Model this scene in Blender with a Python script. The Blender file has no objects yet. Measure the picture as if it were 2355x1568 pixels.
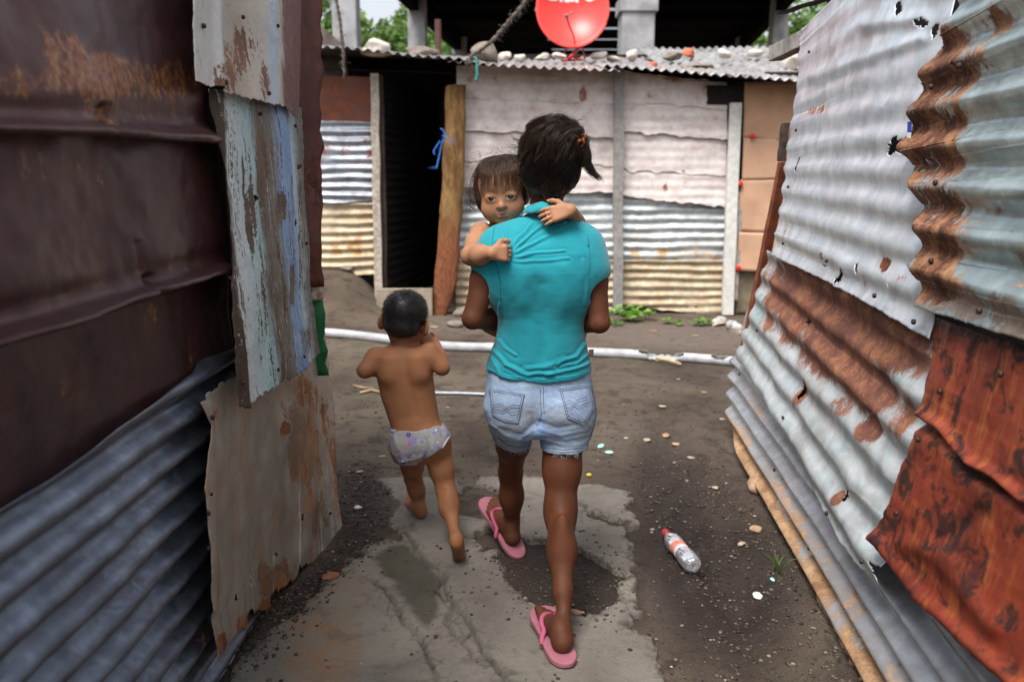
import bpy, bmesh, math, random
import numpy as np
from mathutils import Vector, Matrix
from mathutils.bvhtree import BVHTree

# ------------------------------------------------------------------ camera, sky, sun, exposure
scene = bpy.context.scene
COL = scene.collection
CAM = (0.0, 0.0, 1.35)
PITCH = math.atan(354 / 1900)
FPX, CX, CY = 1900.0, 1177.5, 784.0          # focal length and centre, in units of a 2355 px wide picture
cd = bpy.data.cameras.new('camera'); cam = bpy.data.objects.new('camera', cd); COL.objects.link(cam)
cam.location = CAM; cam.rotation_euler = (math.pi / 2 - PITCH, 0, 0)
cd.sensor_width = 36.0; cd.lens = FPX / 2355 * 36; cd.clip_start = 0.05; cd.clip_end = 2000
cd.dof.use_dof = True; cd.dof.focus_distance = 2.52; cd.dof.aperture_fstop = 2.8
scene.camera = cam

world = bpy.data.worlds.new('World'); scene.world = world; world.use_nodes = True
wn = world.node_tree.nodes; wl = world.node_tree.links
bg = wn['Background']
sky = wn.new('ShaderNodeTexSky'); sky.sky_type = 'NISHITA'; sky.sun_disc = False
SUN_EL, SUN_AZ = 60.0, 212.0                   # behind the camera, a little to its left, veiled by cloud
sky.sun_elevation = math.radians(SUN_EL); sky.sun_rotation = math.radians(SUN_AZ)
sky.air_density = 1.0; sky.dust_density = 4.0; sky.ozone_density = 1.0
hs = wn.new('ShaderNodeHueSaturation'); hs.inputs['Saturation'].default_value = 0.28   # overcast
wl.new(sky.outputs[0], hs.inputs['Color']); wl.new(hs.outputs[0], bg.inputs['Color'])
bg.inputs['Strength'].default_value = 0.095
sd = bpy.data.lights.new('sun', 'SUN'); sun = bpy.data.objects.new('sun', sd); COL.objects.link(sun)
sd.energy = 1.5; sd.angle = math.radians(28); sd.color = (1.0, 0.97, 0.92)
sun.location = (-2, -3, 8)
_az, _el = math.radians(SUN_AZ), math.radians(SUN_EL)
_d = Vector((math.sin(_az) * math.cos(_el), math.cos(_az) * math.cos(_el), math.sin(_el)))
sun.rotation_euler = _d.to_track_quat('Z', 'Y').to_euler()

vs = scene.view_settings
vs.view_transform = 'Standard'; vs.look = 'None'; vs.gamma = 1.0; vs.use_curve_mapping = False
vs.exposure = 1.38
scene.render.engine = 'CYCLES'
scene.cycles.use_denoising = True
scene.cycles.max_bounces = 6; scene.cycles.transparent_max_bounces = 8
scene.cycles.caustics_reflective = False; scene.cycles.caustics_refractive = False
scene.cycles.sample_clamp_indirect = 4.0

random.seed(11)
RNG = np.random.default_rng(5)

# ------------------------------------------------------------------ measuring: from a viewing ray to a place in the world
CP, SP = math.cos(PITCH), math.sin(PITCH)
def ray(x, y):
    a = (x - CX) / FPX; u = (CY - y) / FPX
    return np.array((a, CP + SP * u, -SP + CP * u))
def at(x, y, Y):
    d = ray(x, y); t = Y / d[1]
    return np.array((CAM[0] + d[0] * t, Y, CAM[2] + d[2] * t))
def atX(x, y, X):
    d = ray(x, y); t = X / d[0]
    return np.array((X, d[1] * t, CAM[2] + d[2] * t))
def atR(x, y, off=0.0):                        # on the leaning right-hand shack wall
    d = ray(x, y); t = (0.73 + 0.085 * CAM[2] - off) / (d[0] - 0.104 * d[1] - 0.085 * d[2])
    return np.array((d[0] * t, d[1] * t, CAM[2] + d[2] * t))
def atL(x, y, off=0.0):                        # on the left-hand shack wall
    return atX(x, y, -0.78 + off)
def proj(P):                                   # world points -> picture coordinates
    P = np.asarray(P) - np.array(CAM)
    dep = P[..., 1] * CP - P[..., 2] * SP
    up = P[..., 1] * SP + P[..., 2] * CP
    return CX + FPX * P[..., 0] / dep, CY - FPX * up / dep

# ------------------------------------------------------------------ noise in numpy
def _hash(ix, iy, iz, seed):
    n = (ix * 374761393 + iy * 668265263 + iz * 2147483647 + seed * 1274126177) & 0xFFFFFFFF
    n = ((n ^ (n >> 13)) * 1274126177) & 0xFFFFFFFF
    n = (n ^ (n >> 16)) & 0xFFFFFF
    return n.astype(np.float64) / 0xFFFFFF
def vnoise(x, y, z=0.0, seed=0):
    x, y, z = np.broadcast_arrays(np.asarray(x, float), np.asarray(y, float), np.asarray(z, float))
    xi, yi, zi = np.floor(x).astype(np.int64), np.floor(y).astype(np.int64), np.floor(z).astype(np.int64)
    fx, fy, fz = x - xi, y - yi, z - zi
    fx, fy, fz = fx * fx * (3 - 2 * fx), fy * fy * (3 - 2 * fy), fz * fz * (3 - 2 * fz)
    r = 0.0
    for a in (0, 1):
        for b in (0, 1):
            for c in (0, 1):
                w = (fx if a else 1 - fx) * (fy if b else 1 - fy) * (fz if c else 1 - fz)
                r = r + w * _hash(xi + a, yi + b, zi + c, seed)
    return r * 2 - 1
def fbm(x, y, z=0.0, seed=0, oct=4):
    r, a, f = 0.0, 0.5, 1.0
    for o in range(oct):
        r = r + a * vnoise(np.asarray(x) * f, np.asarray(y) * f, np.asarray(z) * f, seed + o * 17); a *= 0.5; f *= 2.03
    return r
def sstep(a, b, x):
    t = np.clip((np.asarray(x, float) - a) / (b - a), 0, 1); return t * t * (3 - 2 * t)
def seg_dist(px, py, pts):                     # distance to a polyline in 2D
    d = np.full(np.shape(px), 1e9)
    for (ax, ay), (bx, by) in zip(pts[:-1], pts[1:]):
        vx, vy = bx - ax, by - ay
        t = np.clip(((px - ax) * vx + (py - ay) * vy) / (vx * vx + vy * vy + 1e-12), 0, 1)
        d = np.minimum(d, np.hypot(px - ax - t * vx, py - ay - t * vy))
    return d
def poly_sd(px, py, pts):                      # signed distance to a polygon, negative inside
    pts = list(pts); d = seg_dist(px, py, pts + [pts[0]])
    ins = np.zeros(np.shape(px), bool); n = len(pts)
    for i in range(n):
        ax, ay = pts[i]; bx, by = pts[(i + 1) % n]
        c = ((ay > py) != (by > py)) & (px < (bx - ax) * (py - ay) / (by - ay + 1e-15) + ax)
        ins ^= c
    return np.where(ins, -d, d)

# ------------------------------------------------------------------ objects
def tag(o, label=None, cat=None, group=None, kind=None):
    if label: o['label'] = label
    if cat: o['category'] = cat
    if group: o['group'] = group
    if kind: o['kind'] = kind
    return o
def empty(name, loc=(0, 0, 0), label=None, cat=None, group=None):
    o = bpy.data.objects.new(name, None); COL.objects.link(o); o.location = [float(c) for c in loc]
    o.empty_display_size = 0.1; WOFF[o.name] = o.location.copy()
    return tag(o, label, cat, group)
WOFF = {}                                      # world offset of each parent
def _root_offset(p): return WOFF.get(p.name, Vector((0, 0, 0)))
def link(name, me, mat=None, parent=None, smooth=True):
    o = bpy.data.objects.new(name, me); COL.objects.link(o)
    if mat is not None and len(me.materials) == 0: me.materials.append(getattr(mat, "m", mat))
    if parent is not None:
        o.parent = parent; o.matrix_parent_inverse = Matrix.Translation(-_root_offset(parent))
    if smooth and len(me.polygons): me.shade_smooth()
    return o
def mesh(name, V, F, mat=None, parent=None, smooth=True, attrs=None):
    me = bpy.data.meshes.new(name)
    V = np.asarray(V, np.float32)
    if isinstance(F, np.ndarray):
        nf, k = F.shape
        me.vertices.add(len(V)); me.vertices.foreach_set('co', V.ravel())
        me.loops.add(nf * k); me.loops.foreach_set('vertex_index', F.astype(np.int32).ravel())
        me.polygons.add(nf); me.polygons.foreach_set('loop_start', np.arange(0, nf * k, k, dtype=np.int32))
        me.update(calc_edges=True); me.validate()
    else:
        me.from_pydata([tuple(map(float, v)) for v in V], [], [tuple(map(int, f)) for f in F]); me.update()
    for k, a in (attrs or {}).items():
        a = np.asarray(a, np.float32)
        if a.ndim == 2:
            at_ = me.attributes.new(k, 'FLOAT_COLOR', 'POINT')
            c = np.ones((len(V), 4), np.float32); c[:, :3] = a[:, :3]; at_.data.foreach_set('color', c.ravel())
        else:
            at_ = me.attributes.new(k, 'FLOAT', 'POINT'); at_.data.foreach_set('value', a)
    return link(name, me, mat, parent, smooth)
class MB:                                      # collects simple shapes into one mesh
    def __init__(s): s.V, s.F = [], []
    def add(s, V, F):
        n = len(s.V); s.V += [tuple(map(float, v)) for v in V]; s.F += [tuple(int(i) + n for i in f) for f in F]; return s
    def box(s, a, b, jit=0.0, R=None, piv=None):
        a, b = np.array(a, float), np.array(b, float)
        V = np.array([(x, y, z) for x in (a[0], b[0]) for y in (a[1], b[1]) for z in (a[2], b[2])])
        if jit: V = V + RNG.uniform(-jit, jit, V.shape)
        if R is not None:
            c = (a + b) / 2 if piv is None else np.array(piv); V = (V - c) @ np.array(R).T + c
        return s.add(V, [(0, 1, 3, 2), (4, 6, 7, 5), (0, 4, 5, 1), (2, 3, 7, 6), (0, 2, 6, 4), (1, 5, 7, 3)])
    def tube(s, pts, r, n=8, cap=True, wob=0.0):
        pts = np.asarray(pts, float); m = len(pts); r = np.broadcast_to(np.asarray(r, float), (m,))
        V = []; up = np.array((0.31, 0.17, 0.93))
        for i in range(m):
            t = pts[min(i + 1, m - 1)] - pts[max(i - 1, 0)]; t /= np.linalg.norm(t) + 1e-12
            a = np.cross(t, up); a /= np.linalg.norm(a) + 1e-12; b = np.cross(t, a)
            for k in range(n):
                q = 2 * math.pi * k / n; rr = r[i] * (1 + (random.uniform(-wob, wob) if wob else 0))
                V.append(pts[i] + rr * (math.cos(q) * a + math.sin(q) * b))
        F = [(i * n + k, i * n + (k + 1) % n, (i + 1) * n + (k + 1) % n, (i + 1) * n + k) for i in range(m - 1) for k in range(n)]
        if cap: F += [tuple(range(n - 1, -1, -1)), tuple((m - 1) * n + k for k in range(n))]
        return s.add(V, F)
    def build(s, name, mat, parent=None, smooth=False, bevel=0.0, attrs=None):
        o = mesh(name, s.V, s.F, mat, parent, smooth, attrs)
        if bevel:
            m = o.modifiers.new('bevel', 'BEVEL'); m.width = bevel; m.segments = 2; m.limit_method = 'ANGLE'
        return o
def grid_faces(nu, nv):
    i, j = np.meshgrid(np.arange(nu - 1), np.arange(nv - 1), indexing='ij')
    a = i * nv + j
    return np.stack((a, a + nv, a + nv + 1, a + 1), -1).reshape(-1, 4)
def resample(pts, n):
    pts = np.asarray(pts, float)
    d = np.r_[0, np.cumsum(np.linalg.norm(np.diff(pts, axis=0), axis=1))]; t = np.linspace(0, d[-1], n)
    return np.stack([np.interp(t, d, pts[:, k]) for k in range(pts.shape[1])], -1)

# ------------------------------------------------------------------ materials
class NT:
    def __init__(s, name):
        s.m = bpy.data.materials.new(name); s.m.use_nodes = True
        s.n, s.l = s.m.node_tree.nodes, s.m.node_tree.links
        s.b = s.n['Principled BSDF']; s._tc = None
    def tc(s, k='Object'):
        if s._tc is None: s._tc = s.n.new('ShaderNodeTexCoord')
        return s._tc.outputs[k]
    def put(s, sock, v):
        if hasattr(v, 'is_linked') or hasattr(v, 'links'): s.l.new(v, sock)
        else:
            if isinstance(v, (tuple, list)) and len(v) == 3 and sock.type == 'RGBA': v = (*v, 1)
            sock.default_value = v
    def map(s, scale=(1, 1, 1), rot=(0, 0, 0), loc=(0, 0, 0), src=None):
        m = s.n.new('ShaderNodeMapping'); s.l.new(src or s.tc(), m.inputs[0])
        m.inputs['Location'].default_value = loc; m.inputs['Rotation'].default_value = rot; m.inputs['Scale'].default_value = scale
        return m.outputs[0]
    def noise(s, scale=5, detail=4, rough=0.55, dist=0.0, co=None, col=False):
        t = s.n.new('ShaderNodeTexNoise'); s.l.new(co or s.tc(), t.inputs['Vector'])
        t.inputs['Scale'].default_value = scale; t.inputs['Detail'].default_value = detail
        t.inputs['Roughness'].default_value = rough; t.inputs['Distortion'].default_value = dist
        return t.outputs['Color' if col else 'Fac']
    def voro(s, scale=5, feature='F1', co=None, out='Distance', rnd=1.0):
        t = s.n.new('ShaderNodeTexVoronoi'); s.l.new(co or s.tc(), t.inputs['Vector']); t.feature = feature
        t.inputs['Scale'].default_value = scale; t.inputs['Randomness'].default_value = rnd
        return t.outputs[out]
    def attr(s, name, out='Fac'):
        a = s.n.new('ShaderNodeAttribute'); a.attribute_name = name; return a.outputs[out]
    def math(s, op, a, b=0.0, clamp=False):
        m = s.n.new('ShaderNodeMath'); m.operation = op; m.use_clamp = clamp
        s.put(m.inputs[0], a); s.put(m.inputs[1], b); return m.outputs[0]
    def rng(s, v, a, b, c=0.0, d=1.0, smooth=True):
        m = s.n.new('ShaderNodeMapRange'); m.interpolation_type = 'SMOOTHSTEP' if smooth else 'LINEAR'
        s.put(m.inputs['Value'], v)
        for k, x in (('From Min', a), ('From Max', b), ('To Min', c), ('To Max', d)): m.inputs[k].default_value = x
        return m.outputs[0]
    def mix(s, f, a, b, mode='MIX'):
        m = s.n.new('ShaderNodeMix'); m.data_type = 'RGBA'; m.blend_type = mode
        s.put(m.inputs[0], f); s.put(m.inputs[6], a); s.put(m.inputs[7], b); return m.outputs[2]
    def ramp(s, v, stops):
        r = s.n.new('ShaderNodeValToRGB'); s.l.new(v, r.inputs[0]); e = r.color_ramp.elements
        while len(e) < len(stops): e.new(0.5)
        for x, (p, c) in zip(e, stops): x.position = p; x.color = (*c, 1)
        return r.outputs[0]
    def bump(s, h, strength=0.3, dist=0.01, normal=None):
        b = s.n.new('ShaderNodeBump'); b.inputs['Strength'].default_value = strength; b.inputs['Distance'].default_value = dist
        s.l.new(h, b.inputs['Height'])
        if normal is not None: s.l.new(normal, b.inputs['Normal'])
        return b.outputs[0]
    def out(s, color=None, rough=None, metal=None, normal=None, spec=None, **kw):
        if color is not None: s.put(s.b.inputs['Base Color'], color)
        if rough is not None: s.put(s.b.inputs['Roughness'], rough)
        if metal is not None: s.put(s.b.inputs['Metallic'], metal)
        if normal is not None: s.put(s.b.inputs['Normal'], normal)
        if spec is not None: s.put(s.b.inputs['Specular IOR Level'], spec)
        for k, v in kw.items(): s.put(s.b.inputs[k.replace('_', ' ')], v)
        return s.m
def srgb(r, g, b):
    f = lambda c: (c / 255 / 12.92) if c / 255 <= 0.04045 else ((c / 255 + 0.055) / 1.055) ** 2.4
    return (f(r), f(g), f(b))
def plain(name, c, rough=0.8, metal=0.0, var=0.25, scale=20, bump=0.15, bdist=0.004, spec=0.3):
    t = NT(name); n = t.noise(scale, 5); c2 = tuple(x * (1 - var) for x in c); c1 = tuple(min(1, x * (1 + var)) for x in c)
    return t.out(t.mix(t.rng(n, 0.3, 0.7), c2, c1), rough, metal, t.bump(n, bump, bdist) if bump else None, spec)
def metal_mat(name, clean, clean2, rusts, metal=0.5, rough=0.42, streak=None, streak_amt=0.5, grime=(0.03, 0.025, 0.02), grime_amt=0.35,
              spot=0.0, extra=None, rust_rough=0.85, axis=(1, 4, 0.7), bump=0.25, gn=1.0, st_scale=5, soft=.09):
    """weathered sheet metal; the vertex attribute 'rust' says where it has rusted, 'extra' where old paint or cement sits"""
    t = NT(name); co = t.tc()
    n_big = t.noise(2.2, 5, 0.6, 0.3); n_mid = t.noise(11, 6, 0.62, 0.4); n_fine = t.noise(70, 6, 0.68)
    st = t.noise(st_scale, 7, 0.62, 0.35, t.map(axis))
    base = t.mix(t.rng(n_mid, 0.32, 0.68), clean, clean2)
    if streak is not None: base = t.mix(t.math('MULTIPLY', t.rng(st, 0.47, 0.66), streak_amt), base, streak)
    if extra is not None:
        e = t.math('ADD', t.math('ADD', t.attr('extra'), t.math('MULTIPLY', t.math('SUBTRACT', st, 0.5), 1.8)), t.math('MULTIPLY', t.math('SUBTRACT', n_fine, 0.5), .9))
        base = t.mix(t.rng(e, 0.42, 0.56), base, t.mix(t.rng(n_fine, 0.4, 0.62), extra, tuple(c * 0.72 for c in extra)))
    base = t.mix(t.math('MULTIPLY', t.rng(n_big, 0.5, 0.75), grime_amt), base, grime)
    rc = t.ramp(t.math('ADD', t.math('MULTIPLY', n_mid, 0.6), t.math('MULTIPLY', n_fine, 0.4)),
                [(0.32, rusts[0]), (0.47, rusts[1]), (0.56, rusts[2]), (0.7, rusts[-1])])
    m = t.math('ADD', t.attr('rust'), t.math('MULTIPLY', t.math('SUBTRACT', n_fine, 0.5), 1.1 * gn))
    m = t.math('ADD', m, t.math('MULTIPLY', t.math('SUBTRACT', st, 0.5), 1.9 * gn))
    m = t.math('ADD', m, t.math('MULTIPLY', t.math('SUBTRACT', n_mid, 0.5), 1.5 * gn))
    if spot: m = t.math('ADD', m, t.rng(n_mid, 0.62, 0.75, 0, spot))
    mask = t.rng(m, 0.5 - soft, 0.5 + soft)
    halo = t.math('MULTIPLY', t.rng(m, 0.05, 0.5), 0.6)
    base = t.mix(halo, base, tuple(a * 0.45 + b * 0.55 for a, b in zip(rusts[2], clean)))
    colr = t.mix(mask, base, rc)
    h = t.math('ADD', t.math('MULTIPLY', n_fine, t.rng(mask, 0, 1, 0.35, 1.0)), t.math('MULTIPLY', n_mid, 0.6))
    sp = t.rng(n_fine, 0.3, 0.7, rough - 0.08, rough + 0.14)
    r = t.n.new('ShaderNodeMix'); r.data_type = 'FLOAT'; t.put(r.inputs[0], mask); t.put(r.inputs[2], sp); r.inputs[3].default_value = rust_rough
    return t.out(colr, r.outputs[0], t.rng(mask, 0, 1, metal, 0.05), t.bump(h, bump, 0.004), 0.4)
# ------------------------------------------------------------------ sheet metal panels
def blobs(x, y, L):
    r = np.zeros(np.shape(x))
    for b in L:
        cx, cy, rx, ry = b[:4]; a = math.radians(b[4]) if len(b) > 4 else 0.0; s = b[5] if len(b) > 5 else 1.0
        dx, dy = x - cx, y - cy
        u = (dx * math.cos(a) + dy * math.sin(a)) / rx; v = (-dx * math.sin(a) + dy * math.cos(a)) / ry
        w = s * (1 - sstep(0.35, 1.15, np.hypot(u, v)))
        r = np.maximum(r, w) if s > 0 else r + w
    return r
def jagged(P, amp, seed, freq=60):
    if not amp: return P
    P = P.copy(); d = np.r_[0, np.cumsum(np.linalg.norm(np.diff(P, axis=0), axis=1))]
    k = np.clip(np.minimum(d, d[-1] - d) / 0.03, 0, 1)
    P[:, 1] += amp * k * fbm(d * freq, 0 * d, 0, seed, 3); P[:, 2] += amp * k * fbm(d * freq, 0 * d + 9, 0, seed, 3)
    return P
def sheet(name, parent, mat, top, bottom, left, right, place, sgn, nu=110, nv=110, corr=None, dent=0.006, dfreq=4.0, lips=(), jag=(0, 0, 0, 0),
          holes=(), rust=(), extra=(), base_rust=0.0, edge_rust=0.0, seed=1, thick=0.0016, fold=(), label=None, rust_fn=None, bulge=0.0):
    """top/bottom run along the wall, left/right run down; each point is (x, y, proud) on the wall `place`"""
    E = []
    for pts, n, j, k in ((top, nu, jag[0], 1), (bottom, nu, jag[1], 2), (left, nv, jag[2], 3), (right, nv, jag[3], 4)):
        p3 = np.array([place(*p) for p in pts]); p3 = resample(p3, n); E.append(jagged(p3, j, seed * 10 + k))
    T, B, L, R = E
    u = np.linspace(0, 1, nu)[:, None, None]; v = np.linspace(0, 1, nv)[None, :, None]
    S = (1 - v) * T[:, None, :] + v * B[:, None, :] + (1 - u) * L[None] + u * R[None] \
        - ((1 - u) * (1 - v) * T[0] + u * (1 - v) * T[-1] + (1 - u) * v * B[0] + u * v * B[-1])
    # the last term wants matching corners; the edges are snapped back
    X, Y, Z = S[..., 0].copy(), S[..., 1], S[..., 2]
    gx, gy = proj(S)
    d = dent * fbm(Y * dfreq, Z * dfreq, 0, seed, 4) * 2
    d = d + bulge * (np.sin(np.pi * u[..., 0]) * np.sin(np.pi * v[..., 0]))
    if corr:
        pitch, amp, slope, ph = corr[:4]
        w = Z + slope * Y + 0.006 * fbm(Y * 3, Z * 3, 0, seed + 5, 2)
        a = amp * (corr[4](gx, gy) if len(corr) > 4 else 1.0)
        d = d + a * np.cos(2 * np.pi * (w / pitch) + ph)
    for (v0, wd, am) in lips:
        d = d + am * np.exp(-((v[..., 0] - v0) / wd) ** 2) * (1 + 0.5 * fbm(Y * 6, 0 * Z, 0, seed + 3, 2))
    for (pts, wd, am) in fold:
        d = d + am * np.exp(-(seg_dist(gx, gy, pts) / wd) ** 2)
    S = np.stack((X + sgn * d, Y, Z), -1)
    rr = base_rust + blobs(gx, gy, rust)
    if edge_rust:
        uu, vv = u[..., 0] + 0 * v[..., 0], v[..., 0] + 0 * u[..., 0]
        e = np.minimum(np.minimum(uu, 1 - uu) * 1.0, np.minimum(vv, 1 - vv))
        rr = rr + edge_rust * (1 - sstep(0.0, 0.09, e + 0.05 * fbm(Y * 14, Z * 14, 0, seed, 3)))
    if rust_fn is not None: rr = rr + rust_fn(gx, gy, S)
    F = grid_faces(nu, nv)
    if sgn < 0: F = F[:, ::-1]
    if len(holes):
        fx, fy = gx.ravel()[F].mean(1), gy.ravel()[F].mean(1); keep = np.ones(len(F), bool)
        for (cx, cy, rx, ry, a) in holes:
            a = math.radians(a); dx, dy = fx - cx, fy - cy
            q = np.hypot((dx * math.cos(a) + dy * math.sin(a)) / rx, (-dx * math.sin(a) + dy * math.cos(a)) / ry)
            keep &= q > 1 + 0.5 * vnoise(np.arctan2(dy, dx) * 2.2 + cx, cy, 0, seed)
        F = F[keep]
    o = mesh(name, S.reshape(-1, 3), F, mat, parent, True, {'rust': rr.ravel(), 'extra': blobs(gx, gy, extra).ravel(), 'across': (u[..., 0] + 0 * v[..., 0]).ravel()})
    m = o.modifiers.new('gauge', 'SOLIDIFY'); m.thickness = thick; m.offset = -1
    if label: o['label'] = label
    return o

RUST = [srgb(52, 26, 20), srgb(98, 52, 32), srgb(142, 82, 48), srgb(178, 112, 66)]
RUST_DK = [srgb(40, 27, 27), srgb(56, 36, 35), srgb(66, 42, 38), srgb(74, 46, 38)]
# --- left shack
ls = empty('shack', (-0.9, 2.3, 0), 'tall shack on the left clad in dark maroon rusted sheets over grey corrugated metal', 'shack')
M_dark = NT('maroon_rust')                     # old dark rust with orange bloom
def _dark():
    t = M_dark
    a = t.noise(1.6, 6, 0.6, 0.5); b = t.noise(9, 7, 0.65, 0.4); f = t.noise(60, 6, 0.7); st = t.noise(5, 6, 0.6, 0.3, t.map((1, 4.5, 0.6)))
    c = t.ramp(a, [(0.3, srgb(50, 33, 36)), (0.5, srgb(78, 50, 50)), (0.68, srgb(98, 62, 58))])
    c = t.mix(t.math('MULTIPLY', t.rng(st, 0.5, 0.68), 0.5), c, srgb(84, 48, 38))
    c = t.mix(t.rng(b, 0.6, 0.72, 0, 0.6), c, srgb(34, 24, 25))
    m = t.math('ADD', t.attr('rust'), t.math('ADD', t.math('MULTIPLY', t.math('SUBTRACT', f, 0.5), 1.2), t.math('MULTIPLY', t.math('SUBTRACT', st, 0.5), 1.9)))
    o = t.ramp(f, [(0.35, srgb(96, 54, 34)), (0.5, srgb(138, 86, 54)), (0.66, srgb(172, 128, 90))])
    c = t.mix(t.rng(m, 0.35, 0.85), c, o)
    c = t.mix(t.rng(t.voro(5.5, co=t.map((1, 1, 1.0))), 0.03, 0.05, 0.9, 0), c, srgb(180, 160, 120))
    return t.out(c, t.rng(b, 0.3, 0.7, 0.30, 0.5), 0.35, t.bump(t.math('ADD', f, b), 0.25, 0.004), 0.45)
_dark()
M_galv_dk = metal_mat('grey_corrugated', srgb(148, 156, 172), srgb(112, 119, 134), RUST, 0.85, 0.36, srgb(78, 82, 92), 0.5, grime=srgb(60, 62, 68), grime_amt=0.6, axis=(1, .7, 1.7), gn=.6)
def strip_mat(name, stops, flake, rust, axis=(1, 9, .8), wob=.22, gn=1.3, rough=.55):
    """old paint in vertical bands (attribute 'across'), flaking off in streaks"""
    t = NT(name); n_mid = t.noise(10, 7, .65, .4); n_fine = t.noise(75, 6, .7); st = t.noise(4, 8, .66, .4, t.map(axis)); st2 = t.noise(7, 7, .66, .3, t.map((1, 8, 1.1), loc=(3, 5, 1)))
    w = t.math('ADD', t.attr('across'), t.math('MULTIPLY', t.math('SUBTRACT', st2, .5), wob)); c = t.ramp(w, stops)
    c = t.mix(t.rng(n_fine, .45, .7, 0, .35), c, t.mix(.5, c, srgb(120, 112, 104)))
    for k, (col, th) in enumerate(flake):
        f = t.math('ADD', t.math('MULTIPLY', t.math('SUBTRACT', t.noise(4 + 2 * k, 8, .7, .4, t.map(axis, loc=(k * 7, k * 3, k))), .5), 1.6), t.math('MULTIPLY', t.math('SUBTRACT', n_fine, .5), .7)); c = t.mix(t.rng(f, th, th + .06), c, col)
    m = t.math('ADD', t.attr('rust'), t.math('ADD', t.math('MULTIPLY', t.math('SUBTRACT', st, .5), 2.0 * gn), t.math('MULTIPLY', t.math('SUBTRACT', n_fine, .5), 1.3 * gn))); mk = t.rng(m, .45, .55)
    c = t.mix(mk, c, t.ramp(t.math('ADD', t.math('MULTIPLY', n_mid, .5), t.math('MULTIPLY', n_fine, .5)), [(.36, rust[0]), (.5, rust[1]), (.64, rust[2])]))
    h = t.math('SUBTRACT', t.math('MULTIPLY', n_fine, .5), mk)
    return t.out(c, t.rng(n_fine, .3, .7, rough - .1, rough + .2), .05, t.bump(h, .5, .003), .4)
M_plank2 = strip_mat('flaking_blue_and_white_paint', [(.0, srgb(70, 56, 46)), (.07, srgb(84, 68, 56)), (.10, srgb(222, 228, 228)), (.30, srgb(176, 208, 212)), (.38, srgb(104, 88, 76)), (.52, srgb(124, 116, 106)), (.60, srgb(138, 172, 210)), (.74, srgb(122, 158, 204)), (.82, srgb(186, 208, 216)), (.92, srgb(112, 124, 122)), (1, srgb(96, 86, 76))],
                     [(srgb(88, 66, 62), .12), (srgb(44, 40, 38), .22), (srgb(206, 212, 212), .16)], [srgb(48, 38, 34), srgb(92, 70, 54), srgb(140, 112, 84)])
M_pale2 = strip_mat('peeling_white_and_maroon_sheet', [(.0, srgb(206, 200, 192)), (.16, srgb(198, 196, 194)), (.26, srgb(176, 160, 146)), (.42, srgb(196, 184, 168)), (.58, srgb(200, 196, 188)), (.66, srgb(176, 196, 214)), (.72, srgb(190, 180, 168)), (.76, srgb(112, 74, 66)), (1, srgb(96, 62, 56))],
                    [(srgb(150, 110, 78), .22), (srgb(222, 216, 208), .24)], [srgb(70, 46, 42), srgb(118, 76, 50), srgb(160, 112, 72)], axis=(1, 5, .8), wob=.14)
M_pale = metal_mat('peeling_white_sheet', srgb(214, 206, 196), srgb(176, 170, 164), [srgb(74, 48, 42), srgb(112, 72, 48), srgb(150, 100, 62), srgb(120, 80, 66)], 0.1, 0.5, srgb(160, 184, 204), 0.6,
                   grime_amt=0.25, extra=srgb(112, 74, 66))
M_plank = metal_mat('flaking_blue_paint', srgb(204, 214, 216), srgb(150, 178, 194), [srgb(40, 34, 30), srgb(84, 66, 52), srgb(122, 92, 64), srgb(156, 138, 112)], 0.05, 0.55, srgb(120, 152, 188), 0.85,
                    grime=srgb(86, 74, 64), grime_amt=0.5, extra=srgb(92, 72, 70), axis=(1, 10, 0.8), bump=0.6, gn=1.5, st_scale=4)
M_tan = metal_mat('tan_bare_sheet', srgb(182, 172, 158), srgb(156, 150, 142), [srgb(84, 46, 28), srgb(128, 80, 50), srgb(164, 112, 74), srgb(182, 138, 100)], 0.35, 0.42, srgb(176, 150, 122), 0.45,
                  grime=srgb(116, 116, 112), grime_amt=0.7, extra=srgb(156, 118, 88), bump=0.2, axis=(1, 1.6, .9))
KW = dict(place=atL, sgn=1)
sheet('metal_sheet', ls, M_dark, [(-260, -120, 0), (452, -120, 0)], [(-260, 297, .045), (200, 312, .05), (492, 332, .045)],
      [(-260, -120, 0), (-260, 297, .045)], [(452, -120, 0), (440, 60, .01), (470, 200, .03), (492, 332, .045)], lips=[(0.975, .03, .032), (0.88, 0.06, -.010)], dent=.009, seed=3,
      rust=[(230, 175, 170, 75, 8, .95), (60, 190, 110, 60, 0, .7), (390, 190, 70, 80, 60, .75), (150, 120, 100, 60, 30, .65), (300, 260, 200, 40, 0, .45), (330, 170, 60, 40, 0, .6)], fold=[([(235, 250), (245, 330)], 14, -.018)], nu=150, **KW)
sheet('metal_sheet', ls, M_dark, [(-260, 285, .005), (498, 318, .005)], [(-260, 880, .045), (0, 795, .05), (180, 742, .05), (345, 682, .05), (515, 628, .04)],
      [(-260, 285, .005), (-260, 880, .045)], [(498, 318, .005), (505, 470, .02), (515, 628, .04)], lips=[(0.965, .03, .034), (0.86, .07, -.010)], dent=.01, seed=4,
      rust=[(140, 400, 200, 40, 0, .35), (60, 360, 70, 40, 0, .4), (350, 620, 160, 40, -15, .28), (150, 660, 60, 60, 0, .2)], fold=[([(345, 640), (348, 690)], 10, -.02), ([(310, 560), (325, 620)], 7, -.006)], nu=150, **KW)
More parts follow.
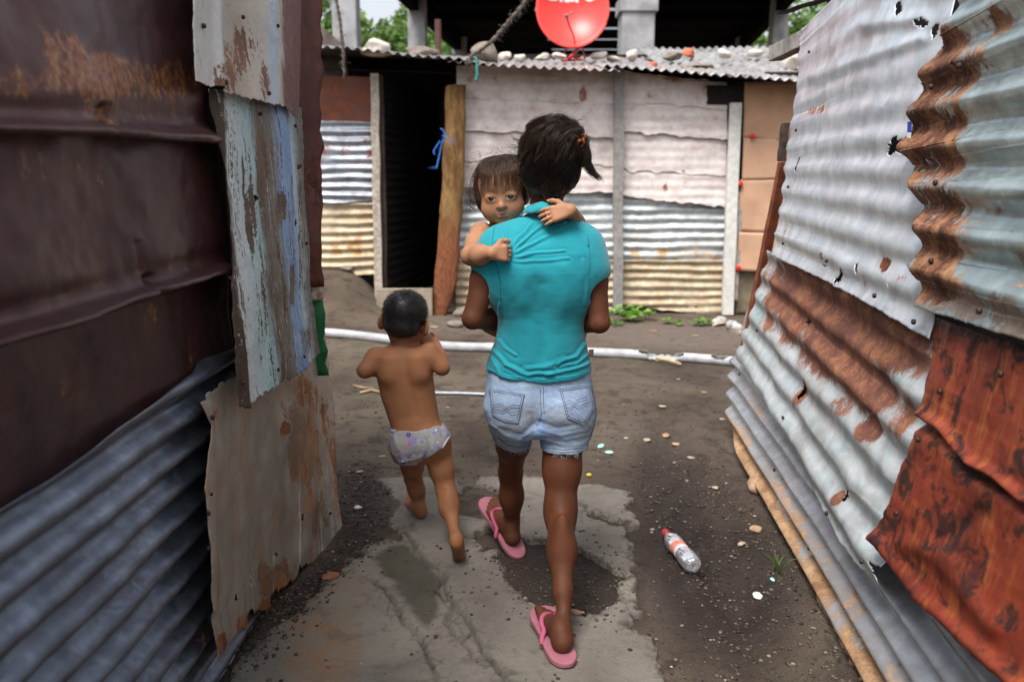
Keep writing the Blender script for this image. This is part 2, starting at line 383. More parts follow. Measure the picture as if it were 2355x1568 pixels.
sheet('metal_sheet', ls, M_dark, [(-260, 862, .0), (520, 612, .0)], [(-260, 1340, .012), (0, 1180, .012), (545, 820, .012)],
      [(-260, 862, .0), (-260, 1340, .012)], [(520, 612, .0), (545, 820, .012)], dent=.008, seed=5, rust=[(360, 720, 60, 30, -20, .35), (120, 900, 40, 80, 60, .25), (420, 800, 60, 60, 0, .2)], **KW)
sheet('corrugated_sheet', ls, M_galv_dk, [(-330, 1362, .022), (0, 1162, .022), (120, 1082, .022), (250, 985, .022), (330, 935, .022), (440, 858, .022), (470, 828, .022), (540, 800, .022)],
      [(-330, 2420, -.03), (600, 1620, -.03)], [(-330, 1362, .022), (-330, 2420, -.03)], [(540, 800, .022), (600, 1620, -.03)],
      corr=(.076, .0165, 0.0, 1.1), dent=.004, nu=120, nv=240, seed=6, edge_rust=.15, rust=[(470, 1480, 60, 60, 0, .3)], **KW)
sheet('metal_sheet', ls, M_pale2, [(436, -80, .06), (692, -80, .05)], [(450, 187, .085), (478, 197, .085), (502, 203, .085), (506, 212, .085), (600, 234, .09), (655, 246, .09), (684, 272, .075)],
      [(436, -80, .06), (440, 40, .07), (446, 150, .08), (450, 187, .085)], [(692, -80, .05), (690, 120, .06), (684, 272, .075)], dent=.007, seed=7, jag=(0, .008, .004, 0),
      rust=[(545, 120, 60, 80, 20, .62), (520, 170, 40, 60, 0, .72), (500, 190, 16, 20, 0, .7), (610, 190, 20, 60, 0, .45), (660, 120, 34, 200, 0, .0)],
      extra=[(660, 120, 42, 260, 4, .95), (525, 170, 20, 70, 0, .6)], fold=[([(497, -20), (500, 200)], 8, .014)], **KW)
sheet('metal_sheet', ls, M_plank2, [(478, 205, .05), (600, 232, .055), (694, 248, .05)], [(552, 936, .10), (575, 934, .10), (640, 880, .10), (700, 850, .09), (733, 812, .07)],
      [(478, 205, .05), (500, 380, .06), (515, 560, .07), (530, 760, .085), (552, 936, .10)], [(694, 248, .05), (700, 420, .06), (712, 640, .065), (733, 812, .07)], dent=.007, dfreq=6, seed=8,
      jag=(0, .012, .006, .01), nu=120, nv=200, edge_rust=.15, base_rust=.08, fold=[([(492, 210), (512, 540), (540, 760), (566, 935)], 7, .016), ([(640, 200), (655, 850)], 20, .008)],
      rust=[(576, 500, 15, 120, 0, .8), (600, 380, 18, 120, 0, .6), (640, 480, 14, 60, 0, .65), (668, 660, 14, 60, 0, .85), (640, 700, 20, 100, 0, .35), (690, 520, 14, 200, 0, .45), (600, 700, 30, 120, 0, .35), (700, 780, 30, 40, 0, .5)],
      extra=[(580, 520, 22, 140, 0, .7), (560, 330, 10, 60, 0, .3), (670, 690, 18, 90, 0, .6)], holes=[(589, 456, 4, 9, 10), (690, 385, 4, 6, 0), (675, 515, 4, 7, 0)], **KW)
sheet('metal_sheet', ls, M_tan, [(466, 926, .058), (500, 895, .056), (540, 868, .05), (600, 800, .035), (738, 716, 0.0)],
      [(494, 1518, .03), (508, 1490, .03), (522, 1478, .03), (548, 1452, .03), (570, 1440, .03), (574, 1398, .03), (600, 1404, .03), (628, 1398, .03), (624, 1372, .03), (652, 1348, .03), (680, 1330, .04), (690, 1300, .05), (716, 1296, .06), (762, 1262, .09), (794, 1230, .115)],
      [(466, 926, .058), (478, 980, .056), (462, 1120, .052), (470, 1250, .046), (472, 1380, .04), (494, 1518, .03)], [(738, 716, .0), (752, 830, .02), (770, 930, .04), (778, 1060, .07), (794, 1230, .115)],
      dent=.014, dfreq=2.2, seed=9, jag=(.012, .02, .003, .004), nu=170, nv=150, edge_rust=.28,
      rust=[(655, 985, 20, 26, 20, .9), (735, 950, 40, 110, 0, .55), (700, 900, 40, 60, 0, .45), (720, 1090, 50, 80, 20, .35), (690, 1180, 30, 70, 20, .3), (500, 960, 14, 50, 10, .7), (505, 1480, 20, 50, 0, .8), (560, 1430, 40, 30, -30, .6), (620, 1390, 40, 25, -20, .6), (660, 1350, 30, 20, -30, .5), (775, 1000, 16, 200, 0, .4)],
      extra=[(700, 1000, 60, 180, 0, .8), (640, 1340, 90, 80, -30, .55), (740, 1180, 50, 90, 0, .6)], holes=[(542, 1372, 4, 9, 0), (640, 1275, 3, 5, 0), (692, 1192, 3, 6, 0), (472, 1135, 3, 3, 0)], fold=[([(480, 930), (478, 1100), (480, 1400)], 12, .012)], **KW)
# corner of the left shack, turned away: its end sheets and the corner post
M_oxide = metal_mat('red_oxide_sheet', srgb(96, 52, 44), srgb(70, 42, 38), [srgb(36, 26, 24), srgb(60, 36, 30), srgb(104, 56, 40), srgb(90, 60, 50)], 0.15, 0.55, srgb(44, 32, 32), .7, grime_amt=.6)
def cut(name, mat, pts, X0, depth, parent, jit=.004, seg=40):      # a creased strip of sheet nailed round the corner, edge towards the alley
    P = resample(np.array([atX(x, y, X) for (x, y, X) in pts]), seg); V, n = [], 6
    for i, p in enumerate(P):
        w = jit * vnoise(i * .55, 3.3, 0, 9) * 3
        for k in range(n):
            s_ = k / (n - 1)
            V.append((p[0] + w * (1 - s_) - depth * s_, p[1] - .05 * s_ + .01 * math.sin(3 * s_) + .004 * vnoise(i * .3, k, 0, 4), p[2]))
    o = mesh(name, np.array(V), grid_faces(seg, n), mat, parent, True, {'rust': .25 + .3 * np.array([vnoise(v[2] * 5, v[0] * 9, 0, 3) for v in V])})
    m = o.modifiers.new('gauge', 'SOLIDIFY'); m.thickness = .004
    return o
cut('metal_sheet', M_oxide, [(736, -80, -.72), (737, 60, -.718), (742, 165, -.712), (738, 240, -.718), (741, 330, -.716), (738, 420, -.72), (741, 470, -.714), (738, 560, -.716), (742, 660, -.712)], 0, .09, ls)
cut('metal_sheet', M_tan, [(741, 640, -.725), (742, 690, -.722)], 0, .08, ls, .002, 8)
M_green = plain('green_painted_sheet', srgb(34, 104, 66), .45, 0, .2, 20, .1)
cut('metal_sheet', M_green, [(742, 676, -.73), (748, 720, -.72), (741, 760, -.735), (750, 800, -.725), (752, 862, -.73)], 0, .08, ls, .004, 14)
M_wood_dk = plain('dark_weathered_wood', srgb(58, 46, 40), .85, 0, .35, 14, .5)
mb = MB(); p = atX(712, 500, -.8)
mb.box((-.86, 3.22, -.05), (-.80, 3.29, 2.5), .004).build('corner_post', M_wood_dk, ls, bevel=.004)
M_inner = plain('dark_inner_boards', srgb(40, 34, 32), .9, 0, .3, 8, .3)  # plain dark boards for the inner walls
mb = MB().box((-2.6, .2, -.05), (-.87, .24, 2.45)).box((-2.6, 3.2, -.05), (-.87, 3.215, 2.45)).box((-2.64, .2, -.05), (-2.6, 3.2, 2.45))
mb.box((-.875, .24, -.02), (-.86, 3.2, 2.45)); mb.build('inner_wall', M_inner, ls)['kind'] = 'stuff'  # unseen box behind the sheets, added to block light
M_roof_top = metal_mat('roof_sheet', srgb(168, 168, 168), srgb(130, 130, 132), RUST, .4, .45, srgb(110, 92, 80), .5)
MB().box((-2.75, .1, 2.47), (-.79, 3.32, 2.49)).build('roof_sheet', M_roof_top, ls, False)

# --- right shack
rs = empty('shack', (1.1, 2.4, 0), 'leaning shack on the right clad in pale galvanised, red and brown rusted sheets', 'shack')
M_galv = metal_mat('pale_galvanised', srgb(222, 227, 233), srgb(190, 197, 206), RUST, .5, .36, srgb(184, 212, 224), .4, grime=srgb(140, 130, 118), grime_amt=.6, bump=.2, axis=(1, 3, .6), st_scale=4, gn=.8)
M_galv_r = metal_mat('galvanised_half_rusted', srgb(206, 211, 214), srgb(172, 178, 182), [srgb(84, 52, 46), srgb(108, 68, 56), srgb(138, 90, 66), srgb(170, 118, 84)], .4, .42, srgb(168, 204, 208), .4, axis=(1, 2.5, 1.2),
                     grime=srgb(128, 110, 88), grime_amt=.4, extra=srgb(176, 204, 206), bump=.25, gn=.7, soft=.2)
M_galv_c = metal_mat('banded_grey_corrugated', srgb(186, 190, 196), srgb(150, 156, 164), [srgb(104, 74, 52), srgb(146, 112, 82), srgb(172, 138, 106), srgb(186, 156, 124)], .6, .38, srgb(136, 138, 144), .4,
                     grime=srgb(120, 104, 86), grime_amt=.4, axis=(1, .8, 1.6), gn=.7)
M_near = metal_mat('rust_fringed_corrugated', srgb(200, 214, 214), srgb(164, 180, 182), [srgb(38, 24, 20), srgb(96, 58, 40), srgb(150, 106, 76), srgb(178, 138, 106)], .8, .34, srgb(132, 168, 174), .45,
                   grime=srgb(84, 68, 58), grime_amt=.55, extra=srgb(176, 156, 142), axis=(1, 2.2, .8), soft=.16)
M_red = NT('red_oxide_rust')
def _red():
    t = M_red
    a = t.noise(3, 6, .62, .5); b = t.noise(14, 7, .66, .5); f = t.noise(70, 6, .7); st = t.noise(9, 6, .6, .2, t.map((1, 4, .7)))
    c = t.ramp(a, [(.32, srgb(92, 38, 27)), (.48, srgb(134, 54, 36)), (.66, srgb(150, 72, 44))])
    c = t.mix(t.rng(st, .5, .68, 0, .75), c, srgb(168, 94, 48))
    c = t.mix(t.rng(b, .5, .62, 0, .9), c, srgb(40, 26, 24))
    m = t.math('ADD', t.attr('rust'), t.math('MULTIPLY', t.math('SUBTRACT', f, .5), 1.6))
    c = t.mix(t.rng(m, .4, .7), c, srgb(36, 26, 24))
    return t.out(c, t.rng(b, .35, .65, .42, .75), .1, t.bump(t.math('ADD', f, b), .35, .004), .4)
_red()
KW = dict(place=atR, sgn=-1)
sheet('metal_sheet', rs, M_galv, [(1842, 68, 0), (1912, 0, 0), (2010, -110, 0), (2215, -150, 0)],
      [(1775, 588, .03), (1850, 622, .035), (1935, 662, .04), (2060, 735, .04), (2142, 780, .03)],
      [(1842, 68, 0), (1833, 190, .005), (1806, 372, .015), (1792, 480, .02), (1775, 588, .03)], [(2215, -150, 0), (2195, 0, 0), (2150, 300, .01), (2150, 560, .015), (2142, 780, .03)],
      corr=(.095, .0065, -.03, .6, lambda x, y: .25 + .75 * sstep(140, 420, y) * (1 - .75 * sstep(600, 720, y + (x - 1775) * -.45))), dent=.006, dfreq=3.2, nu=170, nv=190, seed=21, jag=(0, .004, .01, 0), edge_rust=.12,
      rust=[(2035, 608, 16, 26, 10, .75), (1895, 590, 12, 16, 0, .45), (1880, 255, 50, 14, -12, .4), (2075, 640, 20, 14, 0, .4), (1815, 520, 20, 60, 10, .3), (1840, 420, 20, 60, 10, .2)],
      extra=[(1900, 110, 130, 70, -30, .55), (2040, 60, 140, 60, -20, .5), (1890, 255, 40, 10, -12, .6), (1810, 470, 25, 90, 12, .35)],
      holes=[(1932, 640, 7, 20, 30), (2062, 335, 22, 15, -25), (2120, 55, 14, 10, 30), (2068, 22, 6, 14, 0), (2150, 75, 6, 16, 20), (1975, 618, 3, 8, 10), (2052, 655, 3, 5, 0), (1836, 380, 2, 14, 8), (1893, 612, 5, 3, 20)],
      fold=[([(1925, 670), (1945, 630), (1950, 600)], 10, .012), ([(2000, 60), (2120, 40)], 18, .01), ([(1880, 180), (2120, 90)], 14, .008), ([(2040, 700), (2070, 620)], 12, .008)], bulge=.012, **KW)
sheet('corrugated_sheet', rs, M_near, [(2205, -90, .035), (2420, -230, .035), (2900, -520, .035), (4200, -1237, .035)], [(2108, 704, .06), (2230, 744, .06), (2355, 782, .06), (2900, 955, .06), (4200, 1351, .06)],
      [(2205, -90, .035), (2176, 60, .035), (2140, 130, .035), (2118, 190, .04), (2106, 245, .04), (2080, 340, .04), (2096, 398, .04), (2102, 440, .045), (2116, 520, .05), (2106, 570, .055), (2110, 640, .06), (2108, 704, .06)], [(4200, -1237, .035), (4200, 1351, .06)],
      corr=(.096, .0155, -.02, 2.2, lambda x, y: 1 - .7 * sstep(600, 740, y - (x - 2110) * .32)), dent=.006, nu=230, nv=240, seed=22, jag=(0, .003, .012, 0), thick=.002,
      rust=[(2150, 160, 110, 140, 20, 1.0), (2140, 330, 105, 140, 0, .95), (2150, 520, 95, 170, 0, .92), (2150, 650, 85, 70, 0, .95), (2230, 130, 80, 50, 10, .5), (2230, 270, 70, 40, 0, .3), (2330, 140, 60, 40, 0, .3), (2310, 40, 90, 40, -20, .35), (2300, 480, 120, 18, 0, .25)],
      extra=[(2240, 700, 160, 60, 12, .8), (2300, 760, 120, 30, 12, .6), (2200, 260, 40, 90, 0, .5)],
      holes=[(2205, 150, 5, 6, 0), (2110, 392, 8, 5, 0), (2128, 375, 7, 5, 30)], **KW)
sheet('metal_sheet', rs, M_galv_r, [(1770, 575, -.005), (2160, 765, .0)], [(1692, 822, .03), (1730, 880, .035), (1775, 945, .04), (1822, 1040, .045), (1875, 1145, .05), (1930, 1250, .05), (1975, 1310, .055), (2012, 1352, .055)],
      [(1770, 575, -.005), (1762, 605, 0), (1730, 705, .015), (1705, 790, .025), (1692, 822, .03)], [(2160, 765, 0), (2150, 860, .01), (2130, 980, .015), (2080, 1120, .025), (2045, 1250, .04), (2012, 1352, .055)],
      corr=(.112, .011, -.04, 0.3, lambda x, y: 1 - .4 * sstep(1700, 1800, 3500 - x)), dent=.009, nu=150, nv=150, seed=23, jag=(0, .006, .006, .012), edge_rust=.06,
      rust=[(1960, 720, 270, 115, 27, 1.2), (1850, 690, 110, 95, 30, 1.1), (1905, 810, 90, 80, 40, 1.0), (2000, 890, 95, 75, 42, 1.05), (1960, 850, 80, 60, 45, 1.0), (1830, 760, 55, 60, 60, .8), (2070, 800, 80, 90, 30, .95), (2005, 985, 34, 50, 20, .95), (2085, 960, 36, 80, 10, .65), (1800, 830, 40, 12, 50, .4), (1935, 1145, 16, 24, 20, .9), (1842, 905, 14, 46, 20, .8), (1780, 690, 30, 40, 0, .75), (1775, 740, 26, 40, 0, .6), (1935, 935, 30, 40, 30, .6)],
      extra=[(2080, 850, 30, 160, 15, .6), (1755, 700, 20, 60, 20, .7), (2090, 780, 60, 40, 0, .5)],
      holes=[(1842, 895, 5, 26, 18), (1949, 1137, 5, 12, 15), (2018, 1308, 7, 16, -15), (1855, 740, 3, 12, 20)], **KW)
sheet('corrugated_sheet', rs, M_galv_c, [(1690, 800, -.01), (1720, 826, -.025), (1900, 1110, -.025), (2100, 1318, -.025), (2300, 1512, -.025), (3400, 2580, -.025)], [(1673, 970, .03), (1720, 1080, .02), (1800, 1240, .01), (1965, 1560, .0), (2900, 2901, .0)],
      [(1690, 800, -.01), (1682, 850, .0), (1679, 885, .01), (1676, 930, .02), (1673, 970, .03)], [(3400, 2580, -.025), (2900, 2901, .0)],
      corr=(.080, .020, .0, .4), dent=.002, nu=200, nv=220, seed=24, jag=(0, .003, .003, 0), rust=[(1800, 1260, 22, 300, -27, .55), (1860, 1330, 14, 330, -27, .45), (1690, 1000, 20, 60, -20, .6), (1740, 930, 10, 80, -30, .3), (1900, 1350, 30, 60, -30, .25)], rust_fn=lambda x, y, S: .62 * (1 - sstep(.06, .30, S[..., 2] + .05 * vnoise(S[..., 1] * 3, 0, 0, 4))), **KW)
sheet('metal_sheet', rs, M_red, [(2145, 728, .02), (2355, 795, .025), (2900, 960, .025), (4200, 1360, .025)], [(2003, 1238, .075), (2040, 1290, .075), (2100, 1372, .07), (2200, 1470, .065), (2330, 1580, .06), (2900, 2060, .05), (4200, 3290, .05)],
      [(2145, 728, .02), (2140, 830, .03), (2112, 975, .05), (2070, 1075, .06), (2045, 1140, .07), (2003, 1238, .075)], [(4200, 1360, .025), (4200, 3290, .05)],
      dent=.007, dfreq=4.5, nu=240, nv=150, seed=25, jag=(0, .004, .006, 0), rust=[(2250, 760, 300, 40, 15, .6), (2170, 800, 40, 60, 0, .4), (2090, 1060, 14, 90, 25, .5), (2130, 980, 40, 20, 30, .35), (2230, 1090, 140, 16, 38, .55), (2100, 1390, 120, 20, 38, .5), (2350, 1000, 30, 30, 0, .5), (2200, 940, 60, 60, 40, .3)],
      fold=[([(2112, 972), (2160, 1005), (2225, 1085), (2290, 1118), (2355, 1175), (2500, 1290)], 12, -.02), ([(2112, 950), (2165, 980), (2230, 1060), (2295, 1095), (2360, 1150)], 12, .015), ([(2010, 1236), (2110, 1370), (2340, 1570)], 16, .014), ([(2075, 1250), (2150, 1270), (2290, 1440)], 26, .012), ([(2150, 1250), (2250, 1180)], 22, -.008)], **KW)
# nails and washers that hold the sheets
M_nail = plain('rusty_nail', srgb(70, 52, 44), .6, .4, .3, 60, 0)
def nails(parent, place, sgn, L, r=.006):
    for (x, y, off) in L:
        c = place(x, y, off); d = np.array((sgn, 0, 0)); MB().tube([c - d * .004, c + d * .002, c + d * .004], [r, r, r * .5], 8).build('nail', M_nail, parent, True)
nails(ls, atL, 1, [(470, 60, .08), (560, 40, .078), (640, 60, .07), (520, 190, .095), (620, 215, .1), (512, 250, .062), (600, 262, .066), (680, 290, .066), (560, 880, .108), (640, 850, .108), (700, 820, .098), (530, 640, .085), (706, 560, .076), (490, 960, .072), (760, 1180, .108), (480, 1180, .066), (480, 1260, .06), (730, 800, .04)])
nails(rs, atR, -1, [(1860, 120, .02), (1830, 300, .028), (1812, 430, .034), (1800, 560, .044), (1900, 600, .05), (2010, 680, .052), (2100, 740, .05), (2140, 200, .06), (2205, 152, .066), (2150, 420, .066), (2140, 600, .07), (2250, 715, .075), (1740, 760, .03), (1800, 960, .052), (1900, 1180, .064), (1980, 1290, .07), (2110, 1010, .07), (2060, 1180, .085), (2160, 900, .05), (2300, 860, .045), (1700, 860, .02), (1780, 1080, .01), (1860, 1260, .008)], .007)
# corner post and strips at the far end of the right shack
M_post_red = plain('red_stained_wood', srgb(122, 66, 44), .75, 0, .35, 18, .4)
M_grey_wood = plain('grey_weathered_wood', srgb(150, 144, 138), .85, 0, .25, 22, .4)
def bar(name, mat, p0, p1, w, d, parent, place=None, jit=.003):
    a, b = np.array(p0, float), np.array(p1, float); n = 9; V = []
    for i in range(n):
        c = a + (b - a) * i / (n - 1) + RNG.uniform(-jit, jit, 3)
        for sx, sy in ((-1, -1), (1, -1), (1, 1), (-1, 1)): V.append((c[0] + sx * w / 2, c[1] + sy * d / 2, c[2]))
    F = [(i * 4 + k, i * 4 + (k + 1) % 4, i * 4 + 4 + (k + 1) % 4, i * 4 + 4 + k) for i in range(n - 1) for k in range(4)] + [(3, 2, 1, 0), tuple(range(n * 4 - 4, n * 4))]
    o = mesh(name, V, F, mat, parent, False); m = o.modifiers.new('bevel', 'BEVEL'); m.width = .003; m.segments = 2
    return o
a, b = atR(1806, 372, -.03), atR(1722, 795, 0.0)
bar('corner_post', M_post_red, atR(1803, 372, 0), atR(1716, 800, 0), .045, .05, rs)
bar('corner_post', M_wood_dk, atR(1806, 285, -.01), atR(1797, 372, -.01), .03, .05, rs)
bar('corner_post', M_grey_wood, at(1790, 470, 4.25), at(1712, 770, 4.25), .03, .03, rs)
p = at(1828, 102, 4.1)
MB().box(p + (-.03, -.5, -.035), p + (.04, .3, .035), .004).build('rafter', M_grey_wood, rs, bevel=.004)
for k in range(2):
    bar('rafter', M_wood_dk, at(1800 + 60 * k, 30 - 18 * k, 4.1 - .25 * k), at(1990, -30, 3.6 - .3 * k), .05, .07, rs)
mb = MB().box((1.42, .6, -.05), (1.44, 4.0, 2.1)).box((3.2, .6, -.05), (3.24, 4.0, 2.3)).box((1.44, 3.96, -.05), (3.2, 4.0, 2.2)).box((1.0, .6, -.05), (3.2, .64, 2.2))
mb.build('inner_wall', M_inner, rs)['kind'] = 'stuff'  # unseen inner box, added so light does not leak between sheets
MB().box((1.3, .4, 2.33), (3.4, 4.25, 2.35)).build('roof_sheet', M_roof_top, rs, False)
# a blue and white sticker caught at the sheet's edge
P = [atR(2087, 280, .048), atR(2098, 280, .05), atR(2096, 305, .05), atR(2086, 305, .048), atR(2095, 318, .05), atR(2085, 318, .048)]
MB().add(P[:4], [(0, 1, 2, 3)]).build('sticker', plain('blue_print', srgb(36, 62, 170), .4, 0, .1, 20, 0), rs)
MB().add([P[3], P[2], P[4], P[5]], [(0, 1, 2, 3)]).build('sticker', plain('white_print', srgb(225, 225, 225), .4, 0, .1, 20, 0), rs)
# ------------------------------------------------------------------ ground
def ground_h(x, y):
    x, y = np.asarray(x, float), np.asarray(y, float)
    h = .02 + .115 * sstep(4.2, 8.2, y)
    h = h + .33 * sstep(-1.15, -1.6, x) * sstep(7.0, 8.1, y) * (1 - sstep(9, 10, y))
    h = h + .10 * sstep(-.4, -1.8, x) * sstep(4.6, 6.5, y)
    near = (1 - sstep(12, 20, y)) * (1 - sstep(6, 10, np.abs(x)))
    h = h + near * (.020 * fbm(x * 1.4, y * 1.4, 0, 31, 3) + .012 * fbm(x * 5, y * 5, 0, 32, 4))
    rut = seg_dist(x, y, [(.72, 2.0), (.74, 2.6), (.70, 3.0), (.62, 3.6), (.9, 4.4)])
    h = h - .04 * np.exp(-(rut / .08) ** 2) + .028 * np.exp(-((rut - .16) / .07) ** 2) * sstep(.55, .65, x)
    h = h + .012 * sstep(.62, .85, x) * (y < 5) * fbm(x * 22, y * 22, 0, 33, 3) * 1.6
    return h
def gpt(px, py, up=0.0):                       # where a viewing ray meets the ground
    d = ray(px, py); t = 1.3 / -d[2]
    for _ in range(14):
        x, y = d[0] * t, d[1] * t
        t = (CAM[2] - float(ground_h(x, y)) - up) / -d[2]
    return np.array((d[0] * t, d[1] * t, CAM[2] + d[2] * t))
xs = np.unique(np.r_[np.linspace(-300, -12, 12), np.linspace(-12, -3, 14), np.linspace(-3, -1.0, 40), np.linspace(-1.0, 1.3, 170), np.linspace(1.3, 3, 40), np.linspace(3, 12, 14), np.linspace(12, 300, 12)])
ys = np.unique(np.r_[np.linspace(-60, 1, 12), np.linspace(1, 1.9, 20), np.linspace(1.9, 4.6, 200), np.linspace(4.6, 9, 150), np.linspace(9, 30, 24), np.linspace(30, 600, 20)])
gxx, gyy = np.meshgrid(xs, ys, indexing='ij')
V = np.stack((gxx, gyy, ground_h(gxx, gyy)), -1).reshape(-1, 3)
def _mud():
    t = NT('damp_mud')
    a = t.noise(1.3, 5, .6, .4); b = t.noise(8, 7, .65, .3); f = t.noise(55, 7, .72); g = t.noise(180, 4, .7)
    c = t.ramp(a, [(.3, srgb(78, 66, 56)), (.5, srgb(105, 91, 79)), (.7, srgb(119, 107, 92))])
    c = t.mix(t.rng(b, .5, .66, 0, .75), c, srgb(62, 53, 48))
    c = t.mix(t.rng(t.noise(2.4, 4, .5, 0, t.map((1, 1, 1), loc=(7, 3, 0))), .55, .72, 0, .5), c, srgb(108, 104, 82))
    c = t.mix(t.attr('dry'), c, t.mix(t.rng(f, .4, .65), srgb(128, 114, 104), srgb(108, 96, 88)))
    c = t.mix(t.attr('wet'), c, t.mix(t.rng(b, .4, .6), srgb(48, 39, 36), srgb(66, 54, 50)))
    c = t.mix(t.rng(g, .60, .72, 0, .6), c, srgb(132, 121, 110))
    c = t.mix(t.rng(f, .62, .74, 0, .7), c, srgb(52, 46, 42))
    return t.out(c, t.math('SUBTRACT', t.rng(b, .3, .7, .62, .9), t.math('MULTIPLY', t.attr('wet'), .22)), 0, t.bump(t.math('ADD', t.math('MULTIPLY', g, .6), f), 1.0, .02, t.bump(b, .7, .04)), .3)
px_, py_ = proj(V + 0); okv = V[:, 1] > 1
wet = np.where(okv, blobs(px_, py_, [(1570, 1250, 130, 330, -14, .95), (1700, 1350, 190, 230, 0, .9), (1640, 1180, 120, 120, 0, .6), (1240, 1320, 0.1, .1, 0, 0), (1300, 1330, 230, 160, 20, .8), (830, 1190, 90, 130, 0, .95), (700, 1370, 150, 40, -35, .8)]), 0)
dry = np.where(okv, blobs(px_, py_, [(1550, 770, 330, 45, 2, .9), (1000, 740, 200, 40, 0, .5), (1480, 1020, 200, 60, 0, .35), (1520, 1380, 60, 90, -10, .5)]), 0)
mesh('ground', V, grid_faces(len(xs), len(ys)), _mud(), None, True, {'wet': wet, 'dry': dry})['kind'] = 'structure'

# broken concrete skin over the mud
def Z7(p): return ((1000 + p[0] / 1.682) * .7396, (1300 + p[1] / 1.682) * .7396)
def G(L): return [tuple(gpt(*Z7(p))[:2]) for p in L]
slab = G([(300, 338), (420, 318), (560, 322), (700, 330), (720, 372), (800, 362), (830, 322), (930, 330), (1060, 312), (1140, 318), (1240, 345), (1340, 372), (1450, 365), (1600, 400), (1640, 440), (1600, 480), (1625, 515), (1672, 562), (1600, 600), (1588, 700),
          (1640, 790), (1600, 815), (1640, 860), (1635, 940), (1660, 1040), (1620, 1120), (1740, 1180), (1765, 1290), (1790, 1379), (1830, 1560), (-600, 1560), (-330, 1200), (-60, 960), (20, 865), (115, 830), (130, 750), (225, 745), (240, 690), (345, 650), (420, 660), (430, 615), (370, 560), (395, 455), (345, 410)])
hole1 = G([(930, 722), (962, 790), (975, 850), (1060, 960), (1110, 1000), (1200, 1022), (1380, 1062), (1480, 1030), (1560, 980), (1525, 885), (1580, 850), (1500, 790), (1380, 710), (1180, 665), (1050, 655), (985, 700)])
hole2 = G([(705, 410), (800, 372), (925, 395), (945, 440), (860, 470), (870, 560), (720, 520)])
hole3 = G([(790, 640), (870, 605), (960, 640), (960, 700), (850, 715)])
hole4 = G([(1340, 450), (1420, 500), (1560, 560), (1660, 565), (1560, 590), (1400, 540), (1345, 480)])
damp_p = G([(330, 690), (450, 660), (560, 770), (650, 880), (640, 1060), (560, 1180), (450, 1060), (320, 860), (240, 760)])
cracks = [G(L) for L in ([(470, 660), (510, 725), (570, 790), (650, 850), (640, 920), (700, 1000), (760, 1080), (800, 1140), (850, 1270), (960, 1385), (1040, 1500)],
                         [(250, 860), (340, 930), (385, 1000), (430, 1090), (520, 1170), (560, 1260), (600, 1385), (640, 1500)], [(430, 610), (470, 650), (500, 715)], [(650, 850), (600, 930), (650, 990)], [(700, 1000), (640, 1090), (690, 1160)], [(800, 1140), (740, 1190), (790, 1280), (850, 1270)])]
sx = np.linspace(-1.0, 1.0, 330); sy = np.linspace(1.85, 3.85, 330)
X, Y = np.meshgrid(sx, sy, indexing='ij')
wob = .035 * fbm(X * 9, Y * 9, 0, 41, 3) + .026 * fbm(X * 42, Y * 42, 0, 42, 3)
sd_ = poly_sd(X, Y, slab) + wob
for h_ in (hole1, hole2, hole3, hole4): sd_ = np.maximum(sd_, -(poly_sd(X, Y, h_) + .8 * wob))
cr = np.full(X.shape, 1.0); wx, wy = X + .012 * fbm(X * 30, Y * 30, 0, 43, 2), Y + .012 * fbm(X * 30, Y * 30, 0, 44, 2)
for c_ in cracks: cr = np.minimum(cr, seg_dist(wx, wy, c_))
# small web of cracks around the main ones
pts = RNG.uniform((-1, 1.8), (1, 3.9), (1500, 2)); near = np.full(X.shape, 9.0); sec = np.full(X.shape, 9.0)
web = cr < .1
qx, qy = wx[web], wy[web]; dd = np.sqrt((qx[:, None] - pts[None, :, 0]) ** 2 + (qy[:, None] - pts[None, :, 1]) ** 2); dd.partition(1, axis=1)
edge = np.full(X.shape, 1.0); edge[web] = dd[:, 1] - dd[:, 0] + .30 * np.clip(cr[web] - .03, 0, 1)
thin = sstep(.010, -.006, sd_)
ht = ground_h(X, Y) + .021 * thin - .03 * sstep(0, .012, sd_) + .0015 * fbm(X * 60, Y * 60, 0, 45, 3) + .006 * fbm(X * 4, Y * 4, 0, 46, 2)
ht -= .016 * np.exp(-(cr / (.0045 + .005 * np.abs(fbm(X * 12, Y * 12, 0, 47, 2)))) ** 2) + .004 * np.exp(-(edge / .003) ** 2)
F = grid_faces(330, 330); keep = (sd_.ravel()[F] < .02).all(1)
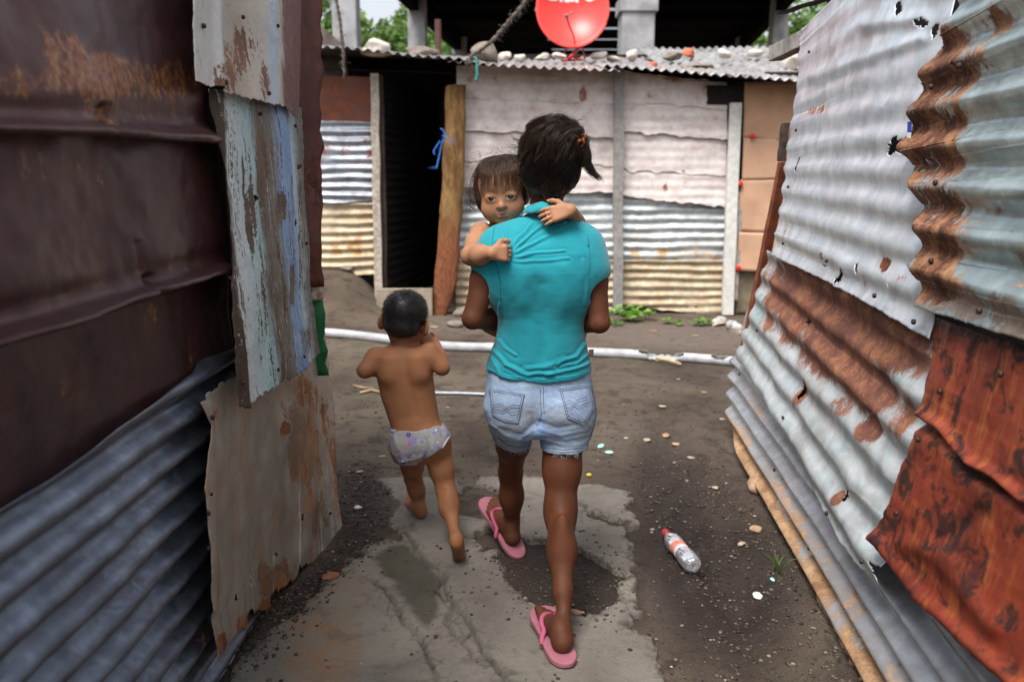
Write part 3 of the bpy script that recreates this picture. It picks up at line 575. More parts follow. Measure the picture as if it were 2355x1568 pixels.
def _concrete():
    t = NT('worn_concrete')
    a = t.noise(2.2, 5, .6, .3); b = t.noise(16, 7, .65); f = t.noise(110, 6, .72)
    c = t.ramp(a, [(.3, srgb(110, 104, 96)), (.5, srgb(130, 123, 114)), (.7, srgb(145, 137, 125))])
    c = t.mix(t.rng(b, .55, .7, 0, .45), c, srgb(86, 79, 73))
    c = t.mix(t.math('MULTIPLY', t.attr('ochre'), t.rng(b, .3, .6)), c, srgb(140, 112, 86))
    d = t.math('ADD', t.attr('damp'), t.math('MULTIPLY', t.math('SUBTRACT', b, .5), .9))
    c = t.mix(t.rng(d, .35, .75, 0, .92), c, t.mix(t.rng(a, .4, .6), srgb(70, 66, 56), srgb(84, 80, 66)))
    c = t.mix(t.math('MULTIPLY', t.attr('edge'), t.rng(t.noise(34, 5, .7), .42, .56, 0, .8)), c, srgb(78, 69, 62))
    c = t.mix(t.rng(t.noise(5, 6, .7, .6), .55, .64, 0, .4), c, srgb(90, 84, 78))
    c = t.mix(t.math('MULTIPLY', t.attr('crack'), .8), c, srgb(50, 46, 34))
    c = t.mix(t.rng(f, .6, .75, 0, .6), c, srgb(70, 66, 62)); c = t.mix(t.rng(f, .25, .38, .5, 0), c, srgb(158, 150, 140))
    return t.out(c, .88, 0, t.bump(t.math('ADD', f, t.math('MULTIPLY', b, .9)), .8, .010), .25)
V = np.stack((X, Y, ht), -1).reshape(-1, 3); px_, py_ = proj(V)
mesh('concrete_path', V, F[keep], _concrete(), None, True, {'damp': sstep(.05, -.08, poly_sd(X, Y, damp_p)).ravel(), 'crack': (np.exp(-(cr / .007) ** 2) * (.55 + .6 * fbm(X * 25, Y * 25, 0, 48, 2)) + .5 * np.exp(-(edge / .004) ** 2)).clip(0, 1).ravel(), 'edge': np.exp(-(sd_ / .028) ** 2).ravel(),
     'ochre': blobs(px_, py_, [(740, 1480, 110, 130, 0, .9), (700, 1400, 80, 80, 0, .4), (800, 1350, 80, 50, 0, .3)])})['kind'] = 'structure'
def floor_h(x, y):
    i = int(round((x + 1) / 2 * 329)); j = int(round((y - 1.85) / 2 * 329))
    g = float(ground_h(x, y))
    return max(g, float(ht[i, j])) if 0 <= i < 330 and 0 <= j < 330 and sd_[i, j] < 0 else g

# loose grit, nobody could count it
def rock(r, n=1, rough=.35, flat=.7, seed=0):
    bm = bmesh.new(); bmesh.ops.create_icosphere(bm, subdivisions=n, radius=1)
    rg = np.random.default_rng(seed); V = np.array([v.co for v in bm.verts]); F = [[v.index for v in f.verts] for f in bm.faces]; bm.free()
    for _ in range(9 if rough > .2 else 0):       # flat broken faces
        d = rg.normal(0, 1, 3); d /= np.linalg.norm(d); ov = np.maximum(V @ d - rg.uniform(.55, .85), 0); V = V - ov[:, None] * d
    V = V * (1 + .5 * rough * fbm(V[:, 0] * 1.3 + seed * 3.1, V[:, 1] * 1.3, V[:, 2] * 1.3, seed, 3))[:, None] * np.array((1, rg.uniform(.6, 1), flat * rg.uniform(.6, 1))) * r
    return V, np.array(F)
def grit(name, n, sampler, rmin, rmax, mat, label, cat):
    Vs, Fs, C = [], [], []; base = [rock(1, 1, .5, .65, k) for k in range(6)]; o = 0
    for k in range(n):
        x, y = sampler()
        r = rmin + (rmax - rmin) * random.random() ** 3; V, F = base[k % 6]; a = random.uniform(0, 6.28)
        R = np.array(((math.cos(a), -math.sin(a), 0), (math.sin(a), math.cos(a), 0), (0, 0, 1)))
        Vs.append(V @ R.T * r + (x, y, floor_h(x, y) + r * .15)); Fs.append(F + o); o += len(V); C += [random.random()] * len(V)
    return tag(mesh(name, np.concatenate(Vs), np.concatenate(Fs), mat, None, False, {'tone': C}), label, cat, kind='stuff')
t = NT('grit_stone'); M_grit = t.out(t.ramp(t.attr('tone'), [(.0, srgb(54, 46, 41)), (.5, srgb(78, 68, 60)), (.92, srgb(98, 87, 77)), (1, srgb(140, 128, 114))]), .9, 0, None, .2)
_lj = [tuple(gpt(*p)[:2]) for p in ((500, 1568), (640, 1420), (720, 1330), (820, 1260), (840, 1150), (810, 1080))]
_h1 = np.mean(hole1, axis=0)
def near_left():
    k = random.randrange(len(_lj) - 1); s_ = random.random(); a, b = _lj[k], _lj[k + 1]
    return a[0] + (b[0] - a[0]) * s_ + random.gauss(0, .06), a[1] + (b[1] - a[1]) * s_ + random.gauss(0, .06)
def anywhere():
    while True:
        y = 2 + 6 * random.random() ** 1.6; x = random.uniform(-.65 - .28 * max(0, y - 3.3), 1.0 + .3 * max(0, y - 3.5)); i, j = int((x + 1) / 2 * 329), int((y - 1.85) / 2 * 329)
        if not (0 <= i < 330 and 0 <= j < 330 and sd_[i, j] < 0) or random.random() < .10: return x, y
def right_side(): return random.uniform(.55, 1.05), random.uniform(2.0, 3.9)
def in_hole(): return random.gauss(_h1[0], .16), random.gauss(_h1[1], .16)
grit('gravel', 2600, near_left, .0015, .012, M_grit, 'dark crumbled gravel along the foot of the left shack', 'gravel')
grit('gravel', 5200, anywhere, .0012, .011, M_grit, 'fine grit scattered over the bare dirt of the alley', 'gravel')
grit('gravel', 2400, right_side, .0012, .012, M_grit, 'dark soil crumbs along the foot of the right shack', 'gravel')
grit('gravel', 900, in_hole, .0012, .010, M_grit, 'loose grit lying in the broken hole of the concrete', 'gravel')
# ------------------------------------------------------------------ the shack across the end of the alley
YB = 8.0
bs = empty('shack', (0.2, YB, .15), 'long low shack across the end of the alley with stones on its corrugated roof', 'shack')
def bpanel(name, mat, x0, x1, ytop, ybot, Yw, corr=None, dent=.008, seed=1, tilt=0.0, rust=(), base_rust=0.0, nu=90, nv=120, jag=.006, extra=(), rust_fn=None, label=None, parent=bs):
    """a wall panel that faces the alley; corners are (x, y) pairs measured on the wall"""
    (xa, ya), (xb, yb) = ytop; (xc, yc), (xd, yd) = ybot
    T = resample(np.array([at(xa, ya, Yw), at(xb, yb, Yw)]), nu); B = resample(np.array([at(xc, yc, Yw), at(xd, yd, Yw)]), nu)
    s_ = np.linspace(0, 1, nu)
    B[:, 2] += jag * 2 * fbm(s_ * 14, 0 * s_, 0, seed, 3); T[:, 2] += jag * fbm(s_ * 10, 0 * s_ + 4, 0, seed, 3)
    v = np.linspace(0, 1, nv)[None, :, None]; S = (1 - v) * T[:, None] + v * B[:, None]
    gx, gy = proj(S); d = dent * 2 * fbm(S[..., 0] * 3, S[..., 2] * 3, 0, seed, 4) + tilt * v[..., 0]
    if corr:
        pitch, amp, ph = corr; d = d + amp * (.75 + .9 * fbm(S[..., 0] * 2.2, S[..., 2] * 3, 0, seed + 8, 3)) * np.cos(2 * np.pi * (S[..., 2] + .030 * fbm(S[..., 0] * 1.6, S[..., 2] * 2, 0, seed + 2, 3)) / pitch + ph)
    S[..., 1] -= d
    rr = base_rust + blobs(gx, gy, rust)
    if rust_fn is not None: rr = rr + rust_fn(gx, gy, S)
    o = mesh(name, S.reshape(-1, 3), grid_faces(nu, nv)[:, ::-1], mat, parent, True, {'rust': rr.ravel(), 'extra': blobs(gx, gy, extra).ravel()})
    m = o.modifiers.new('gauge', 'SOLIDIFY'); m.thickness = .003
    if label: o['label'] = label
    return o
AX = (5, 1, .7)
M_pink = metal_mat('faded_pink_sheet', srgb(232, 223, 219), srgb(214, 202, 198), [srgb(92, 54, 44), srgb(140, 92, 76), srgb(176, 136, 120), srgb(196, 164, 150)], .1, .6, srgb(190, 168, 164), .4, grime=srgb(150, 132, 126), grime_amt=.6, axis=(1.2, 1, 1.6), gn=1.0)
M_silver = metal_mat('silvered_corrugated', srgb(214, 218, 218), srgb(176, 184, 190), [srgb(120, 88, 60), srgb(168, 134, 98), srgb(196, 170, 134), srgb(206, 186, 152)], .35, .45, srgb(150, 160, 168), .5, grime=srgb(150, 136, 112), grime_amt=.4, axis=(1.4, 1, 1.2))
M_cream = metal_mat('mud_stained_corrugated', srgb(206, 192, 166), srgb(176, 160, 134), [srgb(104, 74, 48), srgb(150, 112, 74), srgb(180, 144, 100), srgb(196, 164, 122)], .1, .65, srgb(160, 132, 98), .6, grime=srgb(120, 98, 72), grime_amt=.5, axis=(1.4, 1, 1.2))
M_blueg = metal_mat('blue_grey_corrugated', srgb(172, 178, 188), srgb(136, 142, 152), RUST, .4, .42, srgb(196, 202, 212), .5, grime=srgb(112, 108, 108), grime_amt=.4, axis=(1.4, 1, 1.2))
M_orange = metal_mat('orange_rust_panel', srgb(132, 72, 48), srgb(104, 62, 50), [srgb(84, 52, 46), srgb(128, 70, 42), srgb(160, 92, 52), srgb(112, 72, 70)], .1, .6, srgb(88, 66, 68), .7, axis=(1.4, 1, 1.2))
bpanel('metal_sheet', M_orange, 0, 0, ((690, 170), (862, 178)), ((690, 282), (862, 284)), YB + .02, dent=.01, seed=51, nu=40, nv=40)
bpanel('corrugated_sheet', M_blueg, 0, 0, ((690, 276), (858, 282)), ((690, 470), (858, 462)), YB, (.085, .016, .4), seed=52, nu=60, nv=140, rust=[(770, 340, 90, 20, 0, .35), (850, 340, 20, 60, 0, .4)])
bpanel('corrugated_sheet', M_cream, 0, 0, ((690, 455), (862, 455)), ((690, 640), (862, 632)), YB + .03, (.085, .016, .4), seed=53, nu=60, nv=140, rust_fn=lambda x, y, S: .4 * sstep(520, 560, y) - .3 * sstep(575, 600, y))
# doorway: side wall inside, dark room behind
M_wall_in = metal_mat('dark_corrugated', srgb(64, 62, 62), srgb(44, 42, 42), RUST_DK, .3, .5, srgb(40, 36, 34), .6)  # dark grey corrugated side wall
T = []
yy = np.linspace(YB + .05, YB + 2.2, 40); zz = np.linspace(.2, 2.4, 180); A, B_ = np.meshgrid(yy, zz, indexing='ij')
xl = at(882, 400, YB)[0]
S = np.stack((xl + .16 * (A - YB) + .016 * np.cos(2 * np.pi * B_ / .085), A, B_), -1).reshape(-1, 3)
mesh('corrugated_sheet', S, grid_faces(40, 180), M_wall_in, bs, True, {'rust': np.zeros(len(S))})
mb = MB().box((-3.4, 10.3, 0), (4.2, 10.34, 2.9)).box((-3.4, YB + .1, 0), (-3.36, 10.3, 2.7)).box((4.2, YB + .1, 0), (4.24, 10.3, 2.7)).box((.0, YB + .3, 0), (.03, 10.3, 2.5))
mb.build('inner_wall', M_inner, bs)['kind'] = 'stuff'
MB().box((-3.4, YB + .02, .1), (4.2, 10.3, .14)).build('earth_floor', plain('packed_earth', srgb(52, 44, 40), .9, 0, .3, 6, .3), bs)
# posts
M_pole = plain('pale_split_pole', srgb(168, 158, 146), .85, 0, .3, 26, .5)
def post(name, mat, p0, p1, Y, w, d, jit=.006): return bar(name, mat, at(*p0, Y), at(*p1, Y), w, d, bs, None, jit)
post('door_post', M_pole, (862, 170), (872, 690), YB - .07, .075, .07)
post('door_post', M_wood_dk, (876, 175), (886, 680), YB - .03, .05, .06)
post('wall_post', plain('grey_post', srgb(140, 136, 134), .85, 0, .2, 24, .3), (1424, 150), (1420, 720), YB - .1, .09, .06)
post('wall_post', plain('whitewashed_post', srgb(208, 206, 200), .7, 0, .12, 20, .2), (1692, 238), (1672, 724), YB - .08, .105, .06, .004)
post('wall_post', M_grey_wood, (1702, 440), (1690, 690), YB - .05, .05, .04)
# rough slab of timber leaning at the door jamb
def _slab():
    t = NT('ochre_rough_timber'); b = t.noise(5, 6, .65, .6, t.map((3, 3, .8))); f = t.noise(40, 6, .7, 0, t.map((2, 2, .6)))
    z = t.n.new('ShaderNodeSeparateXYZ'); t.l.new(t.tc(), z.inputs[0])
    c = t.ramp(b, [(.3, srgb(84, 58, 38)), (.48, srgb(124, 92, 58)), (.62, srgb(156, 124, 82)), (.75, srgb(108, 80, 54))])
    c = t.mix(t.rng(z.outputs[2], 1.25, .75), c, t.mix(t.rng(f, .35, .65), srgb(110, 64, 44), srgb(150, 98, 66)))
    c = t.mix(t.rng(f, .6, .7, 0, .7), c, srgb(62, 42, 30))
    return t.out(c, .9, 0, t.bump(t.math('ADD', f, b), .8, .02), .2)
L_ = [(1026, 196), (1022, 300), (1016, 420), (1006, 560), (1000, 640), (993, 745)]; R_ = [(1070, 200), (1070, 300), (1066, 420), (1058, 560), (1052, 640), (1022, 738)]
Lp, Rp = resample(np.array([at(*p, YB - .14) for p in L_]), 40), resample(np.array([at(*p, YB - .14) for p in R_]), 40); V = []
for i in range(40):
    for k in range(12):
        q = 2 * math.pi * k / 12; c = (Lp[i] + Rp[i]) / 2; hw = (Rp[i][0] - Lp[i][0]) / 2
        w = 1 + .13 * vnoise(i * .4, k * .9, 0, 8)
        V.append((c[0] + hw * math.copysign(abs(math.cos(q)) ** .5, math.cos(q)) * w, c[1] + .055 * math.copysign(abs(math.sin(q)) ** .6, math.sin(q)) * w, c[2] + .01 * vnoise(k, i * .1, 0, 5)))
F = [(i * 12 + k, i * 12 + 12 + k, i * 12 + 12 + (k + 1) % 12, i * 12 + (k + 1) % 12) for i in range(39) for k in range(12)] + [tuple(range(12)), tuple(range(39 * 12 + 11, 39 * 12 - 1, -1))]
mesh('door_jamb', V, F, _slab(), bs, True)
# threshold board and concrete foot
a, b = at(866, 662, YB - .2), at(996, 712, YB - .2)
MB().box((a[0], YB - .24, b[2] - .06), (b[0], YB - .17, a[2]), .006).build('door_sill', plain('cement_board', srgb(150, 138, 122), .9, 0, .15, 14, .3), bs, bevel=.006)
# pink upper wall, silver middle, stained foot
M_pink_k = dict(dent=.012, jag=.02, base_rust=.04)
for k, (xa, xb, ra) in enumerate(((1050, 1426, ((150, 158), (228, 240), (300, 318), (372, 384), (434, 446))), (1418, 1672, ((162, 190), (236, 250), (304, 322), (392, 406), (452, 476))))):
    for j in range(4):                         # overlapping strips, each lapped over the one below
        (y0, y1), (y2, y3) = ra[j], ra[j + 1]
        bpanel('corrugated_sheet', M_pink, 0, 0, ((xa, y0 - (8 if j else 0)), (xb, y1 - (8 if j else 0))), ((xa, y2), (xb, y3)), YB - .012 * (j % 2), (.088, .0028, k + j), seed=160 + 7 * k + j, dent=.009, jag=.016, tilt=.024, base_rust=.02, nv=46,
               rust=[(1340, 215, 12, 30, 0, .6), (1100, 180, 90, 16, 0, .3), (1490, 200, 10, 40, 0, .5), (1640, 200, 30, 20, 0, .5), (1560, 180, 120, 14, 5, .4), (1530, 430, 8, 14, 0, .6), (1570, 395, 6, 6, 0, .6), (1500, 420, 6, 16, 0, .5), (1200, 330, 8, 20, 0, .4), (1120, 410, 40, 8, 0, .35)])
bpanel('corrugated_sheet', M_silver, 0, 0, ((1048, 425), (1424, 436)), ((1050, 615), (1420, 612)), YB + .03, (.088, .0075, .6), dent=.014, jag=.015, seed=65, nv=150)
bpanel('corrugated_sheet', M_silver, 0, 0, ((1416, 440), (1672, 462)), ((1414, 612), (1668, 606)), YB + .02, (.088, .008, .6), dent=.014, jag=.015, seed=66, nv=150, rust_fn=lambda x, y, S: .35 * sstep(540, 600, y), rust=[(1522, 575, 14, 14, 0, .5)])
bpanel('corrugated_sheet', M_cream, 0, 0, ((1048, 600), (1424, 600)), ((1048, 715), (1420, 712)), YB + .0, (.082, .011, .2), seed=67, nv=90, dent=.012)
bpanel('corrugated_sheet', M_cream, 0, 0, ((1412, 600), (1672, 598)), ((1412, 700), (1668, 728)), YB - .01, (.082, .012, .9), seed=68, nv=90, dent=.016)
MB().box((-.05, YB + .005, .02), (2.1, YB + .06, .24), .01).build('footing', plain('dark_footing', srgb(58, 46, 42), .95, 0, .3, 12, .5), bs)
# cardboard patches held by red bottle caps
M_card = plain('brown_cardboard', srgb(196, 156, 128), .9, 0, .08, 6, .1); M_cap = plain('red_cap', srgb(214, 48, 40), .4, 0, .1, 10, 0)
for k, (c, off, lab) in enumerate((([(1712, 190), (1836, 186), (1832, 330), (1708, 318)], .05, None), ([(1710, 318), (1830, 322), (1824, 412), (1706, 414)], .06, None),
                                   ([(1703, 412), (1822, 410), (1816, 538), (1696, 532)], .055, None), ([(1699, 534), (1818, 538), (1810, 628), (1692, 622)], .065, None))):
    P = np.array([at(*p, YB - off) for p in c]); n = 14; u, v = np.meshgrid(np.linspace(0, 1, n), np.linspace(0, 1, n), indexing='ij'); u, v = u[..., None], v[..., None]
    S = (1 - u) * (1 - v) * P[0] + u * (1 - v) * P[1] + u * v * P[2] + (1 - u) * v * P[3]; S[..., 1] -= .02 * (.5 + fbm(S[..., 0] * 4, S[..., 2] * 4, 0, 70 + k, 2))
    o = mesh('cardboard', S.reshape(-1, 3), grid_faces(n, n)[:, ::-1], M_card, bs); m = o.modifiers.new('ply', 'SOLIDIFY'); m.thickness = .005
for (x, y) in ((1732, 313), (1703, 422), (1699, 617)):
    c = at(x, y, YB - .1); mb = MB().tube([c + (0, .02, 0), c + (0, 0, 0), c + (0, -.004, 0)], [.024, .024, .016], 14); mb.build('bottle_cap', M_cap, bs, True)
bpanel('cement_panel', plain('stained_cement', srgb(120, 108, 90), .9, 0, .25, 9, .3), 0, 0, ((1696, 600), (1830, 600)), ((1690, 722), (1800, 724)), YB - .02, dent=.004, seed=71, nu=20, nv=20)
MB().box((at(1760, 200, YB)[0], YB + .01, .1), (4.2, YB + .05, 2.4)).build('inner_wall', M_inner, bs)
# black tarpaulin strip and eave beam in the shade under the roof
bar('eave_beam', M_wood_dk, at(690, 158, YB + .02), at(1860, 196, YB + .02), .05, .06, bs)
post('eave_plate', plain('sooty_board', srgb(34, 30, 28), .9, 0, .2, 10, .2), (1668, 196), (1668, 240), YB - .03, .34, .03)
# roof: corrugated sheets falling towards the alley
EV = [(600, 106), (790, 116), (935, 132), (1177, 150), (1420, 160), (1640, 176), (1835, 190), (2000, 200)]
ev = resample(np.array([at(x, y, YB - .42) for x, y in EV]), 560)
M_roofb = metal_mat('roof_corrugated', srgb(178, 176, 174), srgb(132, 132, 134), RUST, .35, .45, srgb(100, 90, 84), .6, grime=srgb(84, 72, 62), grime_amt=.8, axis=(1, 1, 1))
def roof(i0, i1, lift, over, seed, y1=10.3, rust=.0):
    E = ev[i0:i1]; n = len(E); m = 26; v = np.linspace(0, 1, m)[None, :]
    x = E[:, 0][:, None] + 0 * v; y = (E[:, 1] - over)[:, None] * (1 - v) + y1 * v
    y = y - .03 * fbm(x * 3, 0 * x, 0, seed, 3) * (1 - v)
    z = E[:, 2][:, None] * (1 - v) + 2.84 * v + lift + .013 * np.cos(2 * np.pi * (x + .02 * fbm(x * 2, y, 0, seed, 2)) / .088 + seed) + .018 * fbm(x * 1.5, y * 1.5, 0, seed, 3)
    o = mesh('roof_sheet', np.stack((x, y, z), -1).reshape(-1, 3), grid_faces(n, m), M_roofb, bs, True, {'rust': rust + .25 * fbm(x, y, 0, seed, 2).ravel()})
    k = o.modifiers.new('gauge', 'SOLIDIFY'); k.thickness = .003
    return o
roof(0, 190, .02, .02, 2); roof(170, 330, 0, 0, 5, rust=.1); roof(312, 450, .03, -.06, 3, rust=.15); roof(432, 560, .012, .03, 8)
roof(380, 540, .075, -.5, 9, 9.9)
# stones and rubble that weigh the roof down
M_stone = plain('pale_limestone', srgb(196, 188, 178), .9, 0, .2, 14, .5); M_stone_d = plain('grey_fieldstone', srgb(124, 114, 104), .9, 0, .25, 14, .6); M_brick = plain('broken_brick', srgb(190, 108, 80), .9, 0, .2, 20, .5)
def roof_z(x, Y):
    e = ev[np.argmin(np.abs(ev[:, 0] - x))]; v = (Y - e[1]) / (10.3 - e[1]); return e[2] * (1 - v) + 2.84 * v
ST = [(870, 112, 46, 24, 0, 'big tan stone near the left end of the far roof'), (968, 122, 50, 16, 1, 'flat grey stone on the far roof beside the concrete column'), (1118, 132, 40, 32, 1, 'dark stone on the far roof under the frayed rope'), (1160, 132, 18, 14, 0, 'pale stone on the far roof just right of the dark one'),
      (1198, 134, 18, 13, 0, 'round pale stone on the far roof left of the red dish'), (1250, 133, 22, 12, 0, 'white stone on the far roof against the dish legs'), (1288, 130, 22, 10, 0, 'low pale stone behind the red dish leg'), (1378, 128, 22, 12, 0, 'white stone on the far roof right of the red dish'),
      (1412, 137, 20, 9, 0, 'flat white stone at the foot of the bright column'), (1455, 128, 17, 17, 0, 'round white stone in front of the bright column'), (1548, 130, 28, 12, 1, 'grey slab stone on the far roof right of the bright column'), (1584, 124, 18, 14, 2, 'broken red brick on the far roof'),
      (1665, 125, 20, 14, 0, 'round pale stone on the far roof near the cardboard wall'), (1735, 122, 20, 12, 0, 'smooth pale stone near the right end of the far roof'), (1820, 140, 26, 26, 0, 'large pale block at the right end of the far roof'), (1500, 150, 14, 8, 2, 'small brick chip at the eave of the far roof'), (1560, 160, 20, 8, 2, 'reddish brick shard on the eave above the pink wall'), (1610, 155, 40, 10, 1, 'long grey rubble lump on the eave above the white post')]
for k, (x, y, rx, ry, mt, lab) in enumerate(ST):
    Y = YB + .2 + .25 * (k % 3); P = at(x, y, Y)
    for _ in range(6):
        P = at(x, y + ry * .9, Y); Y -= (roof_z(P[0], Y) + .03 - P[2]) / (roof_z(P[0], Y + .1) - roof_z(P[0], Y) + .0275) * .1 * .5
        Y = min(max(Y, YB - .35), 10.0)
    P = at(x, y, Y); s_ = Y * 1.02 / FPX; V, F = rock(1, 3, .7, 1, 100 + k)
    V = V / np.abs(V).max(0) * np.array((rx * s_ * .85, rx * s_ * .7, ry * s_ * .8)); P[2] = max(P[2], roof_z(P[0], Y) + ry * s_ * .55)
    o = mesh('roof_stone', V + P, F, (M_stone, M_stone_d, M_brick)[mt], None, False); tag(o, lab, 'stone', 'stones on the far roof')
# ------------------------------------------------------------------ red satellite dish on the roof
dY = YB + .45; dc = at(1317, 20, dY); dr = 77 * (dY * 1.02) / FPX
ds = empty('satellite_dish', at(1310, 140, dY - .1), 'red satellite dish with white lettering standing on the far roof', 'satellite dish')
R_d = Matrix.Rotation(math.radians(-8), 3, 'X')
M_dish = plain('coral_red_enamel', srgb(236, 66, 60), .35, 0, .05, 6, 0, spec=.5)
nr, na = 16, 64; V = []
for i in range(nr):
    r = (i + .001) / (nr - 1)
    for k in range(na):
        q = 2 * math.pi * k / na; v = Vector((dr * r * math.cos(q), .14 * (1 - r * r) , dr * 1.06 * r * math.sin(q))); V.append(np.array(R_d @ v) + dc)
F = [(i * na + k, i * na + (k + 1) % na, i * na + na + (k + 1) % na, i * na + na + k) for i in range(nr - 1) for k in range(na)]
o = mesh('reflector', V, F, M_dish, ds); m = o.modifiers.new('gauge', 'SOLIDIFY'); m.thickness = .008
MB().tube([np.array(R_d @ Vector((dr * math.cos(q), 0, dr * 1.06 * math.sin(q)))) + dc for q in np.linspace(0, 2 * math.pi, 65)], .008, 6, False).build('rim', M_dish, ds, True)
M_mast = plain('red_tube', srgb(176, 36, 36), .4, 0, .1, 10, 0); M_lnb = plain('grey_plastic', srgb(110, 100, 104), .5, 0, .1, 10, 0)
foot = at(1310, 140, dY - .02); arm0 = np.array(R_d @ Vector((.02, .10, -.6 * dr))) + dc; lnb = at(1303, 38, dY - .36)
MB().tube([at(1322, 98, dY), at(1318, 80, dY - .16), at(1308, 58, dY - .3), lnb], .008, 8).build('feed_arm', M_mast, ds, True)
MB().tube([lnb + (0, -.03, 0), lnb, lnb + (0, .04, .01)], [.018, .022, .02], 10).build('feed_horn', M_lnb, ds, True)
MB().tube([at(1328, 95, dY + .12), at(1330, 112, dY + .1), at(1320, 124, dY), at(1308, 136, dY - .05)], .019, 10).build('mast', M_mast, ds, True)
for (x0, x1) in ((1312, 1291), (1336, 1345)): MB().tube([at(x0, 92, dY + .1), at(x1, 138, dY + .02)], .009, 8).build('strut', M_mast, ds, True)
MB().tube([at(1290, 140, dY), at(1340, 138, dY)], .012, 8).build('base_bar', M_mast, ds, True)
fc = bpy.data.curves.new('lettering', 'FONT'); fc.body = 'Claro'; fc.size = .235; fc.align_x = 'CENTER'; fc.extrude = .002; fc.offset = .007
fo = bpy.data.objects.new('lettering_tmp', fc); COL.objects.link(fo); bpy.context.view_layer.update()
tm = bpy.data.meshes.new_from_object(fo.evaluated_get(bpy.context.evaluated_depsgraph_get())); bpy.data.objects.remove(fo)
bl = at(1311, -6, dY) - dc
for v in tm.vertices:
    x, z = v.co.x + bl[0], v.co.y + bl[2]
    rr = min(1, (x / dr) ** 2 + (z / dr) ** 2); w = R_d @ Vector((x, .14 * (1 - rr) - .010 - v.co.z, z)); v.co = w + Vector(dc)
link('lettering', tm, plain('white_print_dish', srgb(245, 240, 240), .4, 0, .03, 10, 0), ds, False)

# ------------------------------------------------------------------ open hall behind, its columns, roof and skylights
hall = empty('hall', (1.0, 10.6, 0), 'big dark open hall with concrete columns behind the shacks', 'building')
M_conc = plain('grey_concrete_column', srgb(150, 150, 152), .85, 0, .25, 5, .3); M_hall_shade = plain('black_hall_shade', srgb(12, 11, 11), .95, 0, .3, 3, .1, spec=.05)  # the hall's deep shade is put into this near-black colour
AX_ = .117
def eaveL(Y): return -3.285 + .115 * Y
def eaveR(Y): return 4.94 + (Y - 18.5) * .119
def column(x, Y, w, z1=4.5, mat=M_conc, cap=False, d=None):
    mb = MB().box((x - w / 2, Y - w / 2, -.05), (x + w / 2, Y + w / 2, z1)); o = mb.build('column', mat, hall, bevel=.02)
    if cap: MB().box((x - w * .58, Y - w * .58, 3.42), (x + w * .58, Y + w * .58, 3.6)).build('capital', mat, o, bevel=.015)
    return o
for Y in (10.7, 14.6, 18.6, 22.6, 27): column(eaveL(Y) + .02, Y, .3)
for Y in (10.7, 14.6, 18.6, 22.6): column(eaveR(Y), Y, .26)
c = at(1463, 60, 10.7); column(c[0], 10.7, .40, cap=True)
c = at(888, 30, 16); MB().tube([(at(1007, 60, 13)[0], 13, 0), (at(1007, 60, 13)[0], 13, 3.8)], .05, 8).build('pole', plain('rusted_pole', srgb(70, 46, 40), .8, 0, .2, 10, .2), hall, True)
slots = [(15.65, 15.95), (17.5, 17.75), (18.8, 19.0), (20.15, 20.35), (21.6, 21.8), (23.2, 23.4)]
Ys = [13.2]
for a, b in slots: Ys += [a, b]
Ys += [46]
M_sky = NT('grimy_skylight'); _tr = M_sky.n.new('ShaderNodeBsdfTranslucent'); _tr.inputs[0].default_value = (.42, .44, .46, 1); M_sky.l.new(_tr.outputs[0], M_sky.n['Material Output'].inputs[0])
zr = 4.5
for k in range(len(Ys) - 1):
    a, b = Ys[k], Ys[k + 1]
    if k % 2 == 0:
        xa, xb = (eaveL(a), eaveL(b)), (eaveR(a), eaveR(b))
        V = [(xa[0], a, zr), (xb[0], a, zr), (xb[1], b, zr), (xa[1], b, zr)]; V += [(x, y, z + .08) for x, y, z in V]
        MB().add(V, [(0, 1, 2, 3)[::-1], (4, 5, 6, 7), (0, 1, 5, 4), (1, 2, 6, 5), (2, 3, 7, 6), (3, 0, 4, 7)]).build('roof_deck', M_hall_shade, hall)
    else:
        l, r = eaveL(a), eaveR(a); w0, w1 = l + 1.9, r - 2.0
        for (p, q, mt) in ((l, w0, M_hall_shade), (w0, w1, M_sky.m), (w1, r, M_hall_shade)):
            V = [(p, a, zr + .01), (q, a, zr + .01), (q, b, zr + .01), (p, b, zr + .01)]; V += [(x, y, z + .01) for x, y, z in V]
            MB().add(V, [(0, 1, 2, 3)[::-1], (4, 5, 6, 7), (0, 1, 5, 4), (1, 2, 6, 5), (2, 3, 7, 6), (3, 0, 4, 7)]).build('skylight' if mt is not M_hall_shade else 'roof_deck', mt, hall)
for Y in np.arange(13.4, 40, 1.35):
    if all(not (a - .1 < Y < b + .1) for a, b in slots): MB().box((eaveL(Y) + .1, Y - .04, zr - .14), (eaveR(Y) - .1, Y + .04, zr - .002)).build('purlin', M_hall_shade, hall)
for f in (eaveL, eaveR):
    V = [(f(10.6) - .08, 10.6, zr - .28), (f(10.6) + .08, 10.6, zr - .28), (f(46) + .08, 46, zr - .28), (f(46) - .08, 46, zr - .28)]; V += [(x, y, zr - .003) for x, y, z in V]
    MB().add(V, [(0, 1, 2, 3)[::-1], (4, 5, 6, 7), (0, 1, 5, 4), (1, 2, 6, 5), (2, 3, 7, 6), (3, 0, 4, 7)]).build('eave_beam', M_hall_shade, hall)
MB().box((eaveL(44) - 1, 44, 0), (eaveR(44) + 1, 44.2, 4.6)).build('end_wall', M_hall_shade, hall)
MB().box((eaveL(14) + 1.2, 24, 0), (eaveR(24) - .9, 24.2, 3.3)).build('partition', M_hall_shade, hall)
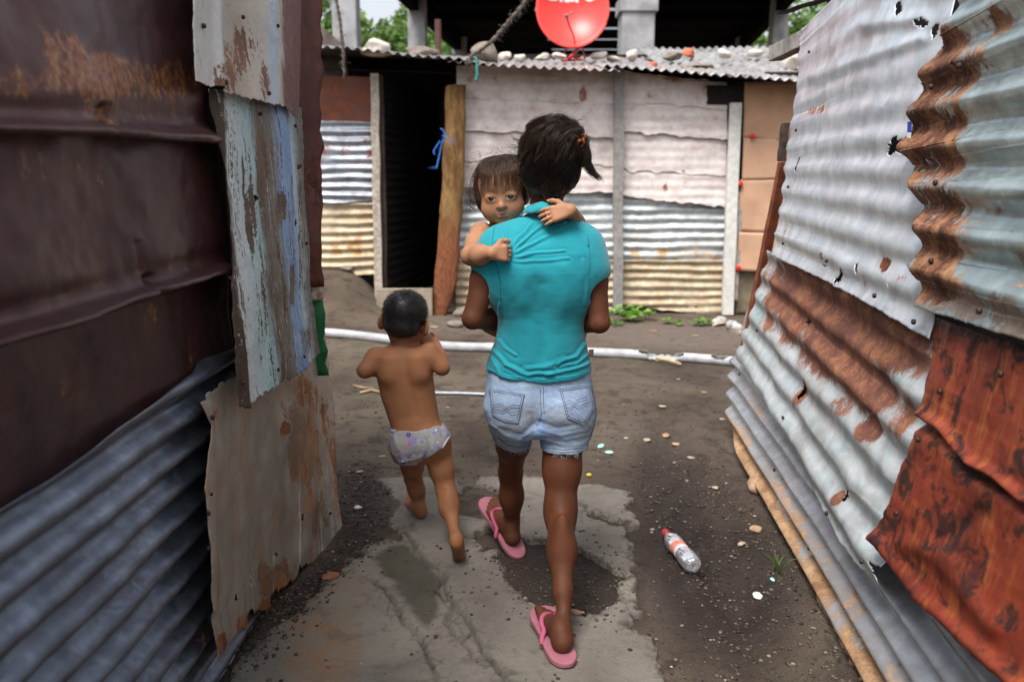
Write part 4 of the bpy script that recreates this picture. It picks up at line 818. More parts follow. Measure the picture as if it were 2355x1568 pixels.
# old low wall to the left behind the roof
V = [at(690, 40, 9.4), at(742, 62, 9.4), at(800, 112, 9.4), at(800, 150, 9.4), at(690, 150, 9.4)]; V += [v + (0, .2, 0) for v in V]
lw = MB().add(V, [(4, 3, 2, 1, 0), (5, 6, 7, 8, 9)] + [(i, (i + 1) % 5, (i + 1) % 5 + 5, i + 5) for i in range(5)]).build('gable_wall', plain('mossy_cement', srgb(92, 84, 78), .95, 0, .35, 7, .4), None)
zb = min(v[2] for v in V); MB().box((V[4][0], 9.4, -.05), (V[3][0], 9.6, zb)).build('wall_base', plain('mossy_cement_low', srgb(92, 84, 78), .95, 0, .35, 7, .4), lw)
tag(lw, 'dark sloping gable wall behind the left end of the far roof', 'wall')
# ------------------------------------------------------------------ trees beyond
def leaf_mat(name, c1, c2):
    t = NT(name); r = t.attr('tone'); c = t.mix(r, c1, c2)
    t.out(c, .55, 0, None, .3)
    tr = t.n.new('ShaderNodeBsdfTranslucent'); t.l.new(c, tr.inputs[0]); mx = t.n.new('ShaderNodeMixShader'); mx.inputs[0].default_value = .35
    t.l.new(t.b.outputs[0], mx.inputs[1]); t.l.new(tr.outputs[0], mx.inputs[2]); t.l.new(mx.outputs[0], t.n['Material Output'].inputs[0]); return t.m
M_leaf = leaf_mat('bright_foliage', srgb(64, 96, 40), srgb(128, 160, 84)); M_bark = plain('bark', srgb(92, 78, 64), .9, 0, .3, 12, .6)
def tree(label, x, y, h, rad, zc, n, seed, lf=.16, clumps=26):
    rg = np.random.default_rng(seed); o = empty('tree', (x, y, 0), label, 'tree', 'trees beyond the hall')
    mb = MB(); top = np.array((x + rg.uniform(-.4, .4), y, zc)); mb.tube([(x, y, -.1), (x + .1, y, zc * .4), top], [.22, .16, .1], 8)
    C = []
    for k in range(clumps):
        d = rg.normal(size=3); d /= np.linalg.norm(d); c = top + d * rad * rg.uniform(.3, 1) * np.array((1, 1, .75)); C.append((c, rad * rg.uniform(.22, .42)))
        if k % 3 == 0: mb.tube([top - (0, 0, zc * .3 * rg.random()), (top + c) / 2 + rg.normal(size=3) * .15, c], [.07, .045, .02], 6)
    mb.build('trunk', M_bark, o, True)
    V, tone = [], []
    for k in range(n):
        c, r = C[rg.integers(len(C))]; d = rg.normal(size=3); d /= np.linalg.norm(d); p = c + d * r * rg.random() ** .4
        a = rg.normal(size=3); a /= np.linalg.norm(a); b = np.cross(a, rg.normal(size=3)); b /= np.linalg.norm(b); s_ = lf * rg.uniform(.5, 1.2)
        V += [p - a * s_, p + b * s_ * .4, p + a * s_, p - b * s_ * .4]; tone += [rg.random()] * 4
    mesh('crown', np.array(V), np.arange(len(V)).reshape(-1, 4), M_leaf, o, False, {'tone': tone})
TR = [('tall light green tree at the upper left between the first column and the shack edge', -8.0, 26, 3.6, 6.8, 15000), ('leafy tree directly behind the leftmost concrete column', -5.9, 24, 2.2, 5.0, 9000), ('low bushy tree between the two left columns', -4.0, 27, 2.0, 4.9, 9000),
      ('leafy tree just right of the second left column', -2.6, 30, 2.2, 5.6, 9000), ('pale tree seen through the left side of the dark hall', -1.4, 36, 2.4, 6.2, 8000), ('tree seen through the gap at the right end of the hall', 9.4, 27, 2.2, 5.6, 5000), ('low tree behind the right hand column gap', 11.6, 32, 2.2, 5.2, 5000), ('wide low tree far behind the left columns', -7.0, 34, 3.6, 5.0, 9000)]
for k, (lab, x, y, r, zc, n) in enumerate(TR): tree(lab, x, y, zc + r, r, zc, n, 200 + k)
# ------------------------------------------------------------------ bodies: smooth blends of tapered limbs, meshed as one surface
def rc(a, b, ra, rb, k=.012, s=1): return ('rc', np.array(a, float), np.array(b, float), ra, rb, k, s)
def el(c, r, R=None, k=.012, s=1): return ('el', np.array(c, float), np.array(r, float), None if R is None else np.array(R, float), None, k, s)
def loft(L, k=.012, s=1, p=2.3): return ('loft', np.array(sorted(L), float), None, None, None, k, s, p)   # rows: z, cx, cy, half width, half depth
def limb(pts, rad, k=.012): return [rc(a, b, ra, rb, k) for a, b, ra, rb in zip(pts[:-1], pts[1:], rad[:-1], rad[1:])]
def prim_box(p):
    if p[0] == 'rc': m = max(p[3], p[4]); return np.minimum(p[1], p[2]) - m, np.maximum(p[1], p[2]) + m
    if p[0] == 'el': m = p[2].max() if p[3] is not None else p[2]; return p[1] - m, p[1] + m
    L = p[1]; return np.array(((L[:, 1] - L[:, 3]).min(), (L[:, 2] - L[:, 4]).min(), L[0, 0])), np.array(((L[:, 1] + L[:, 3]).max(), (L[:, 2] + L[:, 4]).max(), L[-1, 0]))
def prim_d(p, X, Y, Z):
    if p[0] == 'rc':
        a, b = p[1], p[2]; d = b - a; L = d @ d + 1e-12
        t = np.clip(((X - a[0]) * d[0] + (Y - a[1]) * d[1] + (Z - a[2]) * d[2]) / L, 0, 1)
        return np.sqrt((X - a[0] - t * d[0]) ** 2 + (Y - a[1] - t * d[1]) ** 2 + (Z - a[2] - t * d[2]) ** 2) - (p[3] + (p[4] - p[3]) * t)
    if p[0] == 'el':
        c, r = p[1], p[2]; x, y, z = X - c[0], Y - c[1], Z - c[2]
        if p[3] is not None:
            R = p[3]; x, y, z = R[0, 0] * x + R[1, 0] * y + R[2, 0] * z, R[0, 1] * x + R[1, 1] * y + R[2, 1] * z, R[0, 2] * x + R[1, 2] * y + R[2, 2] * z
        k0 = np.sqrt((x / r[0]) ** 2 + (y / r[1]) ** 2 + (z / r[2]) ** 2); k1 = np.sqrt((x / r[0] ** 2) ** 2 + (y / r[1] ** 2) ** 2 + (z / r[2] ** 2) ** 2)
        return k0 * (k0 - 1) / (k1 + 1e-9)
    L = p[1]; z0 = L[:, 0]; f = lambda i: np.interp(Z, z0, L[:, i])
    a, b = f(3), f(4); q = p[7]
    u = (np.abs((X - f(1)) / a) ** q + np.abs((Y - f(2)) / b) ** q) ** (1 / q)
    return np.maximum((u - 1) * np.minimum(a, b), np.maximum(z0[0] - Z, Z - z0[-1]))
def field(prims, h, lo=None, hi=None):
    if lo is None:
        B = [prim_box(p) for p in prims if p[6 if p[0] != 'loft' else 6] > 0]
        lo = np.min([b[0] for b in B], 0) - 4 * h; hi = np.max([b[1] for b in B], 0) + 4 * h
    n = np.ceil((hi - lo) / h).astype(int) + 1
    ax = [lo[i] + h * np.arange(n[i]) for i in range(3)]
    F = np.full(n, 1.0, np.float32)
    for p in prims:
        k, s = p[5], p[6]; a, b = prim_box(p); pad = k + 3.5 * h
        i0 = np.clip(np.floor((a - pad - lo) / h).astype(int), 0, n); i1 = np.clip(np.ceil((b + pad - lo) / h).astype(int) + 1, 0, n)
        if (i1 <= i0).any(): continue
        sl = tuple(slice(i0[q], i1[q]) for q in range(3))
        d = prim_d(p, ax[0][sl[0]][:, None, None], ax[1][sl[1]][None, :, None], ax[2][sl[2]][None, None, :]).astype(np.float32)
        A = F[sl]
        if s > 0: g = np.maximum(k - np.abs(A - d), 0) / k; F[sl] = np.minimum(A, d) - g * g * k * .25
        else: d = -d; g = np.maximum(k - np.abs(A - d), 0) / k; F[sl] = np.maximum(A, d) + g * g * k * .25
    return F, lo, ax
def nets(F, lo, h):
    S = F < 0; n = F.shape
    c = np.zeros((n[0] - 1, n[1] - 1, n[2] - 1), np.int8)
    for i in (0, 1):
        for j in (0, 1):
            for k in (0, 1): c += S[i:n[0] - 1 + i, j:n[1] - 1 + j, k:n[2] - 1 + k]
    act = (c > 0) & (c < 8); idx = np.argwhere(act); ids = np.full(c.shape, -1, np.int64); ids[act] = np.arange(len(idx))
    acc = np.zeros((len(idx), 3)); cnt = np.zeros(len(idx)); off = [(i, j, k) for i in (0, 1) for j in (0, 1) for k in (0, 1)]
    val = {o: F[idx[:, 0] + o[0], idx[:, 1] + o[1], idx[:, 2] + o[2]] for o in off}
    for o in off:
        for ax_ in range(3):
            if o[ax_]: continue
            q = list(o); q[ax_] = 1; q = tuple(q); a, b = val[o], val[q]; m = (a < 0) != (b < 0)
            t = np.where(m, a / np.where(m, a - b, 1), 0); P = np.array(o, float)[None] + 0 * acc; P[:, ax_] += t
            acc += P * m[:, None]; cnt += m
    V = lo + h * (idx + acc / cnt[:, None]); Fs = []
    for ax_ in range(3):
        u, v = (ax_ + 1) % 3, (ax_ + 2) % 3
        sa = [slice(None)] * 3; sb = [slice(None)] * 3; sa[ax_] = slice(0, -1); sb[ax_] = slice(1, None)
        A, B = S[tuple(sa)], S[tuple(sb)]; E = np.argwhere(A != B)
        E = E[(E[:, u] > 0) & (E[:, v] > 0) & (E[:, u] < n[u] - 1) & (E[:, v] < n[v] - 1)]
        def cid(du, dv):
            q = E.copy(); q[:, u] -= du; q[:, v] -= dv; return ids[q[:, 0], q[:, 1], q[:, 2]]
        Q = np.stack((cid(1, 1), cid(0, 1), cid(0, 0), cid(1, 0)), -1); fl = ~A[E[:, 0], E[:, 1], E[:, 2]]
        Q[fl] = Q[fl][:, ::-1]; Fs.append(Q)
    return V, np.concatenate(Fs)
def relax(V, F, it=2, lam=.5):
    for _ in range(it):
        A = np.zeros_like(V); c = np.zeros(len(V))
        for i in range(4):
            for d in (1, 3): np.add.at(A, F[:, i], V[F[:, (i + d) % 4]]); np.add.at(c, F[:, i], 1)
        V = V + lam * (A / np.maximum(c, 1)[:, None] - V)
    return V
def vnormals(V, F):
    n = np.cross(V[F[:, 2]] - V[F[:, 0]], V[F[:, 3]] - V[F[:, 1]]); N = np.zeros_like(V)
    for i in range(4): np.add.at(N, F[:, i], n)
    return N / (np.linalg.norm(N, axis=1)[:, None] + 1e-12)
def hand(w, f, n, s, curl=(20, 25, 15), spread=6, thumb=-1, tcurl=25, palm=.46):
    """palm and five fingers: w wrist, f towards the fingers, n where the palm faces, s size (hand length)"""
    f = np.array(f, float); f /= np.linalg.norm(f); n = np.array(n, float); n -= f * (n @ f); n /= np.linalg.norm(n); sd = np.cross(f, n) * thumb
    P = []; pl = palm * s; pw = .42 * s; tk = .085 * s
    for q in (-.4, -.13, .13, .4): P.append(rc(w + sd * pw * q * .55, w + f * pl + sd * pw * q * 1.0, tk * 1.15, tk * 1.05, .02 * s + .004))
    for i, (q, l, r) in enumerate(((.42, .40, .056), (.14, .45, .058), (-.14, .42, .057), (-.42, .33, .050))):
        b = w + f * pl + sd * pw * q; a = math.radians(spread * q * 2.2); d = f * math.cos(a) + sd * math.sin(a); ang = 0
        c = curl[i] if isinstance(curl[0], (tuple, list)) else curl
        for seg, (fr, cu) in enumerate(zip((.46, .31, .25), c)):
            ang += math.radians(cu); dd = d * math.cos(ang) + n * math.sin(ang); e = b + dd * l * s * fr
            P.append(rc(b, e, r * s * (1.05 - .1 * seg), r * s * (.95 - .1 * seg), .003)); b = e
    b = w + f * pl * .25 + sd * pw * .42; d = f * .62 + sd * .72 + n * .25; d /= np.linalg.norm(d)
    for fr, r, c in ((.22, .078, 0), (.17, .066, tcurl), (.13, .058, tcurl)):
        a = math.radians(c); d = d * math.cos(a) + (f * .8 - sd * .45 + n * .3) * math.sin(a); d /= np.linalg.norm(d); e = b + d * s * fr
        P.append(rc(b, e, r * s, r * s * .92, .008)); b = e
    return P
def foot(heel, fwd, L, s=1, up=(0, 0, 1), side=1, toes=0.0, ank=None):
    """heel: lowest back point of the heel; side=+1 puts the big toe towards +cross(fwd, up)... the inner side"""
    f = np.array(fwd, float); f /= np.linalg.norm(f); u = np.array(up, float); u -= f * (u @ f); u /= np.linalg.norm(u); sd = np.cross(f, u) * side
    h = np.array(heel, float); q = L
    P = [el(h + f * .10 * q + u * .10 * q, np.array((.10, .105, .10)) * q, None, .02)]
    P += [rc(h + f * .14 * q + u * .11 * q, h + f * .66 * q + sd * .09 * q + u * .075 * q, .085 * q, .068 * q, .03), rc(h + f * .14 * q + u * .09 * q, h + f * .60 * q - sd * .10 * q + u * .058 * q, .075 * q, .056 * q, .03),
          rc(h + f * .24 * q + u * .24 * q, h + f * .58 * q + u * .10 * q, .095 * q, .066 * q, .03)]
    for i, (o, st, ln, r) in enumerate(((.115, .70, .26, .056), (.045, .70, .24, .042), (-.015, .68, .21, .039), (-.07, .65, .18, .037), (-.12, .61, .15, .036))):
        b = h + f * st * q + sd * o * q + u * (r + .012) * q; ta = math.radians(toes); d = f * math.cos(ta) + u * math.sin(ta)
        m = b + d * ln * q * .55 + u * .012 * q; P += [rc(b, m, r * q * 1.02, r * q * .95, .006), rc(m, b + d * ln * q, r * q * .95, r * q * .92, .004)]
    return P
def head(T, R, s, face=True, ear=1.0, out=0.0):
    """child's head; local -y is the face, +z the crown"""
    R = np.array(R, float); g = lambda *c: np.array(T) + R @ (np.array(c, float) * s)
    P = [el(g(0, .012, .030), np.array((.070, .083, .072)) * s, R, .02), el(g(0, -.018, -.033), np.array((.059, .055, .054)) * s, R, .03),
         el(g(0, -.030, .036), np.array((.058, .045, .046)) * s, R, .03)]
    for m in (-1, 1): P += [el(g(m * .031, -.043, -.036), np.array((.033, .028, .031)) * s, R, .025)]
    P += [el(g(0, -.052, -.074), np.array((.020, .018, .015)) * s, R, .02)]
    if face:
        for m in (-1, 1):
            P += [el(g(m * .0300, -.086, .004), np.array((.017, .008, .010)) * s, R, .018, -1), el(g(m * .0285, -.0635, .002), np.array((.0168, .0140, .0128)) * s, R, .012),
                  el(g(m * .0285, -.0835, .0003), np.array((.0138, .0155, .0060)) * s, R, .002, -1)]
        P += [rc(g(0, -.066, .004), g(0, -.080, -.020), .0065 * s, .0080 * s, .014), el(g(0, -.0825, -.0235), np.array((.0095, .0085, .0080)) * s, R, .007)]
        for m in (-1, 1): P += [el(g(m * .0088, -.0765, -.0258), np.array((.0062, .007, .0058)) * s, R, .006), el(g(m * .0050, -.083, -.0312), np.array((.0026, .0032, .0022)) * s, R, .002, -1)]
        P += [rc(g(-.013, -.0715, -.0475), g(0, -.0780, -.0445), .0036 * s, .0052 * s, .007), rc(g(.013, -.0715, -.0475), g(0, -.0780, -.0445), .0036 * s, .0052 * s, .007),
              rc(g(-.009, -.0735, -.0540), g(.009, -.0735, -.0540), .0052 * s, .0052 * s, .007)]
        P += [rc(g(-.018, -.076, -.0495), g(0, -.0845, -.0490), .0018 * s, .0022 * s, .002, -1), rc(g(.018, -.076, -.0495), g(0, -.0845, -.0490), .0018 * s, .0022 * s, .002, -1)]
    for m in (-1, 1):
        P += [el(g(m * (.0735 + out), .010, -.010), np.array((.0075, .017 * ear, .024 * ear)) * s, R @ np.array(Matrix.Rotation(m * -.45, 3, 'Z')), .006), el(g(m * .069, .004, -.026), np.array((.006, .008, .010)) * s, R, .006),
              el(g(m * (.0815 + out), .004, -.009), np.array((.005, .009, .014)) * s, R, .005, -1)]
    return P
def lev(y, xl, xr, Y, b):                      # a torso level measured between two outline points
    A, B = at(xl, y, Y), at(xr, y, Y); return (A[2], (A[0] + B[0]) / 2, Y, (B[0] - A[0]) / 2, b)
def skin_mat(name, c, red, spec=.28, rough=.56):
    t = NT(name); n = t.noise(9, 4, .6); f = t.noise(160, 4, .6)
    b = t.mix(t.rng(n, .3, .7), tuple(x * .86 for x in c), tuple(x * 1.12 for x in c)); b = t.mix(t.math('MULTIPLY', t.attr('lips'), .75), b, red); b = t.mix(t.attr('dirt'), b, tuple(x * .38 for x in c))
    t.out(b, t.rng(n, .3, .7, rough - .03, rough + .14), 0, t.bump(f, .2, .002), spec)
    t.b.inputs['Subsurface Weight'].default_value = .12; t.b.inputs['Subsurface Radius'].default_value = (.012, .005, .003); t.b.inputs['Subsurface Scale'].default_value = .6
    return t.m
def strands(name, paths, r0, mat, parent, tones=None):
    Vs, Fs, T, o = [], [], [], 0
    for q, P in enumerate(paths):
        m = len(P); t = np.gradient(P, axis=0); t /= np.linalg.norm(t, axis=1)[:, None] + 1e-9
        a = np.cross(t, (.3, .2, .93)); a /= np.linalg.norm(a, axis=1)[:, None] + 1e-9; b = np.cross(t, a)
        w = (r0 * np.linspace(1, .35, m))[:, None]; ring = [P + w * (math.cos(x) * a + math.sin(x) * b) for x in (0, 2.1, 4.2)]
        Vs.append(np.stack(ring, 1).reshape(-1, 3)); i = np.arange(m - 1)[:, None] * 3
        Fs.append(np.concatenate([np.concatenate((i + k, i + (k + 1) % 3, i + 3 + (k + 1) % 3, i + 3 + k), 1) for k in range(3)]) + o); o += m * 3
        T += [tones[q] if tones is not None else random.random()] * (m * 3)
    return mesh(name, np.concatenate(Vs), np.concatenate(Fs), mat, parent, True, {'tone': T})
def hair_mat(name, c1, c2, rough=.38):
    t = NT(name); return t.out(t.mix(t.attr('tone'), c1, c2), rough, 0, None, .35)
def bvh(V, F): return BVHTree.FromPolygons([tuple(v) for v in V], [tuple(f) for f in F])
def drape(tree, x, y, off, Y0=1.2):            # along a viewing ray onto a surface, then lifted a little
    d = Vector(ray(x, y)).normalized(); h = tree.ray_cast(Vector(CAM), d)
    if h[0] is None: return None
    n = h[1] if h[1].dot(d) < 0 else -h[1]
    return np.array(h[0] + n * off)
SK_G = skin_mat('deep_brown_skin', (.105, .034, .0150), (.14, .05, .04)); SK_B = skin_mat('warm_brown_skin', (.30, .128, .060), (.30, .10, .07)); SK_T = skin_mat('light_brown_skin', (.40, .195, .108), (.30, .095, .08))
HM_G = hair_mat('dark_brown_hair', (.006, .004, .0035), (.065, .038, .026)); HM_T = hair_mat('brown_hair', (.010, .005, .0035), (.10, .052, .030)); HM_B = hair_mat('cropped_black_hair', (.006, .005, .005), (.024, .020, .018), .45)

# ================================================================== girl
YG = 2.47
gp = empty('person', (.06, 2.45, 0), 'older girl in teal polo shirt and denim shorts carrying a toddler away', 'person')
TEAL_L = [lev(497, 1222, 1296, YG, .058), lev(512, 1192, 1318, YG, .066), lev(528, 1160, 1340, YG, .074), lev(548, 1138, 1354, YG, .086), lev(580, 1122, 1364, YG, .100), lev(621, 1120, 1364, YG, .106), lev(681, 1139, 1350, YG + .005, .102), lev(725, 1147, 1343, YG + .01, .097),
          lev(758, 1144, 1343, YG + .015, .097), lev(785, 1137, 1348, YG + .02, .101), lev(830, 1120, 1358, YG + .03, .112), lev(862, 1115, 1361, YG + .035, .117), lev(895, 1113, 1363, YG + .04, .118)]
shoL, shoR = at(1138, 566, YG), at(1352, 566, YG); elbL, elbR = at(1087, 733, 2.415), at(1379, 742, 2.42)
neck0, neck1 = at(1255, 500, YG + .005), at(1258, 425, YG + .015); hc = at(1263, 384, 2.49)
wrL, wrR = at(1190, 742, 2.70), at(1290, 745, 2.70)
R_away = np.array(Matrix.Rotation(math.pi, 3, 'Z') @ Matrix.Rotation(math.radians(-4), 3, 'Y'))
kneeR, ankR = at(1289, 1178, 2.42), at(1298, 1462, 2.17); hipR = at(1296, 960, 2.50); kneeL, ankL = at(1174, 1085, 2.82), at(1180, 1225, 2.90); hipL = at(1185, 950, 2.55)
body = [loft([(z, x, y, a - .012, b - .012) for z, x, y, a, b in TEAL_L], .02), rc(neck0 - (0, 0, .04), neck1, .052, .046, .03)]
body += head(hc, R_away, 1.13)
for sh, eb, wr, th in ((shoL, elbL, wrL, 1), (shoR, elbR, wrR, -1)):
    m = sh * .55 + eb * .45; body += limb([sh, m, eb], [.046, .041, .030], .02) + limb([eb, eb * .6 + wr * .4 + (0, 0, .004), wr], [.030, .034, .023], .012)
    d = (wr - eb) / np.linalg.norm(wr - eb); body += hand(wr, d + (0, .1, .05), (0, 0, 1), .15, (15, 20, 15), 6, th)
body += [el(at(1180, 925, 2.51), (.085, .1, .1), None, .03), el(at(1300, 925, 2.50), (.085, .1, .1), None, .03)]
mR = hipR * .45 + kneeR * .55; cR = kneeR * .68 + ankR * .32
body += limb([hipR, mR, kneeR + (0, .004, .02), kneeR - (0, 0, .02)], [.074, .056, .0455, .0435], .03) + limb([kneeR - (0, 0, .01), cR, kneeR * .35 + ankR * .65, ankR], [.0420, .0360, .0240, .0172], .03) + [el(cR + (0, -.010, .02), (.026, .030, .095), None, .05)]
mL = hipL * .5 + kneeL * .5; cL = kneeL * .62 + ankL * .38
body += limb([hipL, mL, kneeL], [.074, .053, .0395], .03) + limb([kneeL, cL, ankL], [.0385, .037, .022], .03) + [el(cL + (0, -.010, .0), (.027, .030, .07), None, .04)]
fzR = gpt(1298, 1543); fzL = gpt(1186, 1277); fzR[2] = floor_h(fzR[0], fzR[1]) + .022; fzL[2] = floor_h(fzL[0], fzL[1]) + .024
dR = np.array((-.19, 1, .05)); dL = np.array((-.115, .19, .118)); LF = .232
heelR = fzR + (.0, .010, 0); heelL = fzL + .010 * dL / np.linalg.norm(dL)
body += foot(heelR, dR, LF, side=-1) + foot(heelL, dL, LF, side=1, toes=4)
for ank, hl, d in ((ankR, heelR, dR), (ankL, heelL, dL)):
    d = d / np.linalg.norm(d); body += [rc(ank, hl + d * .040 + (0, 0, .045), .0185, .021, .02), rc(ank * .6 + hl * .4 + (0, 0, .0), hl + d * .018 + (0, 0, .03), .010, .018, .012)]
hG = .0042
F, lo, ax = field(body, hG); V, Q = nets(F, lo, hG); V = relax(V, Q, 2, .4)
ph = lambda V: np.zeros(len(V))
tree_b = bvh(V, Q)
mesh('body', V, Q, SK_G, gp, True, {'lips': ph(V), 'dirt': .5 * sstep(.16, .02, V[:, 2]) * sstep(-.2, .5, fbm(V[:, 0] * 30, V[:, 1] * 30, V[:, 2] * 30, 3, 3)) + .45 * sstep(.32, .6, fbm(V[:, 0] * 60, V[:, 1] * 60, V[:, 2] * 45, 13, 3))})

# teal polo shirt
sleeve = []
for sh, eb, e in ((shoL, elbL, .26), (shoR, elbR, .32)):
    c = sh * (1 - e) + eb * e; sleeve += [rc(sh + (0, 0, -.004), c, .048, .049, .02)]
shirt = [loft(TEAL_L, .03)] + sleeve + [rc(at(1158, 556, YG), at(1222, 530, YG), .046, .048, .03), rc(at(1292, 530, YG), at(1338, 553, YG), .048, .046, .03), el(at(1180, 620, YG - .03), (.10, .075, .12), None, .06), el(at(1310, 620, YG - .03), (.10, .075, .12), None, .06)]
for sh, eb, e in ((shoL, elbL, .26), (shoR, elbR, .32)):      # open sleeve ends
    c = sh * (1 - e) + eb * e; d = (eb - sh) / np.linalg.norm(eb - sh); shirt += [el(c + d * .062 + ((-.016 if sh is shoL else .016), 0, 0), (.060, .060, .042), np.array(Vector(d).to_track_quat('Z', 'Y').to_matrix()), .004, -1), rc(c - d * .015, c + d * .05, .0425, .045, .005, -1)]
shirt += [el(neck1 + (0, .0, .062), (.068, .068, .062), None, .008, -1)]
F, lo, ax = field(shirt, .0032)
X, Y, Z = ax[0][:, None, None], ax[1][None, :, None], ax[2][None, None, :]
gxx_, _ = proj(np.stack(np.broadcast_arrays(ax[0][:, None], YG + 0 * ax[0][:, None], .74 + 0 * ax[0][:, None]), -1)); 
hz = np.interp(ax[0], [at(1112, 862, YG)[0], at(1170, 880, YG)[0], at(1250, 888, YG)[0], at(1320, 880, YG)[0], at(1364, 864, YG)[0]], [at(1112, 858, 2.40)[2], at(1170, 876, 2.37)[2], at(1250, 886, 2.365)[2], at(1320, 879, 2.37)[2], at(1364, 861, 2.40)[2]])
F = np.maximum(F, (hz[:, None, None] - Z).astype(np.float32))
V, Q = nets(F, lo, .0032); V = relax(V, Q, 2, .5); N = vnormals(V, Q); px_, py_ = proj(V); back = sstep(.1, -.4, N[:, 1])
dsp = np.zeros(len(V))
FOLDS = [([(1180, 577), (1215, 543), (1262, 508), (1300, 484)], 4.0, .0055), ([(1182, 583), (1230, 560), (1290, 522), (1330, 500)], 4.5, .0045), ([(1178, 570), (1190, 545), (1225, 512)], 4, .0035), ([(1168, 560), (1165, 535)], 4, .004), ([(1184, 592), (1230, 583), (1300, 575)], 4, .0035), ([(1184, 600), (1240, 602), (1310, 596)], 4.5, .003),
         ([(1310, 505), (1340, 530), (1355, 560)], 5, .003), ([(1342, 600), (1352, 640), (1345, 700)], 5, .003), ([(1135, 800), (1160, 840), (1215, 862), (1270, 858)], 5, .006), ([(1125, 815), (1150, 862), (1200, 878)], 4.5, .0055), ([(1145, 775), (1160, 800), (1185, 818)], 4.5, .004), ([(1345, 790), (1325, 820), (1285, 838)], 5, .0045),
         ([(1356, 835), (1310, 852), (1255, 862)], 5, .005), ([(1352, 815), (1322, 838), (1290, 846)], 4, .004), ([(1150, 700), (1146, 745), (1150, 770)], 5, .003), ([(1118, 838), (1130, 865), (1160, 878)], 4, .004), ([(1205, 850), (1250, 845), (1300, 825)], 6, .003), ([(1140, 560), (1138, 600), (1150, 660)], 4, -.002), ([(1240, 660), (1250, 740), (1255, 820)], 22, -.006), ([(1200, 620), (1205, 700)], 20, .003), ([(1300, 620), (1300, 700)], 20, .003)]
for pts, w, am in FOLDS:
    d = seg_dist(px_ + 3 * vnoise(px_ * .03, py_ * .03, 0, 5), py_ + 3 * vnoise(px_ * .03, py_ * .03, 7, 5), pts); w *= .72; dsp += .75 * am * (np.exp(-(d / w) ** 2) - .45 * np.exp(-((d - 2.1 * w) / w) ** 2))
hemc = np.interp(px_, [1112, 1170, 1250, 1320, 1364], [862, 880, 888, 880, 865])
dsp += .0022 * sstep(hemc - 17, hemc - 14, py_) + .003 * fbm(V[:, 0] * 14, V[:, 1] * 14, V[:, 2] * 14, 9, 3)
V2 = V + N * (dsp * back + .0015 * fbm(V[:, 0] * 25, V[:, 1] * 25, V[:, 2] * 18, 3, 2))[:, None]
def _teal():
    t = NT('teal_jersey'); n = t.noise(4, 4, .6); w = t.noise(26, 4, .6, .6, t.map((.6, 1, 2.2))); f = t.noise(420, 3, .6)
    c = t.mix(t.rng(n, .3, .7), srgb(16, 128, 142), srgb(24, 148, 162)); c = t.mix(t.rng(f, .35, .7, 0, .25), c, srgb(52, 172, 186))
    return t.out(c, .8, 0, t.bump(f, .15, .001, t.bump(w, .08, .012)), .25, Sheen_Weight=.25, Sheen_Roughness=.5)
M_teal = _teal(); so = mesh('shirt', V2, Q, M_teal, gp)
tree_s = bvh(V2, Q)
def seam(name, pts, r, mat, parent, tr, off=.0006, n=40, sides=6):
    P = [drape(tr, x, y, off) for x, y in resample(np.array(pts, float), n)]; P = np.array([p for p in P if p is not None]); return MB().tube(P, r, sides).build(name, mat, parent, True)
M_teal_d = plain('teal_thread', srgb(10, 112, 124), .8, 0, .1, 30, 0)
for pts in ([(1137, 520), (1132, 560), (1140, 610), (1150, 640), (1152, 690), (1147, 712)], [(1352, 545), (1356, 580), (1357, 612), (1352, 630)], [(1116, 848), (1170, 866), (1250, 874), (1320, 866), (1358, 852)]): seam('seam', pts, .0008, M_teal_d, so, tree_s)
# collar: a folded band lying over the back of the neck
n1, n2 = 46, 9; V = []
for i in range(n1):
    q = i / (n1 - 1); xT = 1194 + (1322 - 1194) * q
    yT = np.interp(q, [0, .12, .4, .6, .85, 1], [502, 474, 462, 470, 482, 500]); yB = np.interp(q, [0, .08, .35, .7, 1], [504, 490, 490, 497, 503])
    for k in range(n2):
        s_ = k / (n2 - 1); y = yT + (yB - yT) * s_; a = (q - .5) * 2
        Yc = 2.385 + .075 * a * a + .018 * (1 - s_) - .012 * math.sin(math.pi * s_ * .9) + .003 * vnoise(q * 9, s_ * 2, 0, 3); V.append(at(xT + 3 * s_ * (q - .5), y, Yc))
co = mesh('collar', V, grid_faces(n1, n2)[:, ::-1], M_teal, so); m = co.modifiers.new('cloth', 'SOLIDIFY'); m.thickness = .004; m = co.modifiers.new('round', 'SUBSURF'); m.levels = m.render_levels = 1
# maker's tab on the side seam
p = at(1357, 812, 2.44); MB().box(p + (-.004, -.002, -.011), p + (.010, .002, .011), .001).build('tab', plain('brown_woven_tab', srgb(92, 70, 48), .8, 0, .4, 60, .1), so)

# denim shorts
xin = 0.004
SH_L = [lev(840, 1120, 1358, 2.505, .106), lev(870, 1117, 1360, 2.505, .113), lev(905, 1116, 1364, 2.505, .119), lev(948, 1120, 1366, 2.505, .120), lev(978, 1128, 1360, 2.505, .112), lev(992, 1134, 1354, 2.505, .10)]
hemL, hemR = at(1184, 1030, 2.66), at(1294, 1040, 2.475)
shorts = [loft(SH_L, .03), rc(at(1182, 945, 2.50), hemL, .080, .068, .03), rc(at(1301, 948, 2.50), hemR - (0, 0, .0), .082, .077, .03), el(at(1180, 940, 2.465), (.066, .074, .068), None, .05), el(at(1302, 945, 2.46), (.070, .076, .070), None, .05), el(at(1232, 1046, 2.5), (.010, .3, .066), None, .02, -1),
          rc(at(1234, 905, 2.37), at(1233, 975, 2.385), .004, .008, .03, -1)]
F, lo, ax = field(shorts, .004); X, Y, Z = np.meshgrid(*ax, indexing='ij')
